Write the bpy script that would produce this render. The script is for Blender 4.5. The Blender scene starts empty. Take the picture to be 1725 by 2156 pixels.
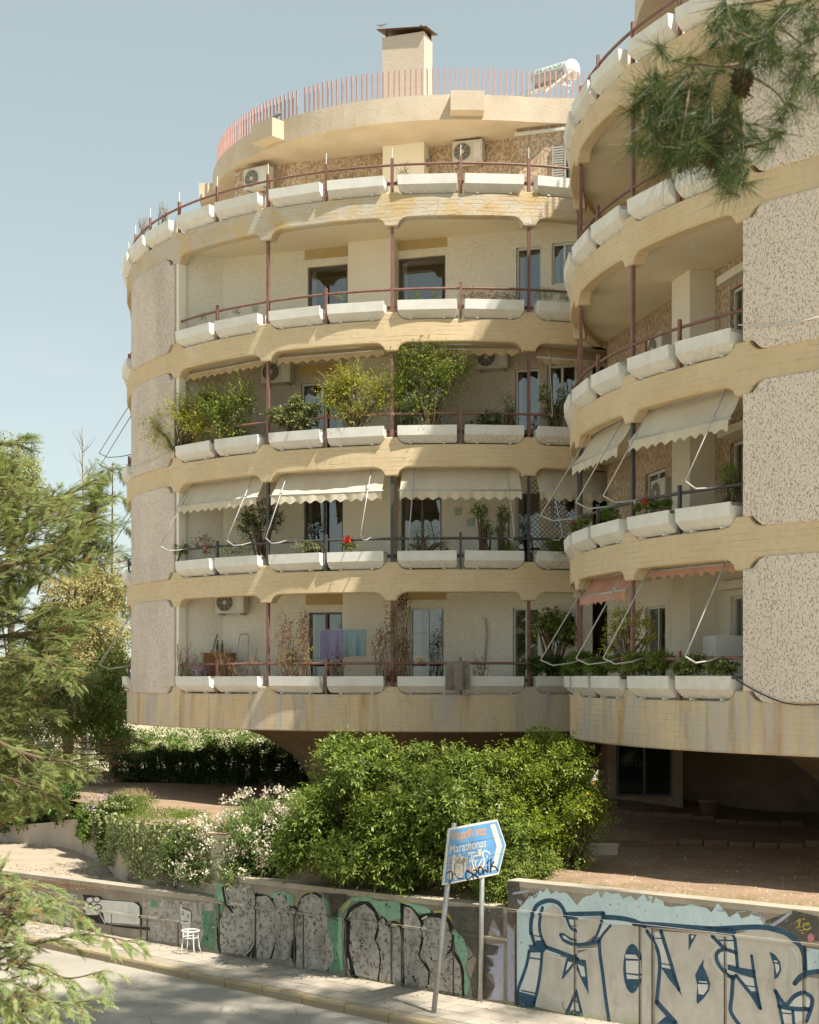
import bpy, math, random
import numpy as np
from mathutils import Vector, Matrix
from mathutils.geometry import tessellate_polygon

# ------------------------------------------------------------------ camera, sky, sun
SC = bpy.context.scene
COL = SC.collection
F, HY, ZC = 3076.6, 1426.3, 5.7          # focal length and horizon in 1725-px units, eye height
cam_d = bpy.data.cameras.new('camera'); cam = bpy.data.objects.new('camera', cam_d); COL.objects.link(cam)
cam.location = (0, 0, ZC); cam.rotation_euler = (math.radians(90), 0, 0)
cam_d.sensor_fit = 'HORIZONTAL'; cam_d.sensor_width = 36; cam_d.lens = F / 1725 * 36
cam_d.shift_y = (HY - 1078.2) / 1725; cam_d.clip_start = .1; cam_d.clip_end = 3000
cam_d.dof.use_dof = True; cam_d.dof.focus_distance = 33; cam_d.dof.aperture_fstop = 8
SC.camera = cam
SUN_AZ, SUN_EL = math.radians(50), math.radians(58)      # to the right of the viewing axis, behind the camera
SUN = Vector((math.sin(SUN_AZ) * math.cos(SUN_EL), -math.cos(SUN_AZ) * math.cos(SUN_EL), math.sin(SUN_EL)))
w = bpy.data.worlds.new('World'); SC.world = w; w.use_nodes = True
nt = w.node_tree; bg = nt.nodes['Background']
sky = nt.nodes.new('ShaderNodeTexSky'); sky.sky_type = 'NISHITA'; sky.sun_disc = False
sky.sun_elevation = SUN_EL; sky.sun_rotation = math.atan2(SUN.x, SUN.y)
sky.altitude = 100; sky.air_density = 1.0; sky.dust_density = .7; sky.ozone_density = 1.4
hsv = nt.nodes.new('ShaderNodeHueSaturation'); hsv.inputs['Saturation'].default_value = .41
tint = nt.nodes.new('ShaderNodeMix'); tint.data_type = 'RGBA'; tint.blend_type = 'MULTIPLY'; tint.inputs[0].default_value = 1; tint.inputs[7].default_value = (.99, 1.08, .94, 1)
nt.links.new(sky.outputs[0], tint.inputs[6]); nt.links.new(tint.outputs[2], hsv.inputs['Color'])
# faint cirrus veil over the whole sky
tc = nt.nodes.new('ShaderNodeTexCoord'); mp = nt.nodes.new('ShaderNodeMapping'); mp.inputs['Scale'].default_value = (1.2, 1.2, 5.5)
nz = nt.nodes.new('ShaderNodeTexNoise'); nz.inputs['Scale'].default_value = 2.2; nz.inputs['Detail'].default_value = 6; nz.inputs['Roughness'].default_value = .55
cr = nt.nodes.new('ShaderNodeMapRange'); cr.inputs[1].default_value = .5; cr.inputs[2].default_value = .8; cr.inputs[3].default_value = 0; cr.inputs[4].default_value = .42
mx = nt.nodes.new('ShaderNodeMix'); mx.data_type = 'RGBA'; mx.inputs[7].default_value = (3.4, 3.7, 3.75, 1)
nt.links.new(tc.outputs['Generated'], mp.inputs[0]); nt.links.new(mp.outputs[0], nz.inputs[0]); nt.links.new(nz.outputs[0], cr.inputs[0])
veil = nt.nodes.new('ShaderNodeMix'); veil.data_type = 'RGBA'; veil.inputs[0].default_value = .6; veil.inputs[7].default_value = (1.44, 1.86, 1.80, 1)      # thin even summer haze
nt.links.new(hsv.outputs[0], veil.inputs[6]); nt.links.new(cr.outputs[0], mx.inputs[0]); nt.links.new(veil.outputs[2], mx.inputs[6]); nt.links.new(mx.outputs[2], bg.inputs[0])
bg.inputs['Strength'].default_value = .064
sl = bpy.data.lights.new('sun', 'SUN'); sl.energy = 2.3; sl.angle = math.radians(1.0); sl.color = (1, .935, .81)
so = bpy.data.objects.new('sun', sl); COL.objects.link(so); so.rotation_euler = (-SUN).to_track_quat('-Z', 'Y').to_euler(); so.location = (20, -20, 40)
vs = SC.view_settings; vs.view_transform = 'Standard'; vs.look = 'None'; vs.exposure = 1.95; vs.gamma = 1; vs.use_curve_mapping = False
SC.cycles.use_denoising = True; SC.cycles.max_bounces = 8; SC.cycles.transparent_max_bounces = 8; SC.cycles.diffuse_bounces = 5
SC.cycles.caustics_reflective = False; SC.cycles.caustics_refractive = False

rnd = random.Random(7)
RNG = np.random.default_rng(11)

# ------------------------------------------------------------------ helpers
def P(u, v, d):
    return Vector(((u - 862.5) / F * d, d, ZC + (HY - v) / F * d))

def tag(o, label=None, cat=None, group=None, kind=None):
    if label: o['label'] = label
    if cat: o['category'] = cat
    if group: o['group'] = group
    if kind: o['kind'] = kind
    return o

def empty(name, loc=(0, 0, 0), rz=0, parent=None):
    o = bpy.data.objects.new(name, None); o.empty_display_size = .2; COL.objects.link(o)
    o.location = loc; o.rotation_euler = (0, 0, rz); o.parent = parent
    return o

def thing(name, label, cat, loc=(0, 0, 0), rz=0, group=None):
    return tag(empty(name, loc, rz), label, cat, group)

class MB:
    def __init__(s): s.v = []; s.f = []
    def add(s, vs, fs):
        o = len(s.v); s.v += [tuple(p) for p in vs]; s.f += [tuple(i + o for i in f) for f in fs]
    def quad(s, a, b, c, d): s.add([a, b, c, d], [(0, 1, 2, 3)])
    def box(s, c, sx, sy, sz, rz=0, m=None):
        pts = [Vector((x * sx / 2, y * sy / 2, z * sz / 2)) for z in (-1, 1) for y in (-1, 1) for x in (-1, 1)]
        if m is None: m = Matrix.Rotation(rz, 4, 'Z')
        pts = [m @ p + Vector(c) for p in pts]
        s.add(pts, [(0, 2, 3, 1), (4, 5, 7, 6), (0, 1, 5, 4), (2, 6, 7, 3), (0, 4, 6, 2), (1, 3, 7, 5)])
    def frame_box(s, o, ex, ey, ez, x0, x1, y0, y1, z0, z1):
        """box in an arbitrary orthonormal frame"""
        pts = [o + ex * x + ey * y + ez * z for z in (z0, z1) for y in (y0, y1) for x in (x0, x1)]
        s.add(pts, [(0, 2, 3, 1), (4, 5, 7, 6), (0, 1, 5, 4), (2, 6, 7, 3), (0, 4, 6, 2), (1, 3, 7, 5)])
    def tube(s, path, r, n=8, cap=True):
        path = [Vector(p) for p in path]; rs = r if isinstance(r, (list, tuple)) else [r] * len(path)
        rings = []; up = None
        for i, p in enumerate(path):
            d = (path[min(i + 1, len(path) - 1)] - path[max(i - 1, 0)]).normalized()
            if up is None:
                up = Vector((0, 0, 1)) if abs(d.z) < .9 else Vector((1, 0, 0))
            a = d.cross(up).normalized(); b = a.cross(d).normalized(); up = b
            rings.append([p + (a * math.cos(2 * math.pi * j / n) + b * math.sin(2 * math.pi * j / n)) * rs[i] for j in range(n)])
        vs = [q for r_ in rings for q in r_]; fs = []
        for i in range(len(path) - 1):
            for j in range(n):
                k = (j + 1) % n; fs.append((i * n + j, i * n + k, (i + 1) * n + k, (i + 1) * n + j))
        if cap: fs.append(tuple(range(n))[::-1]); fs.append(tuple((len(path) - 1) * n + j for j in range(n)))
        s.add(vs, fs)
    def lathe(s, c, prof, n=16, m=None):
        m = m or Matrix.Identity(4); vs = []; fs = []
        for r, z in prof:
            for j in range(n):
                a = 2 * math.pi * j / n; vs.append(m @ Vector((r * math.cos(a), r * math.sin(a), z)) + Vector(c))
        for i in range(len(prof) - 1):
            for j in range(n):
                k = (j + 1) % n; fs.append((i * n + j, i * n + k, (i + 1) * n + k, (i + 1) * n + j))
        if prof[0][0] > 1e-4: fs.append(tuple(range(n))[::-1])
        if prof[-1][0] > 1e-4: fs.append(tuple((len(prof) - 1) * n + j for j in range(n)))
        s.add(vs, fs)
    def prism(s, poly, z0, z1):
        n = len(poly); vs = [(p[0], p[1], z0) for p in poly] + [(p[0], p[1], z1) for p in poly]
        fs = [tuple(range(n))[::-1], tuple(range(n, 2 * n))] + [(i, (i + 1) % n, n + (i + 1) % n, n + i) for i in range(n)]
        s.add(vs, fs)
    def build(s, name, mat, parent=None, smooth=False, kind=None, loc=None):
        me = bpy.data.meshes.new(name); me.from_pydata(s.v, [], s.f); me.update()
        if smooth: me.polygons.foreach_set('use_smooth', [True] * len(me.polygons))
        me.materials.append(mat); o = bpy.data.objects.new(name, me); COL.objects.link(o)
        o.parent = parent
        if parent is not None: o.matrix_parent_inverse = PINV.get(parent.name, Matrix.Identity(4))
        if kind: o['kind'] = kind
        if loc is not None: o.location = loc
        return o
PINV = {}
def world_children(e):
    """parts of this thing are modelled in world coordinates"""
    PINV[e.name] = (Matrix.Translation(e.location) @ e.rotation_euler.to_matrix().to_4x4()).inverted(); return e

def copy_tree(o, parent=None):
    c = o.copy(); COL.objects.link(c); c.parent = parent
    for ch in list(o.children): copy_tree(ch, c)
    return c

def np_mesh(name, verts, faces, mat, parent=None, attr=None, smooth=False):
    """fast mesh from arrays; faces (n,k); attr = per-vertex float 'r'"""
    verts = np.asarray(verts, np.float32); faces = np.asarray(faces, np.int32); k = faces.shape[1]
    me = bpy.data.meshes.new(name); me.vertices.add(len(verts)); me.vertices.foreach_set('co', verts.ravel())
    me.loops.add(faces.size); me.loops.foreach_set('vertex_index', faces.ravel())
    me.polygons.add(len(faces)); me.polygons.foreach_set('loop_start', np.arange(0, faces.size, k, dtype=np.int32))
    try: me.polygons.foreach_set('loop_total', np.full(len(faces), k, np.int32))
    except Exception: pass
    if attr is not None:
        a = me.attributes.new('r', 'FLOAT', 'POINT'); a.data.foreach_set('value', np.asarray(attr, np.float32))
    if smooth: me.polygons.foreach_set('use_smooth', np.ones(len(faces), bool))
    me.update(calc_edges=True); me.validate()
    me.materials.append(mat); o = bpy.data.objects.new(name, me); COL.objects.link(o); o.parent = parent
    if parent is not None: o.matrix_parent_inverse = PINV.get(parent.name, Matrix.Identity(4))
    return o

# ------------------------------------------------------------------ materials
class N:
    def __init__(s, name):
        s.m = bpy.data.materials.new(name); s.m.use_nodes = True; s.t = s.m.node_tree; s.b = s.t.nodes['Principled BSDF']
        s.co = None
    def node(s, kind, **kw):
        n = s.t.nodes.new(kind)
        for k, v in kw.items(): setattr(n, k, v)
        return n
    def link(s, a, b): s.t.links.new(a, b)
    def coord(s, scale=(1, 1, 1)):
        t = s.node('ShaderNodeTexCoord'); m = s.node('ShaderNodeMapping'); m.inputs['Scale'].default_value = scale
        s.link(t.outputs['Object'], m.inputs[0]); return m.outputs[0]
    def noise(s, scale, detail=4, rough=.55, sc=(1, 1, 1), dist=0):
        n = s.node('ShaderNodeTexNoise'); n.inputs['Scale'].default_value = scale; n.inputs['Detail'].default_value = detail
        n.inputs['Roughness'].default_value = rough; n.inputs['Distortion'].default_value = dist
        s.link(s.coord(sc), n.inputs['Vector']); return n.outputs['Fac']
    def ramp(s, x, lo, hi, a=0., b=1.):
        r = s.node('ShaderNodeMapRange'); s.link(x, r.inputs[0])
        for i, q in enumerate((lo, hi, a, b)): r.inputs[i + 1].default_value = q
        return r.outputs[0]
    def mix(s, f, a, b, blend='MIX'):
        n = s.node('ShaderNodeMix', data_type='RGBA', blend_type=blend)
        for i, q in ((0, f), (6, a), (7, b)):
            if hasattr(q, 'is_output'): s.link(q, n.inputs[i])
            elif i == 0: n.inputs[0].default_value = q
            else: n.inputs[i].default_value = (*q, 1)
        return n.outputs[2]
    def math(s, op, a, b=0.):
        n = s.node('ShaderNodeMath', operation=op)
        for i, q in ((0, a), (1, b)):
            if hasattr(q, 'is_output'): s.link(q, n.inputs[i])
            else: n.inputs[i].default_value = q
        return n.outputs[0]
    def attr(s, name='r'):
        n = s.node('ShaderNodeAttribute'); n.attribute_name = name; return n.outputs['Fac']
    def rand(s): return s.node('ShaderNodeObjectInfo').outputs['Random']
    def sepz(s):
        t = s.node('ShaderNodeTexCoord'); x = s.node('ShaderNodeSeparateXYZ'); s.link(t.outputs['Object'], x.inputs[0]); return x.outputs
    def bump(s, h, strength=.5, dist=.02):
        n = s.node('ShaderNodeBump'); n.inputs['Strength'].default_value = strength; n.inputs['Distance'].default_value = dist
        s.link(h, n.inputs['Height']); s.link(n.outputs[0], s.b.inputs['Normal'])
    def out(s, col=None, rough=.8, spec=.3, metal=0, alpha=None):
        if col is not None:
            if hasattr(col, 'is_output'): s.link(col, s.b.inputs['Base Color'])
            else: s.b.inputs['Base Color'].default_value = (*col, 1)
        if hasattr(rough, 'is_output'): s.link(rough, s.b.inputs['Roughness'])
        else: s.b.inputs['Roughness'].default_value = rough
        s.b.inputs['Specular IOR Level'].default_value = spec; s.b.inputs['Metallic'].default_value = metal
        if alpha is not None: s.link(alpha, s.b.inputs['Alpha'])
        return s.m

def simple(name, a, b=None, scale=6., rough=.7, spec=.3, bump=0., bscale=60., bdist=.01, metal=0, streak=False):
    n = N(name); b = b or tuple(x * .8 for x in a)
    f = n.ramp(n.noise(scale, 5, .6, (1, 1, .18) if streak else (1, 1, 1)), .35, .68)
    c = n.mix(f, a, b)
    if bump: n.bump(n.noise(bscale, 3), bump, bdist)
    return n.out(c, rough, spec, metal)

def band_mat(name, heavy):
    n = N(name); xyz = n.sepz()
    base = n.mix(n.ramp(n.noise(.9, 5), .35, .65), (.675, .545, .365), (.62, .48, .30))
    base = n.mix(n.ramp(n.noise(7, 4, .6), .45, .75, 0, .35), base, (.48, .37, .23))
    # board marks of the formwork: fine lines, broken up
    zz = n.math('ADD', n.math('MULTIPLY', xyz[2], 9.5), n.math('MULTIPLY', n.noise(1.1, 2), .55))
    fr = n.math('FRACT', zz); line = n.ramp(fr, .0, .1, 1, 0)
    line = n.math('MULTIPLY', line, n.ramp(n.noise(1.7, 3, .6, (1, 1, 6)), .46, .6))
    base = n.mix(n.math('MULTIPLY', line, .75), base, (.30, .20, .10))
    # weathering: grey washed streaks running down, rust, peeled white patches
    st = n.ramp(n.noise(2.4, 6, .6, (1, 1, .06)), .40 if heavy else .56, .56 if heavy else .72, 0, .9 if heavy else .45)
    st = n.math('MULTIPLY', st, n.ramp(n.noise(.42, 4), .42 if heavy else .45, .52 if heavy else .6))
    base = n.mix(st, base, (.50, .455, .40))
    rs = n.ramp(n.noise(1.4, 6, .7, (1, 1, .1)), .55 if heavy else .62, .70 if heavy else .78, 0, .75 if heavy else .35)
    base = n.mix(rs, base, (.46, .26, .09))
    if heavy:
        dk = n.ramp(n.noise(3.7, 6, .65, (1, 1, .12)), .53, .7, 0, .65); base = n.mix(dk, base, (.30, .25, .19))
    pl = n.ramp(n.noise(2.6, 7, .7, (1, 1, 2)), .66, .68, 0, .75)
    base = n.mix(pl, base, (.60, .57, .52))
    h = n.math('ADD', n.math('MULTIPLY', line, -1.), n.math('MULTIPLY', n.noise(30, 4), .6))
    n.bump(h, .45, .012)
    return n.out(base, .85, .2)

def top_band_mat():
    n = N('weathered_top_band'); xyz = n.sepz()
    base = n.mix(n.ramp(n.noise(1.1, 5), .35, .65), (.60, .47, .28), (.52, .38, .2))
    gr = n.ramp(n.noise(1.3, 7, .68, (1, 1, 1.4)), .42, .58, 0, .9)
    base = n.mix(gr, base, (.55, .50, .43))
    zz = n.math('ADD', n.math('MULTIPLY', xyz[2], 11.), n.math('MULTIPLY', n.noise(1.2, 2), .8))
    line = n.math('MULTIPLY', n.ramp(n.math('FRACT', zz), 0, .12, 1, 0), n.ramp(n.noise(2, 3, .6, (1, 1, 5)), .4, .55))
    base = n.mix(n.math('MULTIPLY', line, .55), base, (.32, .23, .13))
    v = n.node('ShaderNodeTexVoronoi', feature='DISTANCE_TO_EDGE'); v.inputs['Scale'].default_value = 2.4
    n.link(n.coord((1, 1, 1.6)), v.inputs['Vector'])
    ck = n.math('MULTIPLY', n.ramp(v.outputs['Distance'], 0, .02, 1, 0), n.ramp(n.noise(.9, 3), .5, .6))
    base = n.mix(n.math('MULTIPLY', ck, .7), base, (.2, .15, .1))
    n.bump(n.math('ADD', n.math('MULTIPLY', line, -1.), n.math('ADD', n.math('MULTIPLY', gr, -.8), n.noise(25, 4))), .5, .014)
    return n.out(base, .9, .2)

def stucco_mat(name, hi, lo, scale, thr, dist, strong=1., streak=.35, dirt=(.30, .25, .2)):
    n = N(name)
    v = n.noise(scale, 4, .68, (1, 1, .62), .35)
    f = n.ramp(v, thr - .07, thr + .07)
    c = n.mix(f, lo, hi)
    big = n.ramp(n.noise(.55, 5, .6, (1, 1, .45)), .42, .68, 0, streak)
    c = n.mix(big, c, dirt)
    n.bump(n.math('ADD', f, n.math('MULTIPLY', n.noise(scale * 2.6, 3), .5)), strong, dist)
    return n.out(c, .92, .15)

def leaf_mat(name, a, b, c=None, trans=.35, rough=.5, spec=.35):
    n = N(name); r = n.attr()
    col = n.mix(n.ramp(r, 0, 1 if c is None else .72), a, b)
    if c is not None: col = n.mix(n.ramp(r, .74, .96), col, c)
    n.out(col, rough, spec)
    tr = n.node('ShaderNodeBsdfTranslucent'); n.link(n.mix(.35, col, (.30, .34, .03)), tr.inputs[0])
    ms = n.node('ShaderNodeMixShader'); ms.inputs[0].default_value = trans
    n.link(n.b.outputs[0], ms.inputs[1]); n.link(tr.outputs[0], ms.inputs[2])
    n.link(ms.outputs[0], n.t.nodes['Material Output'].inputs[0]); return n.m

def peel_mat(name, a, b, chip=.6, rough=.75, grime=(.2, .17, .13), g=.5):
    """spray paint: slightly uneven, dusty, flaking off in chips"""
    n = N(name); c = n.mix(n.ramp(n.noise(5, 5, .6), .35, .65), a, b)
    c = n.mix(n.ramp(n.noise(3, 6, .7, (1, 1, .3)), .5, .78, 0, g), c, grime)
    al = n.ramp(n.noise(11, 8, .72), chip, chip + .03, 1, 0)
    return n.out(c, rough, .25, 0, al)

def glass_mat(name):
    n = N(name); g = n.node('ShaderNodeBsdfGlossy'); g.inputs['Roughness'].default_value = .015; g.inputs['Color'].default_value = (.93, .96, .95, 1)
    t = n.node('ShaderNodeBsdfTransparent'); t.inputs[0].default_value = (.80, .84, .82, 1); f = n.node('ShaderNodeFresnel'); f.inputs[0].default_value = 1.55
    b_ = n.node('ShaderNodeBump'); b_.inputs['Strength'].default_value = .04; b_.inputs['Distance'].default_value = .03; n.link(n.noise(1.1, 2), b_.inputs['Height']); n.link(b_.outputs[0], g.inputs['Normal'])
    ms = n.node('ShaderNodeMixShader'); n.link(n.math('ADD', n.math('MULTIPLY', f.outputs[0], 1.6), .10), ms.inputs[0]); n.link(t.outputs[0], ms.inputs[1]); n.link(g.outputs[0], ms.inputs[2])
    n.link(ms.outputs[0], n.t.nodes['Material Output'].inputs[0]); return n.m

M = {}
M['band'] = band_mat('ochre_board_marked_concrete', False)
M['band_low'] = band_mat('stained_ochre_concrete', True)
M['band_top'] = top_band_mat()
M['roof'] = simple('cream_roof_concrete', (.60, .52, .42), (.52, .43, .32), 1.1, .85, .2, .4, 14, .02)
M['ceiling'] = simple('cream_ceiling_paint', (.80, .71, .54), (.74, .65, .48), .7, .8, .2)
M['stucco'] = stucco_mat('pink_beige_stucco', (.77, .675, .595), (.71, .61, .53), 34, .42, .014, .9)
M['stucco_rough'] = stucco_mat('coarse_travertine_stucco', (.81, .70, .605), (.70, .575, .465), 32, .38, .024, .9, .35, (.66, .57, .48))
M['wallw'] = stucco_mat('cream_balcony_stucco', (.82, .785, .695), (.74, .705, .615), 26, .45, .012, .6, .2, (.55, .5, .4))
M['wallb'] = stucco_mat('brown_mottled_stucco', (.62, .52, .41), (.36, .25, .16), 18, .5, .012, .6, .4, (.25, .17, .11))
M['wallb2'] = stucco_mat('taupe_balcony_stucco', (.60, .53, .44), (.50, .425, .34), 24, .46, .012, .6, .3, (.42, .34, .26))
M['pillar'] = simple('cream_smooth_plaster', (.82, .775, .67), (.77, .725, .62), .8, .8, .2)
M['lintel'] = simple('ochre_lintel_paint', (.50, .38, .19), (.46, .34, .17), 1, .8)
M['brown'] = simple('oxide_brown_metal', (.25, .13, .105), (.18, .085, .068), 6, .55, .4, .1, 40)
M['rose'] = simple('faded_rose_metal', (.46, .28, .255), (.38, .22, .195), 4, .6, .4)
M['slate'] = simple('charcoal_metal', (.055, .055, .058), (.08, .075, .075), 6, .5, .4)
def planter_mat(name, stain):
    n = N(name); t = n.node('ShaderNodeTexCoord'); r = n.rand(); v = n.node('ShaderNodeVectorMath', operation='ADD'); cb = n.node('ShaderNodeCombineXYZ')
    n.link(n.math('MULTIPLY', r, 37.), cb.inputs[0]); n.link(n.math('MULTIPLY', r, 11.), cb.inputs[1]); n.link(t.outputs['Object'], v.inputs[0]); n.link(cb.outputs[0], v.inputs[1])
    def nz(sc, det, rg, s3):
        m_ = n.node('ShaderNodeMapping'); m_.inputs['Scale'].default_value = s3; n.link(v.outputs[0], m_.inputs[0]); q = n.node('ShaderNodeTexNoise'); q.inputs['Scale'].default_value = sc; q.inputs['Detail'].default_value = det; q.inputs['Roughness'].default_value = rg; n.link(m_.outputs[0], q.inputs['Vector']); return q.outputs['Fac']
    z = n.sepz()[2]; c = n.mix(n.ramp(nz(2.6, 5, .6, (1, 1, 1)), .35, .65), (.78, .77, .74), (.69, .675, .64))
    f = n.math('MULTIPLY', n.ramp(nz(15, 6, .7, (1, 1, .06)), .42, .66), n.ramp(z, .02, .30, .75 * stain, .08 * stain)); f = n.math('MULTIPLY', f, n.ramp(r, 0, 1, .35, 1.15)); c = n.mix(f, c, (.42, .34, .24))
    c = n.mix(n.math('MULTIPLY', n.ramp(nz(5, 6, .7, (1, 1, 1)), .60, .72), .35 * stain), c, (.5, .45, .38))
    c = n.mix(n.math('MULTIPLY', n.ramp(nz(9, 7, .75, (1, 1, 1)), .67, .69), .8), c, (.40, .38, .35))
    n.bump(nz(26, 5, .65, (1, 1, 1)), .09, .012); return n.out(c, .8, .25)
M['planter'] = planter_mat('white_painted_concrete', .38)
def stained():
    n = N('stained_white_concrete'); z = n.sepz()
    c = n.mix(n.ramp(n.noise(2.4, 4), .35, .65), (.68, .66, .60), (.60, .57, .5))
    f = n.math('MULTIPLY', n.ramp(n.noise(16, 5, .7, (1, 1, .06)), .4, .62), n.ramp(z[2], .06, .26, .85, 0))
    c = n.mix(f, c, (.30, .23, .14)); n.bump(n.noise(30, 3), .15, .01); return n.out(c, .8, .25)
M['planter_stained'] = planter_mat('stained_white_concrete', 1.1)
M['soil'] = simple('planter_soil', (.10, .065, .04), (.06, .04, .025), 20, .95, .1, .8, 60)
M['alu'] = simple('white_window_frame', (.66, .66, .64), (.58, .58, .55), 3, .45, .4)
M['bronze'] = simple('bronze_window_frame', (.12, .095, .075), (.09, .07, .055), 3, .4, .5)
M['glass'] = glass_mat('window_glass')
M['shutter'] = simple('brown_roller_shutter', (.26, .15, .105), (.22, .12, .08), 5, .6)
M['greyshutter'] = simple('grey_shutter', (.42, .40, .37), (.36, .34, .31), 5, .6)
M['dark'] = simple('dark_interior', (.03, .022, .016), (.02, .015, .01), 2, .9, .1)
M['steel'] = simple('galvanised_steel', (.46, .46, .45), (.36, .36, .35), 9, .42, .5, 0, 60, .01, .55)
M['armgrey'] = simple('painted_awning_arm', (.46, .45, .43), (.38, .37, .35), 4, .5, .4)
M['white'] = simple('white_enamel', (.74, .74, .72), (.68, .68, .65), 3, .4, .5)
M['cable_w'] = simple('white_cable', (.7, .68, .63), None, 3, .6)
M['black'] = simple('black_plastic', (.02, .02, .02), (.03, .03, .03), 5, .5)
# ------------------------------------------------------------------ street, walls: common frame along the graffiti wall
W0 = Vector((1.9625, 25.0)); WT = Vector((-.797, .605)).normalized(); WN = Vector((-.605, -.797)).normalized()
def wp(t, n, z): q = W0 + WT * t + WN * n; return Vector((q.x, q.y, z))
def zs(t): return .05 + .012 * max(0., t)
def on_wall(u, v, off=0.):
    k = (u - 862.5) / F; d = (W0.dot(WN) + off) / Vector((k, 1)).dot(WN); p = Vector((k * d, d))
    return (p - W0).dot(WT), ZC + (HY - v) / F * d

# ------------------------------------------------------------------ the two round apartment buildings
MAINB = dict(c=Vector((1.258, 45.106)), R=9.806, t0=-.174, dl=.172, nth=-.3006, nd=7.44)
SIDEB = dict(c=Vector((13.74, 31.726)), R=10.195, t0=-1.207, dl=.155, nth=-1.356, nd=7.81)
LTOP = [ZC - .42 + 3.03 * i for i in range(5)]                  # normal top of each balcony band
LBOT = [ZC - 1.33] + [LTOP[i] - .55 for i in range(1, 5)]
FLOOR = [t - .10 for t in LTOP]; CEIL = [b + .12 for b in LBOT]
def th(b, k): return b['t0'] + k * b['dl']
def pol(b, t, r, z): return Vector((b['c'].x + r * math.sin(t), b['c'].y - r * math.cos(t), z))
def nrm(t): return Vector((math.sin(t), -math.cos(t), 0))
def tan(t): return Vector((math.cos(t), math.sin(t), 0))
def chord(b, s, p, z):
    """point on the balcony back wall: s along it, p in front of it"""
    q = Vector((b['c'].x, b['c'].y, 0)) + nrm(b['nth']) * (b['nd'] + p) + tan(b['nth']) * s; q.z = z; return q
def chord_hit(b, u, v, p=0.):
    r = Vector(((u - 862.5) / F, 1, (HY - v) / F)); n = nrm(b['nth']); c = Vector((b['c'].x, b['c'].y, 0))
    d = (c.dot(n) + b['nd'] + p) / r.dot(n); q = r * d; return (q - c).dot(tan(b['nth'])), q.z + ZC

def post_profile(s):
    """how far the pedestal / haunch reaches at arc distance s from a main post"""
    pts = ((0, .2), (.15, .2), (.18, .135), (.22, .085), (.28, .035), (.36, .006), (.44, 0))
    for (a, x), (c, y) in zip(pts, pts[1:]):
        if s <= c: return x + (y - x) * (s - a) / (c - a)
    return 0.
def band_samples(b, k0, k1):
    offs = [0, .15, .18, .22, .28, .36, .44]; out = set(); h = b['R'] * b['dl']
    for k in range(k0, k1 + 1):
        if k % 2 == 0:
            for o in offs:
                for sg in (-1, 1): out.add(round(k + sg * o / h, 5))
        else:
            for f in (-.6, -.4, -.2, 0, .2, .4, .6): out.add(round(k + f, 5))
    return [x for x in sorted(out) if k0 - .01 <= x <= k1 + .01]
def band(b, parent, i, k0, k1, mat, haunch=True, ped=True):
    m = MB(); R = b['R']; ks = band_samples(b, k0, k1); h = R * b['dl']; rows = []
    for k in ks:
        t = th(b, k); s = abs(k - 2 * round(k / 2)) * h; e = post_profile(s)
        zt = LTOP[i] + (e * .95 if ped else e * .35); zb = LBOT[i] - (e if haunch else 0)
        rows.append([pol(b, t, r, z) for r, z in ((R - .02, zt), (R, zt - .02), (R, zb + .025), (R - .025, zb), (R - .26, zb), (R - .26, zt))])
    vs = [p for r in rows for p in r]; fs = []
    for a in range(len(rows) - 1):
        for j in range(6): q = (j + 1) % 6; fs.append((a * 6 + j, (a + 1) * 6 + j, (a + 1) * 6 + q, a * 6 + q))
    fs.append(tuple(range(6))[::-1]); fs.append(tuple((len(rows) - 1) * 6 + j for j in range(6))); m.add(vs, fs)
    return m.build('balcony_band', mat, parent)
def disc(b, parent, name, z0, z1, r, mat, k0, k1):
    m = MB(); n = 90; t0, t1 = th(b, k0), th(b, k1)
    m.prism([pol(b, t0 + (t1 - t0) * j / n, r, 0)[:2] for j in range(n + 1)], z0, z1); return m.build(name, mat, parent)

def panel(b, parent, i, k0, k1, mat):
    """stucco infill of one bay, notched at the pedestals"""
    m = MB(); R = b['R'] + .035; h = b['R'] * b['dl']; n = 48; rows = []
    a0 = k0 + .05 / h; a1 = k1 - .05 / h
    for j in range(n + 1):
        k = a0 + (a1 - a0) * j / n; t = th(b, k); s = min(abs(k - k0), abs(k - k1)) * h
        e = post_profile(max(0, s - .12)); jit = .006 * math.sin(j * 2.7 + i)
        zb = LTOP[i] + .2 * .95 * (e / .2) - .015 + jit; zt = LBOT[i + 1] - e + .015 + jit
        rows.append([pol(b, t, r, z) for r, z in ((R - .02, zt), (R, zt - .03), (R, zb + .02), (R - .03, zb), (R - .3, zb), (R - .3, zt))])
    vs = [p for r in rows for p in r]; fs = []
    for a in range(n):
        for j in range(6): q = (j + 1) % 6; fs.append((a * 6 + j, (a + 1) * 6 + j, (a + 1) * 6 + q, a * 6 + q))
    fs.append(tuple(range(6))[::-1]); fs.append(tuple(n * 6 + j for j in range(6))); m.add(vs, fs)
    return m.build('stucco_panel', mat, parent)

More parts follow.
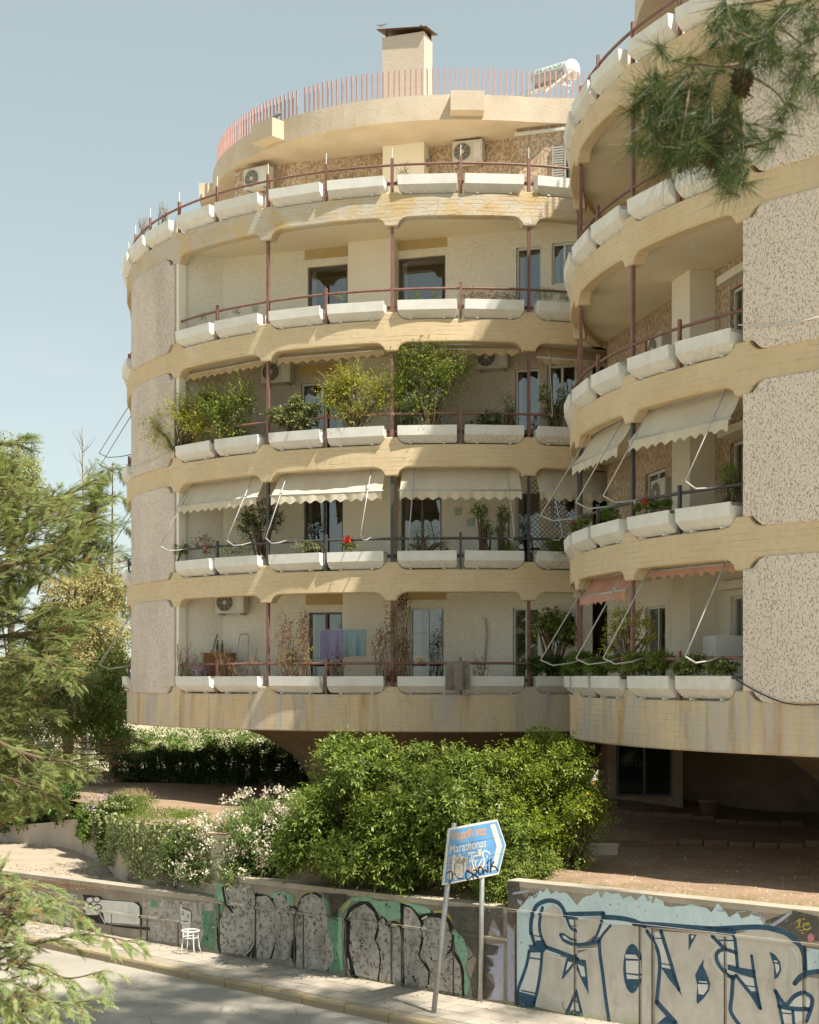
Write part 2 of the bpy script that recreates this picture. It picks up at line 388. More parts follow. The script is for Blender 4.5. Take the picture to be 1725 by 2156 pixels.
def wall_run(m, A, B, z0, z1, holes=(), depth=.16):
    """vertical wall from A to B (outside on the left-hand normal) with rectangular openings and reveals"""
    A = Vector((A.x, A.y, 0)); B = Vector((B.x, B.y, 0)); L = (B - A).length; ex = (B - A) / L; n = Vector((ex.y, -ex.x, 0))
    def pt(s, z, p=0): q = A + ex * s + n * p; q.z = z; return q
    ss = sorted({0., L, *[x for h in holes for x in h[:2]]}); zz = sorted({z0, z1, *[x for h in holes for x in h[2:4]]})
    for i in range(len(ss) - 1):
        for j in range(len(zz) - 1):
            cs, cz = (ss[i] + ss[i + 1]) / 2, (zz[j] + zz[j + 1]) / 2
            if any(h[0] < cs < h[1] and h[2] < cz < h[3] for h in holes): continue
            m.quad(pt(ss[i], zz[j]), pt(ss[i + 1], zz[j]), pt(ss[i + 1], zz[j + 1]), pt(ss[i], zz[j + 1]))
    for a, c, z2, z3 in [h[:4] for h in holes]:
        d = -depth
        m.quad(pt(a, z2), pt(a, z2, d), pt(a, z3, d), pt(a, z3)); m.quad(pt(c, z2), pt(c, z3), pt(c, z3, d), pt(c, z2, d))
        m.quad(pt(a, z3), pt(a, z3, d), pt(c, z3, d), pt(c, z3)); m.quad(pt(a, z2), pt(c, z2), pt(c, z2, d), pt(a, z2, d))
    return pt

def window(b, parent, s0, s1, z0, z1, frame='alu', leaves=2, name='window', shutter=0., depth=.12, curtain=False):
    """window on the back wall: frame with mullions, a pane per leaf, an optional roller shutter at the top"""
    n = nrm(b['nth']); t = tan(b['nth']); o = chord(b, 0, 0, 0); ez = Vector((0, 0, 1)); g = MB(); fr = MB(); w_ = .055
    fr.frame_box(o, t, n, ez, s0, s0 + w_, -depth - .03, -depth + .04, z0, z1); fr.frame_box(o, t, n, ez, s1 - w_, s1, -depth - .03, -depth + .04, z0, z1)
    fr.frame_box(o, t, n, ez, s0 + w_, s1 - w_, -depth - .03, -depth + .04, z1 - w_, z1); fr.frame_box(o, t, n, ez, s0 + w_, s1 - w_, -depth - .03, -depth + .04, z0, z0 + w_)
    for q in range(1, leaves):
        x = s0 + (s1 - s0) * q / leaves; fr.frame_box(o, t, n, ez, x - .03, x + .03, -depth - .025, -depth + .035, z0 + w_, z1 - w_)
    win = fr.build(name, M[frame], parent)
    for q in range(leaves):
        a = s0 + (s1 - s0) * q / leaves + (w_ if q == 0 else .03); c = s0 + (s1 - s0) * (q + 1) / leaves - (w_ if q == leaves - 1 else .03)
        g = MB(); g.quad(o + t * a + n * -depth + ez * (z0 + w_), o + t * c + n * -depth + ez * (z0 + w_), o + t * c + n * -depth + ez * (z1 - w_), o + t * a + n * -depth + ez * (z1 - w_)); g.build('pane', M['glass'], win)
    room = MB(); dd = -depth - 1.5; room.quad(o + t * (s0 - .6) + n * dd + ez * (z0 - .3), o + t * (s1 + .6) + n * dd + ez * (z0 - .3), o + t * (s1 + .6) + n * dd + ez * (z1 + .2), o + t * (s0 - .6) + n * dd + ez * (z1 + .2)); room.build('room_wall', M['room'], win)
    for side in ((0, .3), (.78, 1)) if rnd.random() < .3 else ((0, .17),):
        cu = MB(); a_, c_ = s0 + (s1 - s0) * side[0] + .04, s0 + (s1 - s0) * side[1] - .04; k_ = 24; up, lo = [], []
        for j in range(k_ + 1): q = o + t * (a_ + (c_ - a_) * j / k_) + n * (-depth - .12 + .03 * math.sin(j * 1.55)); up.append(q + ez * (z1 - .06)); lo.append(q + ez * (z0 + .05))
        cu.add(up + lo, [(j, j + 1, k_ + 2 + j, k_ + 1 + j) for j in range(k_)]); cu.build('curtain', M['curtain'], win, True)
    if shutter > 0:
        sh = MB(); zt = z1; k = int((z1 - z0) * shutter / .06)
        for j in range(k): sh.frame_box(o, t, n, ez, s0 + .03, s1 - .03, -depth + .045, -depth + .06, zt - .06 * (j + 1) + .008, zt - .06 * j)
        sh.build('roller_shutter', M['shutter'], win)
    return win

def rail(b, parent, i, k0, k1, mat):
    m = MB(); z = LTOP[i] + .76; n = int((k1 - k0) * 4)
    m.tube([pol(b, th(b, k0 + (k1 - k0) * j / n), b['R'] - .1, z) for j in range(n + 1)], .032, 8); m.build('handrail', mat, parent, True)
    m = MB(); z = LTOP[i] + .30
    for j in range(n):
        a, c = (th(b, k0 + (k1 - k0) * q / n) for q in (j, j + 1)); R = b['R'] - .2
        p = [pol(b, a, R, z), pol(b, c, R, z), pol(b, c, R, z + .09), pol(b, a, R, z + .09)]; q = [pol(b, a, R - .015, z), pol(b, c, R - .015, z), pol(b, c, R - .015, z + .09), pol(b, a, R - .015, z + .09)]
        m.add(p + q, [(0, 1, 2, 3), (7, 6, 5, 4), (3, 2, 6, 7), (0, 4, 5, 1)])
    m.build('lower_rail', mat, parent)
def posts(b, parent, i, ks, mat, terrace=False, rods=True):
    for k in ks:
        t = th(b, k); m = MB(); main = k % 2 == 0
        if terrace: z0 = LTOP[i] + (.02 if not main else .07); z1 = LTOP[i] + .92
        elif main: z0 = LTOP[i] + .18; z1 = LBOT[i + 1] - .19
        else: z0 = LTOP[i] - .06; z1 = LTOP[i] + .90
        w_ = .07 if main else .06; r = b['R'] - (.1 if main else .06)
        c = pol(b, t, r, (z0 + z1) / 2); m.box(c, w_, w_, z1 - z0, t); p = m.build('post', mat, parent)
        if terrace and rods:
            s = MB(); s.tube([pol(b, t, r, z1), pol(b, t, r, z1 + .27)], .012, 6); s.build('post_rod', M['white'], p)

# planters: a trough with sloping underside, one end rounded to follow the pedestal
def planter_mesh(L, round_left):
    xs = []; n = 7; r = .2
    for j in range(n): a = math.pi / 2 * j / (n - 1); xs.append((r * (1 - math.cos(a)) if j else .0, r * (1 - math.sin(a))))
    st = xs + [(L - .05, 0.), (L, .05)]; m = MB(); H, mid = .435, .2; rows = []
    for x, zb in st:
        x = x - L / 2; zb += .03; y1 = .15 + (mid - zb) * 0 ; zm = max(mid, zb + .02)
        yb = .18 - .19 * max(0, (mid - zb)) / (mid - .03)
        rows.append([(x, .20, H), (x, .185, zm), (x, yb, zb), (x, -.17, zb), (x, -.21, H), (x, -.165, H), (x, -.15, H - .06), (x, .14, H - .06), (x, .155, H)])
    if round_left is False: rows = [[(-p[0], p[1], p[2]) for p in r_] for r_ in rows][::-1]
    k = 9; vs = [p for r_ in rows for p in r_]; fs = []
    for a in range(len(rows) - 1):
        for j in range(k):
            if j == 6: continue
            q = (j + 1) % k; fs.append((a * k + j, (a + 1) * k + j, (a + 1) * k + q, a * k + q))
    for e in (0, len(rows) - 1):
        f = (e * k, e * k + 1, e * k + 2, e * k + 3, e * k + 4); fs.append(f[::-1] if e == 0 else f)
        f = [e * k + j for j in (4, 5, 6, 7, 8, 0)]
        if e == 0 or True: fs.append(tuple(f))
    m.add(vs, fs)
    for x in (-L * .28, L * .28): m.box((x, .02, .012), .05, .16, .03)
    s = MB(); i0, i1 = 1, len(rows) - 2
    s.quad(rows[i0][6], rows[i1][6], rows[i1][7], rows[i0][7])
    return m, s
PLM = {}
def planter(b, i, k, label, mat='planter', dz=0.):
    L = b['R'] * b['dl'] - .25; key = (round(L, 2), k % 2, mat); t = th(b, k + .5); shift = .035 * (1 if k % 2 else -1)
    loc = pol(b, t, b['R'] - .085, LTOP[i] + .01); loc += tan(t) * -shift
    if key not in PLM:
        m, s = planter_mesh(L, k % 2 == 1)
        o = m.build('planter', M[mat]); so_ = s.build('planter_soil', M['soil'], o); PLM[key] = (o.data, so_.data)
    else:
        o = bpy.data.objects.new('planter', PLM[key][0]); COL.objects.link(o); c = bpy.data.objects.new('planter_soil', PLM[key][1]); COL.objects.link(c); c.parent = o
    o.location = loc; o.rotation_euler = (0, rnd.uniform(-.006, .006), t + math.pi + rnd.uniform(-.012, .012))
    o.rotation_euler = (0, rnd.uniform(-.006, .006), t + math.pi)
    tag(o, label, 'planter', 'white balcony planters'); return o
# mesh is built with +y outward; outward direction at angle t is (sin t, -cos t): rotate by t + pi
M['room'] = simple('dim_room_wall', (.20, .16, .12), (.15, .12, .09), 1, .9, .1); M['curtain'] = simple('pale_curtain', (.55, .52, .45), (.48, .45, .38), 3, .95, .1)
M['grill'] = simple('dark_grille', (.05, .05, .05), (.08, .08, .075), 20, .6)
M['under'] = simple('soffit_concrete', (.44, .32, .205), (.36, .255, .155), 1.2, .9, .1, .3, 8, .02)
ROOF0, ROOF1 = ZC + 14.45, ZC + 15.1
def building(name, b, label, k0, k1):
    e = thing(name, label, 'building', (b['c'].x, b['c'].y, 2.1)); world_children(e)
    for i in range(5):
        band(b, e, i, k0, k1, M['band_low'] if i == 0 else (M['band_top'] if i == 4 and b is MAINB else M['band']), haunch=i > 0, ped=i < 4)
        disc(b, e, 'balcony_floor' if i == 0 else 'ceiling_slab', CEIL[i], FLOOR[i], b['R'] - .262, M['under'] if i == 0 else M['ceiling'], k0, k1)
    return e
# far building -----------------------------------------------------------
A = building('apartment_building', MAINB, 'far round apartment building with ochre balcony bands and pink picket roof', -18, 18)
b = MAINB
wins = {0: [(650, 720, 1290, None, 'bronze', 2, .0), (862, 936, 1280, None, 'alu', 2, 0), (1080, 1136, 1280, None, 'alu', 2, 0), (1152, 1214, 1287, 1366, 'alu', 2, 0)],
        1: [(640, 722, 1040, None, 'bronze', 2, .1), (845, 930, 1040, None, 'bronze', 2, .1), (1086, 1140, 1035, None, 'alu', 1, 0), (1160, 1214, 1040, 1112, 'alu', 2, 0)],
        2: [(634, 722, 808, None, 'alu', 2, 0), (840, 932, 800, None, 'alu', 2, 0), (1085, 1136, 778, None, 'alu', 1, 0), (1152, 1214, 770, 852, 'alu', 2, 0)],
        3: [(648, 732, 563, None, 'bronze', 1, 0), (838, 938, 545, None, 'bronze', 1, 0), (1087, 1141, 522, None, 'alu', 1, 0), (1162, 1214, 512, 598, 'alu', 2, 0)]}
S0, S1 = -4.25, 5.75
for i in range(4):
    m = MB(); holes = []; z0, z1 = FLOOR[i], CEIL[i + 1]
    for u0, u1, v0, v1, fr, lv, sh in wins[i]:
        a, zt = chord_hit(b, u0, v0); c, _ = chord_hit(b, u1, v0); zb = z0 + .05 if v1 is None else chord_hit(b, (u0 + u1) / 2, v1)[1]
        holes.append((a - S0, c - S0, zb, min(zt, z1 - .05), fr, lv, sh))
    wall_run(m, chord(b, S0, 0, 0), chord(b, S1, 0, 0), z0, z1, holes)
    wall_run(m, pol(b, th(b, -4), b['R'] - .26, 0), chord(b, S0, 0, 0), z0, z1)
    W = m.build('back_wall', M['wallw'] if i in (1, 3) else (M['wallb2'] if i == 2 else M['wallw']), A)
    for a, c, zb, zt, fr, lv, sh in holes:
        window(b, A, a + S0, c + S0, zb, zt, fr, lv, 'glazed_door' if zb < z0 + .2 else 'window', sh)
    # smooth ochre lintel over the two large windows, plain pillar between them
    n, t, ez, o = nrm(b['nth']), tan(b['nth']), Vector((0, 0, 1)), chord(b, 0, 0, 0)
    for h in holes[:2]:
        l = MB(); l.frame_box(o, t, n, ez, h[0] + S0 - .08, h[1] + S0 + .05, -.02, .012, h[3] + .2, z1 - .002); l.build('lintel', M['lintel'], A)
    a = chord_hit(b, 733 if i > 1 else 722, 900, .33)[0]; c = chord_hit(b, 830, 900, .33)[0]
    l = MB(); l.frame_box(o, t, n, ez, a, c, -.05, .33, z0, z1); l.build('pillar', M['pillar'], A)
    # rounded closing walls out of sight on the other sides
    m = MB()
    for k in range(-18, -6):
        p, q = th(b, k), th(b, k + 1); m.quad(pol(b, p, 7.6, z0), pol(b, q, 7.6, z0), pol(b, q, 7.6, z1), pol(b, p, 7.6, z1))
    p = th(b, -6); m.quad(pol(b, p, 7.6, z0), pol(b, p, b['R'] - .27, z0), pol(b, p, b['R'] - .27, z1), pol(b, p, 7.6, z1))
    m.build('curved_wall', M['wallw'], A); m = MB()
    for k in range(4, 18):
        p, q = th(b, k), th(b, k + 1); m.quad(pol(b, p, 9.3, z0), pol(b, q, 9.3, z0), pol(b, q, 9.3, z1), pol(b, p, 9.3, z1))
    m.build('curved_wall', M['wallw'], A)
    panel(b, A, i, -6, -4, M['stucco'])
    # plain jamb beside the panel
    j = MB(); p = th(b, -4); j.box(pol(b, p + .004, b['R'] - .13, (LTOP[i] + LBOT[i + 1]) / 2), .13, .22, LBOT[i + 1] - LTOP[i] - .2, p); j.build('jamb', M['pillar'], A)
    mt = (M['brown'], M['slate'], M['brown'], M['brown'])[i]
    rail(b, A, i, -4, 5, mt); posts(b, A, i, [-3, -2, -1, 0, 1, 2, 3, 4], mt); rail(b, A, i, -12, -6, mt); posts(b, A, i, [-8, -7], mt)
rail(b, A, 4, -12, 5, M['brown']); posts(b, A, 4, range(-9, 5), M['brown'], True)
# set-back top storey
m = MB(); z0, z1 = FLOOR[4], ROOF0 + .02
SJ = chord_hit(b, 1089, 340, -1.62)[0]
q = [chord(b, -4.9, -5.2, 0), chord(b, -4.9, -2.2, 0), chord(b, SJ, -2.2, 0), chord(b, SJ, -1.62, 0), chord(b, 6.3, -1.62, 0), chord(b, 6.3, -5.6, 0)]
for s0, s1 in zip(q, q[1:]):
    hs = []
    if s0 is q[3]:
        a = chord_hit(b, 1168, 340, -1.62)[0] - SJ; zt = chord_hit(b, 1168, 308, -1.62)[1]; hs = [(a, a + 1.1, zt - .95, zt)]
    wall_run(m, s0, s1, z0, z1, hs)
m.build('back_wall', M['wallb'], A)
n, t, ez, o = nrm(b['nth']), tan(b['nth']), Vector((0, 0, 1)), chord(b, 0, 0, 0)
a = chord_hit(b, 1168, 340, -1.62)[0]; bb = dict(b); bb['nd'] = b['nd'] - 1.62
wn = window(bb, A, a, a + 1.1, zt - .95, zt, 'alu', 2)
l = MB(); n_ = 14
for j in range(n_): l.frame_box(o, t, n, ez, a - .02, a + .27, -1.60, -1.57, zt - .93 + j * .066, zt - .93 + j * .066 + .045)
l.frame_box(o, t, n, ez, a - .06, a - .02, -1.61, -1.56, zt - .97, zt); l.frame_box(o, t, n, ez, a + .27, a + .31, -1.61, -1.56, zt - .97, zt)
l.build('louvred_shutter', M['greyshutter'], wn)
l = MB(); c0 = chord_hit(b, 806, 340, -1.75)[0]; c1 = chord_hit(b, 893, 340, -1.75)[0]; l.frame_box(o, t, n, ez, c0, c1, -2.3, -1.75, z0, z1); l.build('pillar', M['pillar'], A)
l = MB(); l.frame_box(o, t, n, ez, SJ - .05, 5, -1.615, -1.53, z1 - .2, z1 - .13); l.build('gutter', M['alu'], A)
# roof slab with its swaying outline
rp = [pol(b, -2.75 + (2.75 + .10) * j / 60, 7.27, 0)[:2] for j in range(61)]
rp += [(2.6, 37.92), (3.2, 38.02), (3.9, 38.08), (4.8, 38.1), (6.2, 38.05), (7.6, 38.4), (8.6, 39.6), (9.0, 42), (8.4, 45), (7.5, 48), (5, 50.5)]
m = MB(); m.prism(rp, ROOF0, ROOF1); RS = m.build('roof_slab', M['roof'], A)
inn = [pol(b, -2.4 + (2.4 + .10) * j / 110, 7.27 - .14, 0) for j in range(111)]
inn += [Vector((x, y + .14, 0)) for x, y in ((2.02, 37.84 + .02), (2.6, 37.92), (3.2, 38.02), (3.9, 38.08), (4.8, 38.1), (5.4, 38.08))]
acc = 0; last = None; pm = MB(); pm.box((0, 0, .37), .04, .04, .76); pk = pm.build('picket', M['rose'], RS); first = True; cnt = 0; pts = []
for p, q in zip(inn, inn[1:]):
    L = (q - p).length; d = 0
    while acc + (L - d) >= .147:
        d += .147 - acc; acc = 0; pts.append((p + (q - p) * (d / L), math.atan2((q - p).y, (q - p).x)))
    acc += L - d
for j, (p, r) in enumerate(pts):
    u = 862.5 + F * p.x / p.y
    if 628 < u < 636 and p.y < 44: continue
    if first: o_ = pk; first = False
    else: o_ = bpy.data.objects.new('picket', pk.data); COL.objects.link(o_); o_.parent = RS
    o_.matrix_parent_inverse = PINV.get(A.name).copy(); o_.matrix_parent_inverse = Matrix.Identity(4)
    o_.location = (p.x, p.y, ROOF1 - .01); o_.rotation_euler = (rnd.uniform(-.012, .012), rnd.uniform(-.012, .012), r); o_.scale = (1, 1, rnd.uniform(.985, 1.015))
for a_ in (.03, -.755, -1.54, -2.33):
    m = MB(); m.frame_box(Vector((b['c'].x, b['c'].y, 0)), tan(a_), nrm(a_), ez, -.435, .435, 6.9, 7.68, ROOF0 + .09, ROOF1 - .06); m.build('roof_beam', M['roof'], RS)
M['chimney'] = stucco_mat('beige_chimney_stucco', (.58, .50, .42), (.55, .47, .39), 30, .45, .012, .5, .1, (.52, .44, .36))
M['rust'] = simple('rusty_sheet', (.06, .04, .03), (.17, .075, .035), 5, .7, .3)
R_ = Matrix.Rotation(-.34, 4, 'Z'); m = MB(); cc = Vector((-.06, 40.4, 0))
m.box(cc + Vector((0, 0, (ROOF1 + ZC + 17.62) / 2)), 1.22, .72, ZC + 17.62 - ROOF1 + .02, 0, R_); CH = m.build('chimney', M['chimney'], RS)
m = MB(); Rt = R_ @ Matrix.Rotation(math.radians(5), 4, 'Y') @ Matrix.Rotation(math.radians(9), 4, 'X')
m.box(cc + Vector((.0, 0, ZC + 17.84)), 1.46, .95, .02, 0, Rt)
for sx in (-.5, .5):
    for sy in (-.28, .28): m.box(R_ @ Vector((sx, sy, 0)) + cc + Vector((0, 0, ZC + 17.72)), .05, .03, .25, -.34)
m.box(cc + R_ @ Vector((0, .3, 0)) + Vector((0, 0, ZC + 17.74)), 1.2, .02, .22, -.34); m.build('chimney_cap', M['rust'], CH)
# mushroom soffit carrying the building
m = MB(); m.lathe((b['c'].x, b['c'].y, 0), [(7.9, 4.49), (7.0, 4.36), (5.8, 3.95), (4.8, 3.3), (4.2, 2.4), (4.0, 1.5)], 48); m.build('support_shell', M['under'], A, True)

# near building ------------------------------------------------------------
B = building('apartment_building', SIDEB, 'near round apartment building on the right with coarse stucco panels', -14, 26)
b = SIDEB; n, t, ez, o = nrm(b['nth']), tan(b['nth']), Vector((0, 0, 1)), chord(b, 0, 0, 0)
S0, S1 = -5.9, 3.45
for i in range(4):
    m = MB(); z0, z1 = FLOOR[i], CEIL[i + 1]; zt = z0 + 2.12
    holes = [(1.15 - S0, 2.75 - S0, z0 + .05, zt), (-3.4 - S0, -2.2 - S0, z0 + .05, zt), (-1.05 - S0, -.55 - S0, z0 + 1.0, z0 + 1.9)]
    wall_run(m, chord(b, S0, 0, 0), chord(b, S1, 0, 0), z0, z1, holes); wall_run(m, chord(b, S1, 0, 0), pol(b, th(b, 2), b['R'] - .26, 0), z0, z1)
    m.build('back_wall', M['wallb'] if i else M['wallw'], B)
    window(b, B, 1.15, 2.75, z0 + .05, zt, 'alu', 2, 'glazed_door', 1. if i == 3 else 0.); window(b, B, -3.4, -2.2, z0 + .05, zt, 'alu', 2, 'glazed_door'); window(b, B, -1.05, -.55, z0 + 1., z0 + 1.9, 'alu', 1)
    l = MB(); l.frame_box(o, t, n, ez, 1.0, 2.95, 0, .22, zt + .12, zt + .28); l.build('lintel', M['wallw'], B)
    l = MB(); l.frame_box(o, t, n, ez, -.5, .43, -.05, .55, z0, z1); l.build('pillar', M['pillar'], B)
    m = MB()
    for kk in (range(-14, -5), range(4, 26)):
        m = MB()
        for k in kk: p, q = th(b, k), th(b, k + 1); r = 9.0; m.quad(pol(b, p, r, z0), pol(b, q, r, z0), pol(b, q, r, z1), pol(b, p, r, z1))
        m.build('curved_wall', M['wallw'], B)
    panel(b, B, i, 2, 4, M['stucco_rough'])
    if i < 4: panel(b, B, i, 10, 12, M['stucco_rough'])
    mt = (M['brown'], M['slate'], M['brown'], M['brown'])[i]
    rail(b, B, i, -6, 2, mt); posts(b, B, i, [-4, -3, -2, -1, 0, 1], mt); rail(b, B, i, 4, 10, mt); posts(b, B, i, [5, 6], mt)
rail(b, B, 4, -8, 12, M['brown']); posts(b, B, 4, range(-6, 8), M['brown'], True, False)
m = MB(); m.prism([pol(b, 2 * math.pi * j / 72, 6.9, 0)[:2] for j in range(72)], FLOOR[4] - .05, ROOF0); m.build('setback_storey', M['wallb'], B)
m = MB(); m.prism([pol(b, 2 * math.pi * j / 96, 8.75, 0)[:2] for j in range(96)], ROOF0, ROOF1); RS2 = m.build('roof_slab', M['roof'], B)
for j in range(150):
    a_ = th(b, -8) + j * .147 / 8.6
    o_ = bpy.data.objects.new('picket', pk.data); COL.objects.link(o_); o_.parent = RS2; p = pol(b, a_, 8.6, ROOF1 - .01); o_.location = p; o_.rotation_euler = (0, 0, a_)
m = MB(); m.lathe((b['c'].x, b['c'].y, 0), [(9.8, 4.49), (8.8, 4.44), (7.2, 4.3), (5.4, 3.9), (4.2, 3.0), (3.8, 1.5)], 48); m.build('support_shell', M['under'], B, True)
# shop front in the shade under it
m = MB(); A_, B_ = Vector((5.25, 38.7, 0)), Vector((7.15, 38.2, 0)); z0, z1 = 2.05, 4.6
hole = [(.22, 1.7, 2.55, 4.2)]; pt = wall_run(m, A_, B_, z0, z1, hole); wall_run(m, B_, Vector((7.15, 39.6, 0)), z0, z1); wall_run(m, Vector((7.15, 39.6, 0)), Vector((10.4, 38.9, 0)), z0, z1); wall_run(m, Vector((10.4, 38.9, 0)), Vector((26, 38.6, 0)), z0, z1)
wall_run(m, Vector((5.5, 42.6, 0)), A_, z0, z1)
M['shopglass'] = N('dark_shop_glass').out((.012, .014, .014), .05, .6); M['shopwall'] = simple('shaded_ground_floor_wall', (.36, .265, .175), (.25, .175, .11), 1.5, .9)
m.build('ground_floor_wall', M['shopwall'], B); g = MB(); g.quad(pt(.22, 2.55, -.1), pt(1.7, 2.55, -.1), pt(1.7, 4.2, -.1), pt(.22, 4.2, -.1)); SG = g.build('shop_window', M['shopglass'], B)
f = MB(); e1 = (B_ - A_).normalized(); n1 = Vector((e1.y, -e1.x, 0))
for a0, a1, c0, c1 in ((.22, .28, 2.55, 4.2), (1.64, 1.7, 2.55, 4.2), (.93, .98, 2.6, 4.15), (.28, 1.64, 2.55, 2.61), (.28, 1.64, 4.14, 4.2)):
    f.frame_box(A_, e1, n1, ez, a0, a1, -.09, -.05, c0, c1)
f.build('shop_window_frame', M['bronze'], B)

# planters on every balcony edge ---------------------------------------------
RN = ['lowest', 'second', 'third', 'fourth', 'topmost']
ON = ['first', 'second', 'third', 'fourth', 'fifth', 'sixth', 'seventh', 'eighth', 'ninth', 'tenth', 'eleventh', 'twelfth', 'thirteenth']
PL = {}
for i in range(5):
    ks = list(range(-4, 4)) if i < 4 else list(range(-9, 4))
    for j, k in enumerate(ks):
        lab = f'white concrete planter, {ON[j]} from left in the {RN[i]} balcony row of the far building'
        PL['A', i, k] = planter(MAINB, i, k, lab, 'planter_stained' if (i in (1, 2) and k >= 0) or (i == 0 and k > 1) else 'planter')
    if i < 4:
        for k in (-8, -7): PL['A', i, k] = planter(MAINB, i, k, f'white planter on the far left silhouette edge, {RN[i]} balcony row, ' + ('outer one' if k == -8 else 'one beside the stucco panel'))
    ks = list(range(-4, 2)) if i < 4 else list(range(-5, 5))
    for j, k in enumerate(ks):
        lab = f'white concrete planter, {ON[j]} from left in the {RN[i]} balcony row of the near building'
        PL['B', i, k] = planter(SIDEB, i, k, lab, 'planter_stained' if (i == 0 and k == 1) or (i == 2 and k == 1) else 'planter')
# ------------------------------------------------------------------ ground, road, pavement
def asphalt():
    n = N('sun_bleached_asphalt'); c = n.mix(n.ramp(n.noise(.6, 6, .6), .35, .65), (.37, .34, .295), (.31, .28, .24)); c = n.mix(n.ramp(n.noise(60, 3, .7), .45, .7, 0, .3), c, (.22, .2, .18))
    v = n.node('ShaderNodeTexVoronoi', feature='DISTANCE_TO_EDGE'); v.inputs['Scale'].default_value = .55; n.link(n.coord(), v.inputs['Vector']); ck = n.math('MULTIPLY', n.ramp(v.outputs['Distance'], 0, .012, 1, 0), n.ramp(n.noise(1.1, 4), .46, .56)); c = n.mix(n.math('MULTIPLY', ck, .75), c, (.10, .09, .08))
    c = n.mix(n.ramp(n.noise(.35, 2), .62, .63, 0, .3), c, (.2, .185, .165)); n.bump(n.noise(140, 3), .4, .004); return n.out(c, .9, .2)
M['asphalt'] = asphalt()
def pave(name, a, bcol, leaf=0.):
    n = N(name); c = n.mix(n.ramp(n.noise(1.6, 6, .6), .35, .68), a, bcol)
    c = n.mix(n.ramp(n.noise(9, 5, .7), .55, .75, 0, .35), c, tuple(x * .55 for x in a)); r = n.rand()
    c = n.mix(n.math('MULTIPLY', r, .25), c, tuple(x * .7 for x in a))
    n.bump(n.noise(70, 4), .3, .004); return n.out(c, .9, .2)
M['slab'] = pave('pale_paving_slab', (.42, .37, .31), (.36, .315, .26))
M['kerb'] = pave('yellowed_kerbstone', (.38, .29, .16), (.34, .285, .21))
M['conc'] = pave('rough_concrete', (.36, .31, .25), (.27, .23, .18))
M['dirt'] = simple('red_brown_dirt', (.35, .25, .175), (.27, .185, .125), 1.6, .95, .1, .8, 30, .035)
M['drive'] = pave('dusty_concrete_drive', (.42, .35, .27), (.34, .275, .2))
M['earth'] = simple('dry_ground', (.42, .37, .27), (.35, .30, .2), .5, .95, .1, .5, 10, .05)
m = MB(); m.quad((-900, -120, -.35), (900, -120, -.35), (900, 1600, -.35), (-900, 1600, -.35)); tag(m.build('ground', M['earth']), kind='structure')
def strip(name, t0, t1, n0, n1, dz, mat, nt_=30):
    m = MB(); nf0 = n0 if callable(n0) else (lambda t: n0); nf1 = n1 if callable(n1) else (lambda t: n1)
    for j in range(nt_):
        a, c = t0 + (t1 - t0) * j / nt_, t0 + (t1 - t0) * (j + 1) / nt_
        m.quad(wp(a, nf1(a), zs(a) + dz), wp(a, nf0(a), zs(a) + dz), wp(c, nf0(c), zs(c) + dz), wp(c, nf1(c), zs(c) + dz))
    return m.build(name, mat)
kn = lambda t: 1.92 - .048 * max(-6., min(t, 20.))
tag(strip('road', -40, 60, lambda t: kn(t) - .2, 9, -.15, M['asphalt'], 60), kind='structure')
PV = tag(strip('pavement', -40, 60, -.15, lambda t: kn(t) - .14, -.008, M['conc'], 60), kind='structure')
sm = MB(); sm.box((0, 0, -.025), .486, .486, .05); sp = sm.build('paving_slab', M['slab'], PV); fst = True
for a in range(-14, 30):
    for r in range(4):
        t_ = a * .5 + (.25 if r % 2 else 0); n_ = .28 + r * .5
        if n_ > kn(t_) - .34 or not -6.8 < t_ < 14.5: continue
        if fst: o_ = sp; fst = False
        else: o_ = bpy.data.objects.new('paving_slab', sp.data); COL.objects.link(o_); o_.parent = PV
        o_.location = wp(t_, n_, zs(t_) + rnd.uniform(-.003, .004)); o_.rotation_euler = (rnd.uniform(-.006, .006), rnd.uniform(-.006, .006), math.atan2(WT.y, WT.x) + rnd.uniform(-.01, .01))
km = MB(); pr = [(-.07, -.35), (.07, -.35), (.075, -.04), (.06, 0), (-.07, 0)]
for x0, x1 in ((-.49, .49),):
    vs = [(x, -y, z) for x in (x0, x1) for y, z in pr]; k = len(pr)
    km.add(vs, [tuple(range(k)), tuple(range(2 * k - 1, k - 1, -1))] + [(j, j + k, (j + 1) % k + k, (j + 1) % k) for j in range(k)])
kb = km.build('kerbstone', M['kerb'], PV); fst = True
for a in range(-7, 26):
    t_ = a * 1.0
    if fst: o_ = kb; fst = False
    else: o_ = bpy.data.objects.new('kerbstone', kb.data); COL.objects.link(o_); o_.parent = PV
    o_.location = wp(t_, kn(t_) - .07, zs(t_) + rnd.uniform(-.006, .008)); dirv = wp(t_ - .5, kn(t_ - .5), 0) - wp(t_ + .5, kn(t_ + .5), 0)
    o_.rotation_euler = (rnd.uniform(-.01, .01), rnd.uniform(-.006, .006), math.atan2(dirv.y, dirv.x) + rnd.uniform(-.012, .012))
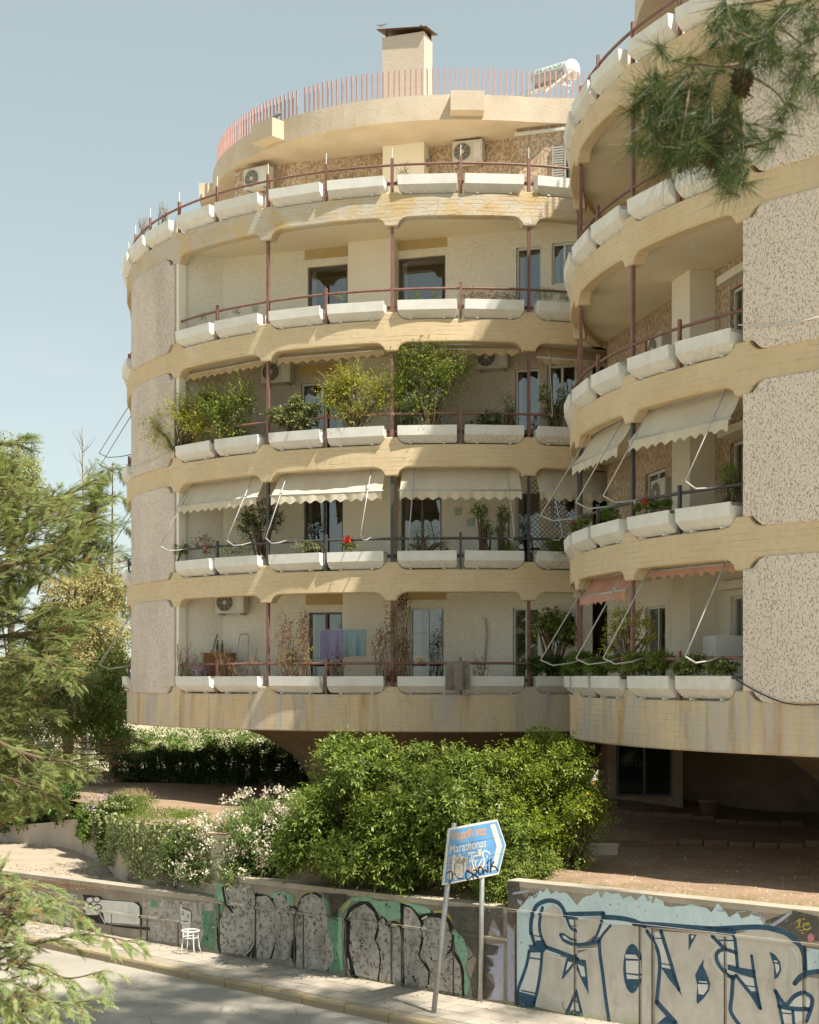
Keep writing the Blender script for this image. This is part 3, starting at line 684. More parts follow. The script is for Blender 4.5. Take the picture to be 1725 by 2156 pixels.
# garden terrace of red dirt behind the walls, drive beside it
def gz(x, y):
    q = Vector((x, y)) - W0; t = q.dot(WT); s = max(0, min(1, (t - 1.5) / 5)); n = q.dot(WN); w = 1.62 if t > .34 else 2.12; f = max(0, min(1, (-n - .3) / 1.6)); f = f * f * (3 - 2 * f); g = 2.1 + .42 * s * s * (3 - 2 * s); return w + (g - w) * f + .02 * math.sin(x * 2.3 + y) + .016 * math.sin(y * 3.1 - x * 1.3)
m = MB(); nx = ny = 60; gp = {}
for i in range(nx + 1):
    for j in range(ny + 1):
        t_ = -24 + (7.4 + 24) * i / nx; n_ = -.12 - 42 * (j / ny) ** 1.6; p = W0 + WT * t_ + WN * n_; m.v.append((p.x, p.y, gz(p.x, p.y)))
for i in range(nx):
    for j in range(ny): a = i * (ny + 1) + j; m.f.append((a, a + ny + 1, a + ny + 2, a + 1))
tag(m.build('garden_ground', M['dirt'], None, True), kind='structure')
NOSE = [(-3.7, 29.5), (-4.1, 29.95), (-5.0, 31.0), (-5.9, 31.7), (-6.5, 32.6), (-6.95, 34.0), (-7.25, 35.0), (-8.1, 36.7), (-8.95, 38.2), (-9.8, 38.95), (-11.3, 39.9), (-14, 41), (-20, 42)]
gp_ = [(x, y, 2.52 + .02 * math.sin(x * 5)) for x, y in NOSE]
m = MB(); nn = len(NOSE)
back = [(x * .55 + 2, y + 14, 2.2) for x, y in NOSE]
m.add(gp_ + back, [(i, nn + i, nn + i + 1, i + 1) for i in range(nn - 1)]); tag(m.build('garden_bed', M['dirt']), kind='structure')
m = MB(); q = [wp(7.3, -.2, 0), wp(40, -.2, 0), wp(46, -12, 0), wp(20, -18, 0), wp(7.3, -12, 0)]
m.add([(p.x, p.y, 1.17 if p.y < 36 else 1.25) for p in q], [(0, 4, 3, 2, 1)]); tag(m.build('driveway', M['drive']), kind='structure')
# street on the far side seen between the buildings
m = MB(); m.quad((2, 55, 1.2), (30, 55, 1.2), (30, 75, 1.35), (2, 75, 1.35)); tag(m.build('far_road', M['asphalt']), kind='structure')

# ------------------------------------------------------------------ the street walls
M['wallconc'] = pave('grimy_retaining_concrete', (.36, .31, .25), (.2, .17, .135))
M['coping'] = pave('lichen_coping', (.46, .40, .32), (.30, .26, .2))
ez3 = Vector((0, 0, 1)); T3 = Vector((*WT, 0)); N3 = Vector((*WN, 0)); O3 = Vector((*W0, 0))
def street_wall(name, label, t0, t1, ztop, zled, grooves, gdepth=.045):
    """t0 < t1 along the wall; panels below a drip ledge are separated by recessed grooves"""
    e = thing(name, label, 'wall', wp((t0 + t1) / 2, -.17, 0)); world_children(e)
    m = MB(); m.frame_box(O3, T3, N3, ez3, t0, t1, -.34, -gdepth, -.2, ztop - .05); m.build('wall_core', M['wallconc'], e)
    m = MB(); m.frame_box(O3, T3, N3, ez3, t0 + .001, t1 - .001, -gdepth, 0, zled + .02, ztop - .1); m.build('upper_face', M['wallconc'], e)
    m = MB(); m.frame_box(O3, T3, N3, ez3, t0 - .004, t1 + .004, -.345, .006, ztop - .1, ztop); m.build('coping', M['coping'], e)
    m = MB(); m.frame_box(O3, T3, N3, ez3, t0 + .002, t1 - .002, -gdepth, .035, zled - .02, zled + .02); m.build('drip_ledge', M['coping'], e)
    ed = [t0] + [x for g in grooves for x in g] + [t1]; cells = []
    for a, c in zip(ed[::2], ed[1::2]):
        m = MB(); m.frame_box(O3, T3, N3, ez3, a, c, -gdepth, 0, -.2, zled - .02); m.build('wall_panel', M['wallconc'], e); cells.append((a, c, 0.))
    for g in grooves: cells.append((g[0], g[1], -gdepth))
    return dict(e=e, t0=t0, t1=t1, ztop=ztop - .1, zled=zled, cells=cells)
tw = lambda u: on_wall(u, 1900)[0]
G5 = lambda cx, cy: ((1440 + cx * 460 / 1725) * .73031, (2540 + cy * 460 / 1725) * .73031)
G6 = lambda cx, cy: ((1850 + cx * 512 / 1725) * .73031, (2560 + cy * 512 / 1725) * .73031)
G4 = lambda cx, cy: ((950 + cx * 510 / 1725) * .73031, (2560 + cy * 510 / 1725) * .73031)
G3 = lambda cx, cy: ((600 + cx * 400 / 1725) * .73031, (2540 + cy * 400 / 1725) * .73031)
G7 = lambda cx, cy: ((60 + cx * 600 / 1725) * .73031, (2520 + cy * 600 / 1725) * .73031)
def gr(G, *xs): return [tuple(sorted((tw(G(a, 0)[0]), tw(G(c, 0)[0])))) for a, c in xs]
def srt(g): return sorted(g)
WR = street_wall('graffiti_wall', 'tall right retaining wall sprayed with pale blue and grey lettering', -9, .34, 2.2, 1.69, srt(gr(G5, (165, 190), (806, 838), (1508, 1543), (1645, 1685)) + gr(G6, (800, 832), (1565, 1602))))
WM = street_wall('graffiti_wall', 'middle retaining wall with silver black and green bubble lettering under the bushes', .345, 7.37, 1.72, 1.17, srt(gr(G3, (135, 155), (582, 608), (1066, 1092), (1180, 1204)) + gr(G4, (152, 178), (600, 624), (703, 727), (1205, 1222), (1448, 1470))))
WL = street_wall('graffiti_wall', 'low left parapet with cat-like white graffiti beside the drive', 7.375, 22, 1.25, .66, srt(gr(G7, (475, 485), (516, 528), (988, 1000), (1042, 1056), (1300, 1312), (752, 758))))
# ------------------------------------------------------------------ graffiti: flat paint films on the wall faces
M['g_blue'] = peel_mat('pale_blue_spray', (.50, .64, .68), (.56, .67, .69), .62, .8, (.33, .32, .28), .35)
M['g_navy'] = peel_mat('navy_spray', (.025, .07, .125), (.045, .10, .16), .645, .7, (.08, .1, .12), .3)
M['g_beige'] = peel_mat('warm_grey_spray', (.57, .535, .475), (.50, .465, .41), .68, .8, (.27, .22, .16), .6)
M['g_white'] = peel_mat('white_spray', (.68, .67, .64), (.6, .59, .56), .66, .8, (.3, .28, .24), .4)
M['g_lilac'] = peel_mat('lilac_spray', (.36, .37, .47), (.42, .42, .50), .6, .8)
M['g_silver'] = peel_mat('silver_spray', (.44, .415, .375), (.33, .305, .27), .535, .6, (.14, .125, .105), .85)
M['g_green'] = peel_mat('green_spray', (.16, .31, .205), (.11, .235, .145), .55, .8, (.12, .16, .1), .6)
M['g_mint'] = peel_mat('mint_spray', (.27, .45, .32), (.22, .40, .27), .58, .8, (.12, .16, .1), .5)
M['g_black'] = peel_mat('black_spray', (.016, .017, .018), (.03, .03, .028), .64, .7, (.06, .055, .045), .4)
M['g_yellow'] = peel_mat('yellow_spray', (.48, .40, .07), (.42, .34, .06), .64, .8)
M['g_smoke'] = peel_mat('dark_grey_spray', (.085, .08, .07), (.12, .11, .095), .57, .85, (.2, .16, .11), .7)
M['g_pink'] = peel_mat('pink_spray', (.5, .22, .24), None or (.45, .2, .2), .6, .8)

def clip_tri(poly, ax, lim, keep_less):
    out = []
    for i in range(len(poly)):
        a, c = poly[i], poly[(i + 1) % len(poly)]; da, dc = a[ax] - lim, c[ax] - lim
        if keep_less: da, dc = -da, -dc
        if da >= 0: out.append(a)
        if da * dc < 0: f = da / (da - dc); out.append((a[0] + (c[0] - a[0]) * f, a[1] + (c[1] - a[1]) * f))
    return out
LAY = [0]
def decal(wl, name, mat, polys):
    """polygons in wall coordinates (t, z), laid on whichever face of the wall they fall on"""
    LAY[0] += 1; off = .0025 + .0009 * (LAY[0] % 16); m = MB(); zl = wl['zled']
    for poly in polys:
        if len(poly) < 3: continue
        for tri in tessellate_polygon([[Vector((p[0], p[1], 0)) for p in poly]]):
            tr = [poly[i] for i in tri]
            regs = [(a, c, -1, zl - .02, dp) for a, c, dp in wl['cells']] + [(wl['t0'], wl['t1'], zl - .02, zl + .02, .035), (wl['t0'], wl['t1'], zl + .02, wl['ztop'], 0.), (wl['t0'], wl['t1'], wl['ztop'], wl['ztop'] + .09, .006)]
            for a, c, z0, z1, dp in regs:
                q = clip_tri(tr, 0, a, False)
                for ax, lim, ls in ((0, c, True), (1, z0, False), (1, z1, True)):
                    if len(q) >= 3: q = clip_tri(q, ax, lim, ls)
                if len(q) >= 3: m.add([wp(p[0], dp + off, p[1]) for p in q], [tuple(range(len(q)))])
    if m.f: return m.build(name, M[mat], wl['e'])
def uvp(G, pts): return [on_wall(*G(*p)) for p in pts]
def smooth_path(pts, n=5):
    out = []
    for i in range(len(pts) - 1):
        p0, p1, p2, p3 = pts[max(i - 1, 0)], pts[i], pts[i + 1], pts[min(i + 2, len(pts) - 1)]
        for j in range(n):
            f = j / n; out.append(tuple(.5 * (2 * p1[a] + (p2[a] - p0[a]) * f + (2 * p0[a] - 5 * p1[a] + 4 * p2[a] - p3[a]) * f * f + (3 * p1[a] - p0[a] - 3 * p2[a] + p3[a]) * f ** 3) for a in range(len(p1))))
    return out + [pts[-1]]
def stroke(G, pts, w_, sm=True, taper=False):
    p = uvp(G, pts) if G else pts
    if sm and len(p) > 2: p = smooth_path(p, 4)
    out = []; k = len(p); L, R = [], []
    for i in range(k):
        a, c = p[max(i - 1, 0)], p[min(i + 1, k - 1)]; dx, dz = c[0] - a[0], c[1] - a[1]; l = math.hypot(dx, dz) or 1
        ww = w_ / 2 * (1 if not taper else (1 - i / (k - 1)) * .9 + .1); L.append((p[i][0] - dz / l * ww, p[i][1] + dx / l * ww)); R.append((p[i][0] + dz / l * ww, p[i][1] - dx / l * ww))
    for i in range(k - 1): out.append([L[i], L[i + 1], R[i + 1], R[i]])
    for q in (p[0], p[-1]):
        if not taper: out.append([(q[0] + w_ * .49 * math.cos(a * math.pi / 4), q[1] + w_ * .49 * math.sin(a * math.pi / 4)) for a in range(8)])
    return out
def ell(cx, cy, rx, ry, a0=0, a1=360, n=22, rot=0): return [(cx + rx * math.cos(math.radians(a0 + (a1 - a0) * i / n)), cy + ry * math.sin(math.radians(a0 + (a1 - a0) * i / n))) for i in range(n + 1)]

# right wall --------------------------------------------------------------
w_ = WR
decal(w_, 'dark_undercoat', 'g_smoke', [uvp(G5, [(85, 10), (215, 10), (230, 130), (300, 200), (215, 330), (85, 315)]), uvp(G5, [(60, 340), (190, 350), (150, 520), (100, 460)]), uvp(G6, [(1180, 330), (1480, 220), (1725, 280), (1725, 520), (1560, 520), (1400, 400)])])
decal(w_, 'lilac_paint', 'g_lilac', [uvp(G5, [(-60, 560), (60, 440), (165, 560), (165, 1310), (-60, 1290)]), uvp(G5, [(140, 130), (260, 105), (330, 95), (330, 120), (150, 150)]), uvp(G5, [(190, 200), (250, 220), (240, 270), (210, 250)])] + stroke(G6, [(1250, 380), (1360, 310), (1450, 240)], .05) + stroke(G6, [(1050, 285), (1100, 235), (1190, 300), (1185, 350)], .03))
top = [(195, 1340), (192, 345), (225, 290), (262, 250), (300, 215), (330, 150), (370, 175), (430, 100), (470, 125), (520, 88), (560, 130), (620, 90), (650, 150), (700, 118), (745, 160), (790, 215), (830, 245), (860, 218), (900, 180), (960, 138), (975, 180), (1080, 122), (1090, 190), (1150, 118), (1210, 145), (1300, 128), (1340, 175), (1420, 140), (1470, 190), (1560, 150), (1600, 200), (1660, 170)]
t6 = [(60, 90), (95, 150), (150, 118), (200, 105), (240, 160), (300, 205), (350, 165), (410, 200), (480, 180), (560, 190), (620, 170), (680, 215), (750, 170), (800, 240), (870, 290), (930, 255), (990, 280), (1080, 240), (1150, 290), (1195, 380), (1190, 420)]
jj = random.Random(3); top = top[:2] + [(x + jj.uniform(-14, 14), y + jj.uniform(-22, 22)) for x, y in top[2:]]; t6 = [(x + jj.uniform(-18, 18), y + jj.uniform(-26, 26)) for x, y in t6]
decal(w_, 'pale_blue_background', 'g_blue', [uvp(G5, top) + uvp(G6, t6) + uvp(G5, [(1400, 480), (1000, 600), (500, 900), (400, 1340)]), uvp(G6, [(1608, 585), (1725, 600), (1725, 800), (1608, 810)])])
body = uvp(G5, [(480, 760), (720, 830), (1080, 700), (1120, 560), (1220, 480), (1500, 480), (1700, 530)]) + uvp(G6, [(100, 420), (600, 440), (900, 450), (1150, 395), (1400, 460), (1550, 600), (1590, 800), (1510, 930), (1620, 870), (1725, 880), (1725, 1400), (900, 1420), (0, 1440)]) + uvp(G5, [(1200, 1560), (390, 1360), (440, 1100)])
decal(w_, 'grey_letter_fill', 'g_beige', [body, uvp(G5, [(480, 340), (520, 285), (590, 258), (650, 290), (690, 370), (740, 500), (800, 580), (840, 560), (840, 420), (1100, 380), (1090, 470), (1040, 580), (940, 660), (840, 690), (850, 810), (720, 800), (540, 730), (480, 640), (450, 500), (455, 400)])])
wh = [[(370, 400), (415, 395), (430, 560), (450, 630), (385, 625), (365, 520)], [(340, 790), (450, 790), (450, 950), (405, 1180), (380, 1245), (250, 1190), (300, 980)], [(735, 420), (835, 420), (835, 545), (780, 520)], [(1130, 480), (1195, 480), (1110, 600), (1050, 610)]]
decal(w_, 'white_letter_fill', 'g_white', [uvp(G5, p) for p in wh] + [uvp(G6, p) for p in ([(75, 440), (190, 440), (290, 740), (330, 860), (185, 770), (170, 620)], [(760, 490), (890, 480), (915, 640), (920, 740), (840, 745), (765, 715), (745, 660), (800, 600), (830, 590)], [(920, 850), (1110, 880), (1140, 1040), (1030, 1000)], [(840, 800), (1100, 850), (1100, 870), (840, 815)], [(1360, 1130), (1500, 1060), (1600, 1060), (1660, 1110), (1600, 1270), (1480, 1320), (1370, 1310)])])
nv = []
for p, ww in (([(345, 570), (345, 450), (375, 330), (410, 265), (480, 225), (560, 213), (640, 240), (690, 300), (718, 372)], .075), ([(720, 362), (850, 357), (1130, 352)], .075), ([(1122, 345), (1118, 440)], .06), ([(470, 290), (445, 390), (437, 500), (455, 600), (500, 700)], .06), ([(350, 570), (385, 690)], .07), ([(735, 410), (770, 500), (830, 550)], .055), ([(665, 580), (700, 640), (780, 678), (840, 690), (940, 683), (1080, 655)], .06), ([(690, 572), (760, 620), (830, 650)], .04), ([(1100, 470), (1055, 590), (1010, 650)], .05), ([(1205, 485), (1115, 590), (1085, 660)], .045),
              ([(520, 722), (640, 765), (730, 800), (850, 845)], .075), ([(325, 760), (300, 900), (250, 1050), (205, 1180), (193, 1345)], .06), ([(465, 770), (450, 950), (420, 1150), (372, 1350)], .06), ([(330, 832), (460, 850)], .025), ([(240, 1185), (400, 1218)], .025), ([(380, 592), (460, 605)], .02), ([(830, 1185), (785, 1310), (722, 1440)], .05), ([(833, 1190), (868, 1330), (895, 1450)], .05), ([(790, 1300), (855, 1310)], .02), ([(1082, 640), (1092, 800), (1120, 1000), (1150, 1250), (1192, 1530)], .065), ([(1145, 392), (1300, 402), (1450, 432), (1580, 490)], .08), ([(770, 488), (830, 490)], .02)): nv += stroke(G5, p, ww)
for p in ([(715, 365), (865, 395), (860, 425), (730, 412)], [(330, 690), (390, 690), (400, 645), (480, 640), (530, 722), (480, 775), (322, 775)], [(190, 1190), (400, 1245), (385, 1320), (360, 1375), (190, 1365)], [(730, 830), (845, 840), (815, 905), (770, 965), (690, 1060), (675, 1065), (715, 890)], [(840, 840), (940, 860), (972, 1230), (905, 1100), (830, 935)], [(715, 1405), (890, 1412), (900, 1465), (715, 1445)], ell(1440, 948, 98, 268)): nv.append(uvp(G5, p))
for p, ww in (([(-60, 350), (200, 362), (480, 385), (700, 398), (900, 390), (1000, 385), (1150, 382), (1300, 402), (1420, 450), (1520, 530), (1578, 640), (1590, 800)], .08), ([(55, 420), (130, 540), (168, 640), (180, 750), (175, 850), (160, 1000), (150, 1110)], .065), ([(190, 420), (240, 580), (290, 740), (330, 880), (365, 990)], .065), ([(140, 490), (220, 492)], .02), ([(180, 732), (290, 752)], .02), ([(150, 1110), (230, 1200), (330, 1310)], .09), ([(690, 470), (805, 590)], .06), ([(905, 470), (920, 600), (935, 770)], .055), ([(925, 632), (830, 602), (760, 612), (728, 660), (750, 740), (830, 840), (900, 880)], .06), ([(1072, 660), (1098, 850), (1130, 1030), (1160, 1175)], .05), ([(920, 850), (1000, 950), (1080, 1050), (1150, 1165)], .06), ([(890, 870), (880, 1050), (866, 1180), (900, 1260), (960, 1340)], .065), ([(760, 510), (890, 512)], .025), ([(1020, 950), (1120, 965)], .02), ([(1300, 1000), (1350, 1080), (1408, 1135), (1480, 1060), (1560, 1020), (1640, 1050), (1662, 1100), (1640, 1200), (1600, 1300)], .065), ([(1308, 1010), (1340, 1150), (1375, 1320)], .05), ([(1340, 1150), (1480, 1175), (1630, 1182)], .07), ([(1472, 1190), (1482, 1330)], .05), ([(1360, 1215), (1460, 1225)], .02), ([(1490, 930), (1540, 870), (1600, 832), (1725, 812)], .075)): nv += stroke(G6, p, ww)
for p in ([(190, 770), (300, 792), (365, 960), (402, 1060), (340, 975), (270, 890)], [(150, 1324), (235, 1250), (345, 1324)], [(460, 450), (540, 455), (485, 555), (460, 615)], [(610, 688), (602, 760), (640, 840), (672, 930), (660, 1000), (610, 1070), (548, 1130), (535, 1100), (545, 950), (523, 850), (560, 770)], [(580, 372), (930, 392), (910, 465), (760, 445)], [(840, 742), (935, 770), (1110, 800), (1112, 885), (960, 840), (840, 795)], [(1060, 1005), (1135, 1005), (1166, 1180)], [(1243, 618), (1300, 650), (1350, 720), (1362, 800), (1330, 870), (1292, 892), (1288, 760)], [(830, 840), (920, 850), (900, 920), (880, 900)]): nv.append(uvp(G6, p))
decal(w_, 'navy_outline', 'g_navy', nv)
decal(w_, 'white_highlight', 'g_white', [uvp(G5, p) for p in ([(745, 872), (798, 882), (745, 955), (722, 972)], [(850, 900), (920, 930), (935, 1035), (892, 1032)], [(1368, 795), (1480, 800), (1508, 845), (1370, 838)], [(1372, 862), (1520, 865), (1528, 1008), (1375, 992)], [(1378, 1008), (1524, 1030), (1524, 1062), (1385, 1060)], [(685, 590), (720, 600), (770, 645), (700, 625)], [(800, 1320), (850, 1325), (862, 1400), (775, 1395)], [(395, 325), (430, 320), (428, 350), (395, 345)])]
      + [uvp(G6, p) for p in ([(550, 935), (650, 940), (645, 985), (605, 1040), (556, 1030)], [(560, 905), (640, 912), (640, 925), (558, 915)], [(1296, 735), (1338, 745), (1342, 800), (1315, 840)], [(1288, 705), (1320, 708), (1325, 725), (1290, 720)], [(480, 462), (520, 465), (490, 500)])]
      + stroke(G5, [(525, 800), (690, 850), (685, 960)], .02) + stroke(G5, [(845, 740), (1045, 735), (1050, 800)], .02) + stroke(G5, [(605, 540), (600, 600), (680, 690), (800, 720)], .02) + stroke(G6, [(620, 470), (740, 560), (680, 640), (720, 760), (790, 840)], .02) + stroke(G6, [(1450, 560), (1520, 680), (1510, 830)], .02))
decal(w_, 'marker_tag', 'g_black', stroke(G5, [(330, 120), (305, 195)], .012) + stroke(G5, [(325, 190), (360, 130), (375, 185), (400, 120)], .012) + stroke(G5, [(395, 185), (425, 120)], .012) + stroke(G5, [(700, 1310), (682, 1330), (705, 1390), (770, 1395), (830, 1415), (830, 1460), (805, 1490)], .008))
decal(w_, 'yellow_tag', 'g_yellow', stroke(G6, [(1512, 330), (1545, 305), (1528, 380)], .022) + stroke(G6, [(1510, 382), (1550, 378)], .02) + stroke(G6, [(1565, 300), (1590, 305)], .018) + stroke(G6, [(1632, 345), (1585, 350), (1575, 385), (1605, 408), (1650, 385)], .02) + stroke(G6, [(1590, 365), (1640, 360)], .012) + stroke(G6, [(1540, 415), (1580, 412)], .014) + stroke(G6, [(1555, 440), (1585, 438)], .014))
decal(w_, 'purple_tag', 'g_lilac', stroke(G6, [(745, 222), (800, 228)], .02) + stroke(G6, [(930, 235), (1010, 228)], .02)); decal(w_, 'pink_tag', 'g_pink', [uvp(G6, ell(1650, 485, 34, 42))])

# middle wall -----------------------------------------------------------------
w_ = WM
decal(w_, 'green_background', 'g_green', [uvp(G3, p) for p in ([(70, 270), (230, 300), (150, 420), (110, 600), (130, 870), (66, 860)], [(1420, 180), (1640, 200), (1660, 500), (1700, 1150), (1500, 1120), (1570, 950), (1500, 640)])])
decal(w_, 'mint_background', 'g_mint', [uvp(G3, [(90, 20), (220, 30), (170, 80), (210, 260), (90, 240)]), uvp(G3, [(790, 180), (860, 140), (960, 130), (1070, 180), (1075, 300), (1000, 300), (980, 190), (900, 150), (820, 230)])] + [uvp(G4, p) for p in ([(90, 330), (150, 180), (230, 90), (370, 85), (470, 130), (690, 130), (700, 300), (580, 320), (480, 240), (400, 130), (230, 130), (130, 250), (130, 840), (80, 600)], [(690, 140), (760, 140), (960, 190), (1000, 240), (880, 260), (800, 180)], [(1205, 400), (1300, 460), (1360, 640), (1330, 800), (1380, 920), (1350, 1050), (1320, 1040), (1320, 800), (1230, 560)])])
decal(w_, 'dark_undercoat', 'g_smoke', [uvp(G3, [(1420, 150), (1725, 160), (1725, 260), (1640, 300), (1600, 450), (1550, 440), (1500, 260)]), uvp(G4, [(0, 60), (210, 80), (100, 200), (85, 330), (0, 280)]), uvp(G4, [(1140, 180), (1510, 190), (1510, 1100), (1400, 1070), (1380, 900), (1440, 700), (1300, 480), (1230, 400)]), uvp(G4, [(1510, 200), (1700, 200), (1690, 480), (1600, 280), (1545, 470), (1510, 480)]), uvp(G4, [(1505, 545), (1660, 570), (1600, 660), (1520, 650), (1600, 760), (1510, 760), (1580, 800), (1515, 850), (1610, 960), (1540, 1090), (1505, 1080)])])
silver = [uvp(G3, p) for p in ([(230, 20), (540, 40), (590, 200), (580, 700), (470, 930), (170, 880), (130, 560), (200, 380), (330, 400), (240, 250)], [(600, 200), (690, 185), (790, 250), (850, 450), (840, 760), (760, 960), (610, 960)], [(830, 200), (930, 160), (1000, 260), (1060, 440), (1140, 500), (1090, 660), (1040, 800), (990, 990), (820, 970), (860, 600)], [(1100, 450), (1160, 220), (1290, 150), (1430, 220), (1500, 420), (1480, 600), (1560, 800), (1540, 1010), (1490, 1110), (1200, 1090), (1110, 1000)])]
silver += [uvp(G4, p) for p in ([(215, 300), (260, 210), (350, 155), (440, 240), (480, 350), (440, 500), (490, 600), (495, 760), (470, 900), (260, 850), (200, 600)], [(490, 320), (530, 290), (590, 400), (690, 380), (720, 600), (710, 900), (600, 930), (490, 900), (510, 700), (480, 480)], [(735, 180), (800, 200), (890, 330), (905, 480), (870, 660), (970, 820), (960, 960), (740, 940), (730, 500)], [(910, 380), (960, 310), (1060, 290), (1150, 330), (1200, 450), (1190, 580), (1120, 700), (1210, 650), (1280, 760), (1300, 1040), (960, 970), (1000, 820), (930, 700)])]
decal(w_, 'silver_letter_fill', 'g_silver', silver)
bk = []
for G, p, ww in ((G3, [(195, 70), (190, 150), (230, 280), (330, 400)], .07), (G3, [(215, 70), (260, 250), (340, 395)], .05), (G3, [(595, 170), (590, 500), (580, 760), (500, 930)], .05), (G3, [(620, 180), (690, 180), (790, 240), (845, 420), (850, 700), (780, 960)], .04), (G3, [(610, 160), (620, 400), (660, 560)], .04), (G3, [(830, 200), (860, 420), (890, 740)], .035), (G3, [(800, 230), (880, 165), (960, 165), (1000, 280)], .04), (G3, [(1000, 400), (1020, 320), (1080, 330), (1140, 420), (1150, 560), (1070, 720), (1040, 950)], .05), (G3, [(1010, 600), (1060, 680), (1090, 690)], .06), (G3, [(1110, 430), (1140, 280), (1220, 165), (1330, 160), (1440, 240), (1505, 430), (1470, 620), (1550, 780), (1550, 960), (1490, 1110)], .05), (G3, [(1310, 510), (1350, 560), (1400, 620), (1480, 630)], .05), (G3, [(150, 430), (100, 500), (110, 700), (150, 850)], .1), (G3, [(590, 780), (560, 940)], .06), (G3, [(1090, 700), (1070, 1000)], .07),
                 (G4, [(160, 340), (200, 220), (280, 165), (350, 145), (430, 210), (480, 330), (450, 470), (380, 590), (320, 560), (310, 460)], .06), (G4, [(190, 330), (180, 500), (195, 700), (250, 850)], .14), (G4, [(440, 530), (490, 600), (498, 780), (480, 900)], .035), (G4, [(485, 340), (520, 290), (560, 340), (575, 420)], .04), (G4, [(590, 370), (630, 335), (690, 370), (720, 480)], .04), (G4, [(710, 160), (705, 370)], .06), (G4, [(710, 165), (790, 175), (860, 250), (905, 350), (905, 500), (870, 670), (960, 800), (950, 960)], .055), (G4, [(890, 310), (950, 260), (1060, 265), (1150, 320), (1205, 440), (1180, 590), (1100, 640)], .08), (G4, [(990, 590), (1010, 700), (1070, 740), (1110, 690)], .06), (G4, [(1210, 630), (1270, 720), (1305, 860), (1305, 1040)], .05), (G4, [(480, 470), (520, 600), (540, 760)], .012), (G4, [(935, 470), (925, 690), (1000, 840), (990, 960)], .014), (G4, [(715, 420), (720, 920)], .07), (G4, [(820, 870), (850, 950)], .04)): bk += stroke(G, p, ww * (1.35 if ww > .03 else 1))
bk += [uvp(G3, [(1285, 540), (1320, 500), (1350, 560), (1400, 640), (1330, 680), (1290, 650)]), uvp(G4, [(545, 450), (575, 400), (600, 470), (585, 550), (555, 545)]), uvp(G4, [(310, 450), (340, 500), (400, 540), (410, 580), (340, 600), (310, 540)])]
bk += stroke(G4, [(480, 115), (495, 150), (512, 120)], .016) + stroke(G4, [(495, 150), (490, 175)], .016) + [uvp(G4, ell(528, 158, 3, 4)), uvp(G4, ell(528, 178, 3, 4))] + stroke(G4, [(555, 130), (550, 200), (590, 190), (592, 150), (555, 130)], .016) + stroke(G4, [(603, 165), (600, 205)], .016) + stroke(G4, [(620, 150), (618, 208)], .016) + stroke(G4, [(640, 165), (620, 185), (640, 210)], .016) + stroke(G4, [(650, 190), (665, 178), (655, 172), (645, 200), (662, 212)], .014) + stroke(G4, [(555, 218), (628, 228)], .016)
bk += stroke(G4, [(1285, 560), (1275, 510), (1310, 500), (1340, 540)], .016) + stroke(G4, [(1285, 560), (1310, 620), (1345, 700), (1400, 660), (1418, 600)], .016) + stroke(G4, [(1305, 560), (1350, 560)], .014) + stroke(G4, [(1325, 562), (1320, 620)], .014)
decal(w_, 'black_outline', 'g_black', bk)
decal(w_, 'white_highlight', 'g_white', stroke(G3, [(440, 930), (540, 840), (575, 700), (580, 300), (560, 200)], .02) + stroke(G3, [(660, 200), (730, 200), (810, 300), (845, 480), (840, 700), (770, 950)], .02) + stroke(G3, [(1440, 240), (1490, 360), (1490, 560), (1450, 630)], .025) + stroke(G3, [(1400, 650), (1500, 700), (1550, 850), (1540, 1000), (1490, 1090)], .025) + stroke(G3, [(205, 80), (235, 250)], .018) + stroke(G3, [(1300, 550), (1325, 560), (1345, 605)], .02) + stroke(G4, [(330, 490), (385, 540)], .025) + stroke(G4, [(800, 240), (850, 330), (890, 440)], .06) + stroke(G4, [(840, 710), (900, 790), (940, 840)], .05) + stroke(G4, [(1110, 580), (1160, 540), (1170, 460)], .03) + stroke(G4, [(1015, 620), (1045, 640)], .025) + stroke(G4, [(905, 305), (950, 280)], .03) + stroke(G4, [(180, 690), (195, 790)], .02) + stroke(G4, [(185, 300), (215, 240)], .02))
decal(w_, 'yellow_outline', 'g_yellow', stroke(G3, [(220, 20), (215, 55), (175, 75), (180, 160), (200, 260)], .02) + stroke(G3, [(160, 420), (100, 430), (80, 560), (105, 780), (130, 880)], .02) + stroke(G3, [(225, 320), (165, 380), (155, 420)], .018) + stroke(G3, [(1180, 175), (1240, 140), (1310, 140)], .02) + stroke(G3, [(790, 210), (860, 165), (930, 150)], .018) + stroke(G3, [(1010, 300), (1070, 300), (1085, 180), (1130, 155)], .018) + stroke(G3, [(1430, 220), (1500, 340), (1505, 520), (1490, 620), (1560, 780), (1570, 950), (1510, 1115)], .025)
      + stroke(G4, [(130, 830), (95, 700), (80, 450), (95, 280), (150, 160), (230, 115), (360, 100), (430, 140), (470, 225), (540, 245), (590, 300), (670, 295), (680, 150), (740, 135), (800, 160), (860, 225), (920, 215)], .04) + stroke(G4, [(1020, 235), (1120, 240), (1190, 310), (1240, 430), (1240, 560), (1300, 660), (1330, 860), (1330, 1040)], .04))
decal(w_, 'lilac_paint', 'g_lilac', [uvp(G4, p) for p in ([(1660, 480), (1700, 240), (1640, 270), (1610, 300), (1650, 360), (1660, 420), (1560, 370), (1550, 390), (1600, 420), (1640, 470)], [(1550, 545), (1700, 545), (1700, 1100), (1560, 1090), (1620, 960), (1600, 850), (1510, 800), (1520, 790), (1610, 760), (1590, 690), (1520, 660), (1640, 650), (1660, 580)], [(1370, 370), (1455, 405), (1450, 425), (1380, 400)])])

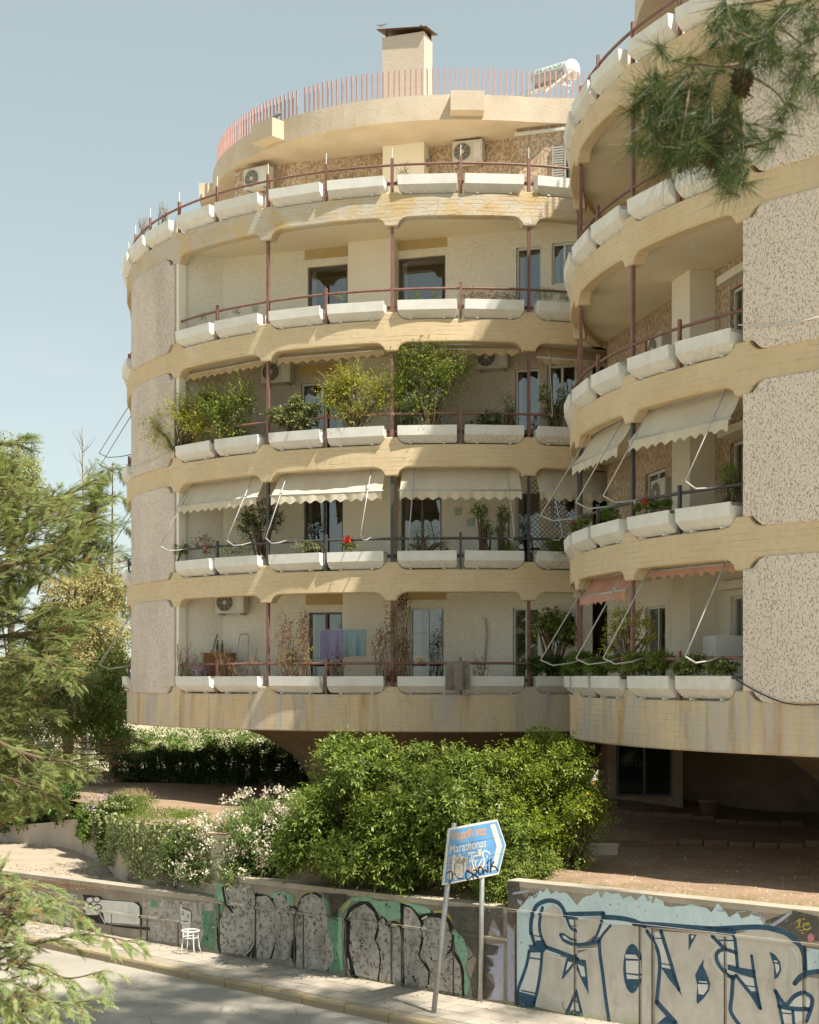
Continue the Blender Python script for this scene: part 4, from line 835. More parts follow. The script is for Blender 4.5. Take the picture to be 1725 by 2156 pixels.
# low wall ------------------------------------------------------------------------
w_ = WL
decal(w_, 'grey_wash', 'g_silver', [uvp(G7, [(100, 120), (470, 170), (470, 430), (100, 380)]), uvp(G7, [(1010, 200), (1600, 240), (1600, 620), (1020, 540)])])
decal(w_, 'black_shadow', 'g_black', [uvp(G7, p) for p in ([(478, 340), (560, 345), (640, 320), (690, 330), (690, 400), (740, 420), (1000, 440), (1070, 440), (1075, 470), (800, 440), (700, 420), (560, 390), (478, 375)], [(515, 170), (660, 185), (690, 210), (980, 235), (1010, 290), (1005, 440), (985, 420), (985, 270), (960, 245), (690, 215), (600, 200), (530, 230)])] + stroke(G7, [(1325, 240), (1340, 280), (1410, 310), (1415, 400)], .02) + stroke(G7, [(1325, 390), (1340, 490), (1380, 540), (1410, 560)], .02))
decal(w_, 'green_background', 'g_green', [uvp(G7, [(1500, 300), (1600, 310), (1600, 640), (1480, 600), (1520, 480)]), uvp(G7, ell(1105, 250, 30, 28))])
decal(w_, 'white_letter_fill', 'g_white', [uvp(G7, p) for p in ([(670, 215), (940, 235), (985, 270), (990, 420), (760, 405), (700, 400), (680, 300)], [(545, 200), (640, 190), (680, 230), (670, 300), (640, 340), (560, 340), (530, 290)], [(1325, 245), (1345, 290), (1412, 315), (1412, 395), (1330, 385)], [(1338, 395), (1412, 400), (1410, 540), (1360, 520), (1335, 470)])] + stroke(G7, [(640, 300), (700, 410)], .03) + stroke(G7, [(1105, 460), (1105, 470)], .02) + stroke(G7, [(1120, 430), (1122, 470)], .016) + stroke(G7, [(1140, 470), (1142, 430), (1128, 440), (1140, 455)], .014))
decal(w_, 'fine_lines', 'g_black', [q for c in ((1346, 325), (1388, 350)) for q in stroke(G7, ell(*c, 9, 17), .012)] + [uvp(G7, ell(1348, 330, 3, 6)), uvp(G7, ell(1390, 354, 3, 6))] + [q for c in ((575, 215, 28, 26), (632, 212, 28, 24), (580, 268, 20, 18), (640, 275, 30, 22)) for q in stroke(G7, ell(*c), .025)] + stroke(G7, [(1330, 520), (1345, 505)], .012) + stroke(G7, [(1520, 560), (1530, 510), (1545, 560), (1555, 500)], .014))

# ------------------------------------------------------------------ road sign on two leaning posts
S1_ = lambda cx, cy: ((1270 + cx * 210 / 1725) * .73031, (2340 + cy * 210 / 1725) * .73031)
pa, pb = Vector((.40, 24.48, 0)), Vector((1.24, 25.37, 0)); sd = (pb - pa).normalized(); sn = Vector((sd.y, -sd.x, 0))
def on_sign(u, v, off=0.):
    r = Vector(((u - 862.5) / F, 1, (HY - v) / F)); d = (pa.dot(sn) + off) / r.dot(sn); q = r * d; return Vector((q.x, q.y, q.z + ZC))
SG_ = thing('road_sign', 'blue arrow-shaped road sign to Marathonas on two grey posts, sprayed over', 'road sign', (pa + pb) / 2); world_children(SG_)
for (u0, v0, u1, v1, off) in ((913, 2137, 957, 1733, -.05), (1012, 2110, 1016.5, 1745, -.05)):
    m = MB(); m.tube([on_sign(u0, v0, off), on_sign(u1, v1, off)], .045, 12); m.build('sign_post', M['steel'], SG_, True)
M['signblue'] = peel_mat('faded_sign_blue', (.10, .27, .52), (.13, .31, .55), .9, .45, (.3, .36, .42), .5)
M['signwhite'] = simple('sign_white', (.62, .60, .56), (.55, .52, .46), 5, .5); M['orange'] = simple('sign_orange', (.72, .33, .02), (.66, .29, .02), 8, .5)
cor = [(215, 405), (1355, 190), (1555, 795), (1385, 1490), (65, 1750)]
m = MB(); fr = [on_sign(*S1_(*c), .0) for c in cor]; bkp = [p - sn * .035 for p in fr]; m.add(fr + bkp, [(0, 4, 3, 2, 1), (5, 6, 7, 8, 9)] + [(i, (i + 1) % 5, 5 + (i + 1) % 5, 5 + i) for i in range(5)]); PNL = m.build('sign_panel', M['signwhite'], SG_)
m = MB(); m.add([on_sign(*S1_(*c), .003) for c in ((240, 445), (1345, 235), (1530, 795), (1370, 1445), (100, 1700))], [(0, 4, 3, 2, 1)]); m.build('blue_field', M['signblue'], PNL)
def flat(name, mat, polys, off, par=PNL, G=S1_):
    m = MB()
    for p in polys:
        q = [on_sign(*G(*c), off) for c in p]; tr = tessellate_polygon([[Vector((c[0], c[1], 0)) for c in p]]); m.add(q, [tuple(t_) for t_ in tr])
    return m.build(name, mat, par)
flat('arrow', M['signwhite'], [[(1175, 318), (1295, 290), (1465, 805), (1318, 1385), (1205, 1405), (1335, 830)]], .006)
def sign_text(txt, o, ex, up, mat, name):
    cu = bpy.data.curves.new(name, 'FONT'); cu.body = txt; cu.size = 1; cu.resolution_u = 3; cu.offset = .004; ob = bpy.data.objects.new(name, cu); COL.objects.link(ob)
    bpy.context.view_layer.update(); dg = bpy.context.evaluated_depsgraph_get(); me = bpy.data.meshes.new_from_object(ob.evaluated_get(dg)); COL.objects.unlink(ob); bpy.data.objects.remove(ob)
    xs = [v.co.x for v in me.vertices]; x0, x1 = min(xs), max(xs); cap = .70
    for v in me.vertices:
        a = (v.co.x - x0) / (x1 - x0); c = v.co.y / cap; v.co = on_sign(*S1_(o[0] + (ex[0] - o[0]) * a + up[0] * c, o[1] + (ex[1] - o[1]) * a + up[1] * c), .006)
    me.name = name; me.materials.clear(); me.materials.append(mat); ob = bpy.data.objects.new(name, me); COL.objects.link(ob); ob.parent = PNL; return ob
sign_text('Μαραθώνας', (255, 695), (1088, 548), (12, -205), M['orange'], 'greek_lettering').matrix_parent_inverse = Matrix.Identity(4)
sign_text('Marathonas', (218, 1000), (1078, 832), (12, -208), M['signwhite'], 'latin_lettering')
sign_text('Ν', (165, 1480), (270, 1455), (8, -130), M['orange'], 'greek_lettering'); sign_text('θεσία', (640, 1465), (1088, 1380), (8, -165), M['orange'], 'greek_lettering'); sign_text('ου', (690, 1580), (800, 1560), (6, -120), M['signwhite'], 'latin_lettering')
def pstroke(pts, w_, sm=True): return stroke(None, [(p[0], p[1]) for p in pts], w_, sm)
flat('route_box', M['orange'], pstroke([(285, 1075), (205, 1090), (190, 1280), (270, 1270)], 22, False), .005); flat('route_box', M['orange'], pstroke([(640, 1080), (635, 1250)], 16, False), .005)
M['glue'] = peel_mat('torn_poster', (.60, .55, .45), (.5, .46, .38), .58, .8, (.35, .33, .3), .6)
flat('torn_poster', M['glue'], [ell(460, 1340, 115, 235), ell(470, 1150, 150, 90), [(290, 1020), (370, 1030), (400, 1200), (340, 1500), (265, 1400)], [(430, 1010), (480, 1005), (480, 1110), (430, 1115)], [(520, 1100), (625, 1070), (610, 1350), (540, 1520)], ell(215, 1540, 50, 80), ell(350, 1560, 50, 60)], .008)
flat('white_tag', M['g_white'], pstroke([(670, 1030), (690, 985), (820, 975)], 40) + pstroke([(740, 1000), (750, 1180), (820, 1420), (770, 1380)], 30) + pstroke([(780, 1060), (950, 1040)], 34) + pstroke([(800, 1080), (770, 1180), (900, 1150), (830, 1200), (840, 1300)], 28) + pstroke([(1180, 1010), (1100, 940), (1020, 950), (1000, 1020), (1040, 1150), (1020, 1270), (940, 1380)], 32) + pstroke([(900, 1300), (990, 1130)], 26), .007); flat('white_tag', M['g_white'], pstroke([(700, 1130), (700, 1200)], 34), .007); flat('white_tag', M['g_white'], pstroke([(1108, 1050), (1108, 1090)], 26), .007)
flat('sticker', M['glue'], [[(885, 910), (970, 875), (975, 1020), (890, 1060)]], .0095)
flat('black_tag', M['g_black'], pstroke([(680, 1390), (620, 1440), (610, 1530), (640, 1610), (700, 1590), (760, 1500)], 24) + pstroke([(640, 1400), (900, 1560)], 34) + pstroke([(790, 1400), (860, 1390), (850, 1470), (770, 1510), (790, 1580)], 28) + pstroke([(940, 1300), (900, 1400), (930, 1480), (1000, 1450), (990, 1340), (920, 1320)], 30) + pstroke([(1030, 1480), (1050, 1370), (1130, 1440), (1120, 1300)], 28) + pstroke([(1120, 1240), (1130, 1170), (1150, 1160)], 30) + pstroke([(1205, 1120), (1195, 1430)], 32, False) + pstroke([(1270, 1190), (1220, 1290), (1300, 1310), (1370, 1400)], 32), .0095); flat('black_tag', M['g_black'], pstroke([(150, 1470), (200, 1430), (270, 1430), (290, 1560), (230, 1700)], 18) + pstroke([(210, 1480), (210, 1720)], 16, False) + pstroke([(350, 1220), (330, 1330), (340, 1480), (420, 1580), (560, 1590)], 14), .0095)
for s_ in (.31, .62):
    flat('panel_seam', M['black'], pstroke([(215 - 150 * s_, 405 + 1345 * s_), (1355 + (200 if s_ < .5 else 130) * (s_ / .5 if s_ < .5 else 1), 190 + 1300 * s_)], 4, False), .0065)

# ------------------------------------------------------------------ bentwood stool frame on the pavement
c = wp(7.72, .36, zs(7.72)); ST = thing('stool', 'white tubular stool frame with empty seat ring standing on the pavement', 'stool', c)
m = MB(); m.tube([(.175 * math.cos(a), .175 * math.sin(a), .46) for a in [2 * math.pi * j / 24 for j in range(25)]], .016, 8, False); m.build('seat_ring', M['white'], ST, True)
m = MB(); m.tube([(.16 * math.cos(a), .16 * math.sin(a), .33) for a in [2 * math.pi * j / 24 for j in range(25)]], .009, 6, False); m.build('brace_ring', M['white'], ST, True)
for a in (.5, 2.07, 3.64, 5.21):
    m = MB(); cs, sn_ = math.cos(a), math.sin(a); m.tube([(.16 * cs, .16 * sn_, .46), (.165 * cs, .165 * sn_, .3), (.185 * cs, .185 * sn_, .12), (.225 * cs, .225 * sn_, 0)], .012, 8); m.build('leg', M['white'], ST, True)
# ------------------------------------------------------------------ vegetation
M['lf_laurel'] = leaf_mat('laurel_leaf', (.07, .125, .025), (.30, .39, .075), (.50, .53, .15), .45, .42, .4)
M['lf_orange'] = leaf_mat('orange_tree_leaf', (.11, .17, .02), (.32, .40, .05), (.46, .48, .07), .45, .4, .4)
M['lf_olean'] = leaf_mat('oleander_leaf', (.08, .14, .035), (.24, .33, .10), (.36, .43, .16), .35, .45)
M['lf_ivy'] = leaf_mat('variegated_ivy_leaf', (.08, .12, .03), (.26, .30, .11), (.50, .47, .27), .3, .45)
M['lf_hedge'] = leaf_mat('hedge_leaf', (.035, .075, .02), (.09, .165, .036), (.17, .26, .055), .3, .4)
M['lf_bank'] = leaf_mat('bright_bank_leaf', (.07, .14, .02), (.20, .30, .05), (.30, .35, .08), .4)
M['lf_cyp'] = leaf_mat('cypress_spray', (.12, .165, .055), (.33, .385, .14), (.52, .51, .21), .45, .6, .2)
M['lf_cyp2'] = leaf_mat('cypress_spray_cool', (.21, .27, .11), (.42, .49, .22), (.54, .54, .28), .48, .6, .2)
M['lf_brown'] = leaf_mat('browned_spray', (.15, .075, .03), (.30, .16, .07), (.38, .24, .12), .25, .7, .1)
M['lf_pine'] = leaf_mat('pine_needle', (.012, .028, .008), (.035, .068, .013), (.075, .11, .02), .25, .45, .4)
M['lf_ochre'] = leaf_mat('dry_ochre_leaf', (.33, .28, .12), (.46, .41, .2), (.50, .36, .21), .4, .7, .1)
M['lf_pale'] = leaf_mat('pale_olive_leaf', (.24, .27, .11), (.42, .43, .2), (.50, .48, .26), .4, .7, .1)
M['lf_mid'] = leaf_mat('mid_green_leaf', (.11, .17, .035), (.29, .37, .085), (.50, .50, .12), .42, .5)
M['lf_yellow'] = leaf_mat('yellowing_leaf', (.32, .35, .06), (.60, .54, .11), (.76, .63, .13), .48, .5)
M['lf_dead'] = leaf_mat('dead_leaf', (.13, .055, .03), (.24, .10, .05), (.30, .16, .07), .25, .8, .1)
M['flower_w'] = leaf_mat('blush_petal', (.74, .66, .52), (.82, .76, .64), (.76, .58, .52), .35, .6, .1)
M['flower_r'] = leaf_mat('red_petal', (.50, .02, .02), (.62, .04, .03), None, .3, .6, .1)
M['flower_p'] = leaf_mat('magenta_petal', (.42, .03, .15), (.55, .07, .25), None, .3, .6, .1)
M['flower_l'] = leaf_mat('lilac_petal', (.42, .28, .42), (.55, .40, .52), None, .3, .6, .1)
M['grassdry'] = leaf_mat('feather_grass', (.38, .29, .15), (.50, .40, .24), None, .35, .7, .1)
M['bark'] = simple('grey_brown_bark', (.17, .125, .085), (.10, .07, .045), 9, .9, .1, .8, 30, .03)
M['twig'] = simple('dry_twig', (.30, .22, .15), (.2, .14, .09), 9, .9, .1)
M['cone'] = simple('pine_cone', (.07, .04, .022), (.04, .02, .012), 30, .8, .1)

def unit(a): return a / np.maximum(np.linalg.norm(a, axis=1, keepdims=True), 1e-9)
def runit(n): return unit(RNG.normal(size=(n, 3)))
def leaf_arrays(pos, ax, nor, L, W, fold=.06, bend=.12):
    ax = unit(ax); side = unit(np.cross(ax, nor)); nor = np.cross(side, ax); L = np.asarray(L).reshape(-1, 1); W = np.asarray(W).reshape(-1, 1)
    b = pos; m = pos + ax * L * .48 + nor * L * fold; tip = pos + ax * L - nor * L * bend
    v = np.stack([b, m + side * W / 2, tip, m - side * W / 2], 1).reshape(-1, 3); return v
def leaf_obj(name, mat, parent, vs, rs):
    v = np.concatenate(vs); n = len(v) // 4; return np_mesh(name, v, np.arange(n * 4).reshape(n, 4), mat, parent, np.repeat(np.concatenate(rs), 4))
def shoots(base, d, ln, K, L, W, droop=.25, grav=.25, tipr=.35, r0=None):
    """leafy shoots: returns leaf quads and their colour value"""
    S = len(base); d = unit(d); t = np.tile(np.linspace(.08, 1, K), S); B = np.repeat(base, K, 0); D = np.repeat(d, K, 0); ln = np.repeat(np.asarray(ln) * np.ones(S), K)[:, None]
    g = np.array([[0, 0, -1.]]); tt = t[:, None]; pos = B + D * ln * tt + g * grav * ln * tt ** 2
    ref = np.where(np.abs(D[:, 2:3]) < .9, np.array([[0, 0, 1.]]), np.array([[1., 0, 0]])); p1 = unit(np.cross(D, ref)); p2 = np.cross(D, p1)
    ph = np.tile(np.arange(K) * 2.4, S) + np.repeat(RNG.uniform(0, 6.3, S), K) + RNG.normal(0, .3, S * K); ph = ph[:, None]
    out = p1 * np.cos(ph) + p2 * np.sin(ph); ax = D * .65 + out * (1.05 - .5 * tt) + g * droop; nor = D * .6 + np.array([[0, 0, .9]]) + RNG.normal(0, .25, (S * K, 3))
    sc = RNG.uniform(.7, 1.15, S * K) * (1 - .25 * t); r = np.clip((np.repeat(RNG.uniform(0, .55, S) if r0 is None else r0, K)) + tipr * t ** 2 + RNG.normal(0, .1, S * K), 0, 1)
    return leaf_arrays(pos, ax, nor, L * sc, W * sc), r
def ell_pts(c, rad, n, inner=.75, noise=.22, top=None):
    d = runit(n)
    if top is not None: d[:, 2] = np.where(d[:, 2] < top, -d[:, 2] * .4, d[:, 2]); d = unit(d)
    ns = 1 + noise * np.sin(d[:, 0] * 5 + c[0] * 3) * np.sin(d[:, 1] * 4 + c[1]) + noise * .7 * np.sin(d[:, 2] * 7 + c[0])
    r = RNG.uniform(inner, 1, n) * ns; return np.array(c)[None] + d * np.array(rad)[None] * r[:, None], d
def blob(u, v, d, ru, rv, dep): p = P(u, v, d); return ((p.x, p.y, p.z), (ru * d / F, dep, rv * d / F))
def stems(name, mat, parent, segs, n=5):
    m = MB()
    for path, r in segs: m.tube(path, r, n, False)
    return m.build(name, mat, parent, True)
def bush(name, label, cat, blobs, n, L, W, mat, base, shoot=(.3, .55), K=9, group=None, droop=.25, fill=.5, up=.5, tipr=.35, stem=True, inner=.8, lumpy=0):
    e = thing(name, label, cat, base, 0, group); world_children(e); vs, rs, segs = [], [], []
    if lumpy:
        nb = []
        for c, rad in blobs:
            nb.append((c, tuple(x * .74 for x in rad)))
            for d_ in runit(lumpy):
                d_[1] = -abs(d_[1]) if rnd.random() < .7 else d_[1]; s_ = rnd.uniform(.28, .5); nb.append((tuple(np.array(c) + d_ * np.array(rad) * rnd.uniform(.7, 1.05)), tuple(x * s_ for x in rad)))
        blobs = nb
    tot = sum(b_[1][0] * b_[1][2] for b_ in blobs)
    for c, rad in blobs:
        k = max(4, int(n * rad[0] * rad[2] / tot)); p, d = ell_pts(c, rad, k, inner); d = d + np.array([[0, 0, up]]) + RNG.normal(0, .35, d.shape); ln = RNG.uniform(*shoot, k) ; lg = RNG.random(k) < (.14 if lumpy else .0); ln = ln * np.where(lg, 2.1, 1.); d = d + lg[:, None] * np.array([[0, 0, 1.3]])
        v, r = shoots(p - unit(d) * ln[:, None] * .6, d, ln, K, L, W, droop, .2, tipr); vs.append(v); rs.append(r)
        k2 = int(k * fill * K); p, d = ell_pts(c, (rad[0] * .93, rad[1] * .93, rad[2] * .93), k2, .55); vs.append(leaf_arrays(p, d + RNG.normal(0, .6, d.shape), runit(k2) + np.array([[0, 0, .8]]), L * RNG.uniform(.7, 1.2, k2), W * RNG.uniform(.8, 1.3, k2))); rs.append(RNG.uniform(0, .35, k2))
        if stem:
            for j in range(5):
                q = Vector(c) + Vector(runit(1)[0]) * min(rad) * .7; b0 = Vector(base) + Vector((rnd.uniform(-.15, .15), rnd.uniform(-.1, .1), 0)); segs.append(([b0, b0.lerp(q, .5) + Vector((0, 0, .1)), q], [.035, .022, .008]))
    leaf_obj('foliage', mat, e, vs, rs)
    if stem: stems('stem', M['bark'], e, segs)
    return e
def gd(x, y): return (x, y, 2.1)

# shrubs behind the graffiti wall
bush('laurel_shrub', 'large glossy green shrub left of the road sign above the silver graffiti', 'shrub', [blob(735, 1690, 28.3, 108, 120, 1.15), blob(690, 1770, 28.3, 85, 85, 1.0), blob(770, 1790, 27.8, 110, 85, 1.1), blob(725, 1590, 28.6, 70, 45, .7)], 2500, .135, .05, M['lf_laurel'], (-1.1, 28.6, 2.1), lumpy=7, fill=.35)
bush('laurel_shrub', 'broad leafy shrub directly behind the blue road sign', 'shrub', [blob(930, 1690, 27.6, 115, 110, 1.15), blob(890, 1790, 27.2, 110, 80, 1.0), blob(1000, 1770, 26.9, 100, 85, 1.0), blob(980, 1640, 28, 90, 60, .8), blob(860, 1620, 28.2, 70, 50, .7)], 2500, .135, .05, M['lf_laurel'], (.7, 27.9, 2.1), droop=.32, lumpy=7, fill=.35)
OT = bush('orange_tree', 'bright yellow-green orange tree at the right end of the shrubs', 'tree', [blob(1150, 1630, 28, 95, 70, 1.0), blob(1200, 1680, 27.8, 75, 60, .9), blob(1120, 1700, 27.6, 85, 75, .9), blob(1145, 1565, 28.2, 32, 45, .4), blob(1170, 1760, 27.6, 60, 60, .7), blob(1080, 1610, 28.2, 45, 40, .5)], 2500, .09, .04, M['lf_orange'], (2.75, 27.9, 2.1), K=8, tipr=.45, lumpy=6, fill=.3)
m = MB()
for (u, v) in ((1237, 1672), (1250, 1650), (1215, 1712)): m.lathe(P(u, v, 27.1), [(.0, -.035), (.028, -.022), (.036, 0), (.028, .022), (0, .035)], 10)
o_ = m.build('fruit', M['orange'], OT, True); o_['kind'] = 'stuff'
bush('low_shrub', 'small bushy shrub hanging over the wall step beside the sign', 'shrub', [blob(1075, 1830, 26.3, 48, 45, .5), blob(1040, 1860, 26.0, 40, 38, .4), blob(1130, 1815, 26.6, 50, 35, .5)], 700, .075, .03, M['lf_mid'], (1.9, 26.5, 2.1), (.2, .4), 8)
bush('low_shrub', 'thin grey-green shrub at the right foot of the orange tree', 'shrub', [blob(1215, 1790, 27.6, 45, 50, .5), blob(1250, 1745, 28.2, 40, 25, .4)], 160, .07, .03, M['lf_mid'], (3.2, 28, 2.1), (.25, .45), 8, fill=.05)
OL = bush('oleander', 'oleander in full pale pink blossom over the low wall end', 'shrub', [blob(545, 1745, 30.3, 90, 80, 1.1), blob(480, 1775, 30.6, 80, 65, 1.0), blob(595, 1780, 29.8, 60, 70, .8), blob(430, 1810, 30.4, 60, 45, .8), blob(540, 1820, 29.8, 75, 45, .7), blob(400, 1775, 31.0, 55, 40, .6), blob(380, 1825, 30.8, 45, 30, .5), blob(610, 1715, 30, 45, 45, .7)], 2100, .15, .024, M['lf_olean'], (-3.2, 30.6, 2.2), (.35, .6), 10, droop=.05, tipr=.3, lumpy=4)
vs, rs = [], []
for (c, rad), k in zip([blob(545, 1740, 30.2, 92, 82, 1.15), blob(480, 1772, 30.5, 82, 66, 1.05), blob(595, 1775, 29.7, 60, 70, .85), blob(430, 1805, 30.3, 70, 50, .85), blob(540, 1815, 29.7, 75, 45, .75), blob(400, 1775, 30.9, 55, 40, .6), blob(380, 1825, 30.7, 40, 25, .5), blob(610, 1715, 29.9, 45, 45, .7)], (85, 60, 45, 30, 30, 22, 16, 20)):
    p, d = ell_pts(c, rad, k, .95, .1); keep = (d[:, 1] < .35); p, d = p[keep], d[keep]
    n_ = 26; q = np.repeat(p, n_, 0) + RNG.normal(0, .055, (len(p) * n_, 3)); vs.append(leaf_arrays(q, runit(len(q)), runit(len(q)), np.full(len(q), .05), np.full(len(q), .045))); rs.append(np.repeat(RNG.uniform(0, 1, len(p)), n_))
leaf_obj('blossom', M['flower_w'], OL, vs, rs)

# curved planter wall with ivy, white wall along the drive
M['whitewash'] = simple('dirty_white_plaster', (.52, .45, .38), (.40, .33, .26), 1.3, .9, .15, .4, 18, .02, 0, True)
def path_wall(e, name, pts, z0, z1f, thick, mat):
    m = MB(); n_ = len(pts); L = []
    for i, p in enumerate(pts):
        a, c = Vector(pts[max(i - 1, 0)]), Vector(pts[min(i + 1, n_ - 1)]); d = (c - a).normalized(); q = Vector((d.y, -d.x)); z1 = z1f(i / (n_ - 1)); P0 = Vector(p)
        L.append([(P0.x, P0.y, z0), (P0.x, P0.y, z1), (P0.x + q.x * thick, P0.y + q.y * thick, z1), (P0.x + q.x * thick, P0.y + q.y * thick, z0)])
    m.add([v for r in L for v in r], [(i * 4 + j, (i + 1) * 4 + j, (i + 1) * 4 + j + 1, i * 4 + j + 1) for i in range(n_ - 1) for j in range(3)] + [(0, 1, 2, 3), (4 * n_ - 1, 4 * n_ - 2, 4 * n_ - 3, 4 * n_ - 4)])
    return m.build(name, mat, e)
ns = smooth_path([tuple(p) for p in NOSE[:7]], 5)
PW = tag(path_wall(None, 'planter_wall', ns, 1.0, lambda f: 2.5, .25, M['whitewash']), 'curved plastered planter wall overgrown with variegated ivy', 'wall')
ns2 = smooth_path([tuple(p) for p in NOSE[6:]], 5)
tag(path_wall(None, 'plaster_wall', ns2, 1.0, lambda f: 2.3 - .75 * min(1, f * 1.3), .25, M['whitewash']), 'low whitewashed wall curving along the drive on the left', 'wall')
m = MB(); tr = thing('garden_trellis', 'diamond wire trellis fixed to the curved planter wall under the ivy', 'trellis', (-5, 30.8, 1.3)); world_children(tr)
def nose_pt(f, z, off=-.03):
    x = f * (len(ns) - 1); i = min(int(x), len(ns) - 2); a, c = Vector(ns[i]), Vector(ns[i + 1]); p = a.lerp(c, x - i); d = (c - a).normalized(); return Vector((p.x - d.y * -off * -1, p.y + d.x * -off * -1, z))
for c0 in (.30, .47):
    for j in range(-6, 9):
        for sg in (1, -1):
            f0, f1 = c0 + j * .013, c0 + (j + sg * 8) * .013; seg = []
            for q in range(7):
                f = f0 + (f1 - f0) * q / 6
                if c0 <= f <= c0 + .11: seg.append(nose_pt(f, 1.25 + q / 6 * .55, .03))
            if len(seg) > 1: m.tube(seg, .006, 4)
o_ = m.build('trellis_wire', M['bark'], tr); o_['kind'] = 'stuff'
vs, rs = [], []; n_ = 5200; f = RNG.uniform(.16, 1, n_); hh = RNG.uniform(0, 1, n_) ** 1.0
lim = 2.62 - (1.25 * (.35 + .65 * np.abs(np.sin(f * 9.3 + .6))))
lim = np.where(f > .86, 1.35, lim); zz = lim + (2.66 - lim) * hh
pp = np.array([nose_pt(a, z, .02 + RNG.uniform(.0, .2)) for a, z in zip(f, zz)]); outd = np.array([[-.6, -.8, .2]])
vs.append(leaf_arrays(pp, RNG.normal(0, .6, (n_, 3)) + np.array([[0, -.2, -.5]]), outd + RNG.normal(0, .35, (n_, 3)), RNG.uniform(.05, .09, n_), RNG.uniform(.05, .08, n_))); rs.append(np.clip(RNG.beta(1.6, 1.3, n_), 0, 1))
e = thing('ivy', 'variegated ivy spilling over the curved planter wall', 'ivy', (-5.8, 31.8, 2.5)); world_children(e); leaf_obj('foliage', M['lf_ivy'], e, vs, rs)
bush('ivy', 'round ivy mound at the corner of the planter wall', 'ivy', [blob(222, 1740, 33.6, 26, 55, .5), blob(250, 1700, 33.6, 35, 28, .5)], 620, .075, .065, M['lf_ivy'], (-6.9, 34, 2.4), (.12, .25), 6, stem=False, tipr=.5)
bush('ivy', 'dark green ivy hanging over the whitewashed wall by the cypress', 'ivy', [blob(60, 1690, 39.5, 85, 45, .7), blob(130, 1690, 38.3, 40, 40, .6), blob(15, 1710, 40, 50, 40, .6)], 1100, .10, .08, M['lf_hedge'], (-10, 39.5, 1.8), (.15, .3), 6, stem=False)
bush('ivy', 'bright green creeper between white wall and planter corner', 'ivy', [blob(185, 1730, 36.5, 24, 48, .5)], 420, .06, .05, M['lf_bank'], (-8, 36.9, 1.6), (.12, .25), 6, stem=False)
# ground cover, feather grass, purple flowers on the bed
bush('ground_cover', 'green ground cover strip along the top of the planter wall', 'ground cover', [blob(330, 1712, 33, 80, 10, .8), blob(285, 1690, 34.5, 45, 14, .6), blob(400, 1715, 32, 40, 9, .5)], 650, .05, .02, M['lf_bank'], (-5.5, 33.2, 2.5), (.12, .25), 6, stem=False)
e = thing('feather_grass', 'buff clump of feather grass at the garden edge', 'grass', (-6.6, 35.2, 2.5)); world_children(e); n_ = 700
b0 = np.array([[-6.65, 35.2, 2.5]]) + RNG.normal(0, .06, (n_, 3)) * np.array([[1, 1, .1]]); d = np.stack([RNG.normal(-.12, .45, n_), RNG.normal(0, .35, n_), np.ones(n_)], 1); v, r = shoots(b0, d, RNG.uniform(.55, .95, n_), 5, .24, .008, .4, .45, .1); leaf_obj('foliage', M['grassdry'], e, [v], [r])
e = thing('flower_patch', 'small purple flowers beside the feather grass', 'flowers', (-7.2, 34.6, 2.5)); world_children(e); vs = []; p, d = ell_pts((-7.3, 34.5, 2.75), (.45, .4, .22), 260); vs.append(leaf_arrays(p, runit(260), runit(260), np.full(260, .05), np.full(260, .045))); leaf_obj('blossom', M['flower_l'], e, vs, [RNG.uniform(0, 1, 260)])
p, d = ell_pts((-7.3, 34.5, 2.68), (.5, .4, .25), 120); v, r = shoots(p, d + [0, 0, .6], .2, 6, .05, .02); leaf_obj('foliage', M['lf_mid'], e, [v], [r])

# clipped hedge in the shade behind the garden, brighter bank beyond
bl = []; 
for j in range(13):
    f = j / 12; u = 268 + (700 - 268) * f; bl.append(blob(u, 1618 + 6 * math.sin(j * 2.1) - 10 * math.sin(f * 3), 46.5 - 1.5 * f, 36, 44, .6))
HG = bush('hedge', 'long dark clipped hedge under the building edge', 'hedge', bl, 5200, .07, .04, M['lf_hedge'], (-5.5, 46, 2.5), (.12, .22), 8, stem=False, inner=.6, fill=.8)
m = MB()
for j in range(26): x = -8.9 + j * .26; m.tube([(x, 46.6 - j * .05, 2.0), (x + rnd.uniform(-.1, .1), 46.5 - j * .05, 3.2)], .03, 5)
m.build('stem', M['bark'], HG).__setitem__('kind', 'stuff')
bush('ivy_bank', 'sunlit ivy bank beyond the dark hedge', 'hedge', [blob(270 + 70 * j, 1566 + 5 * math.sin(j * 1.7), 72, 60, 40, 1.5) for j in range(8)], 3200, .10, .07, M['lf_bank'], (-7, 72, 1), (.2, .4), 7, stem=False)

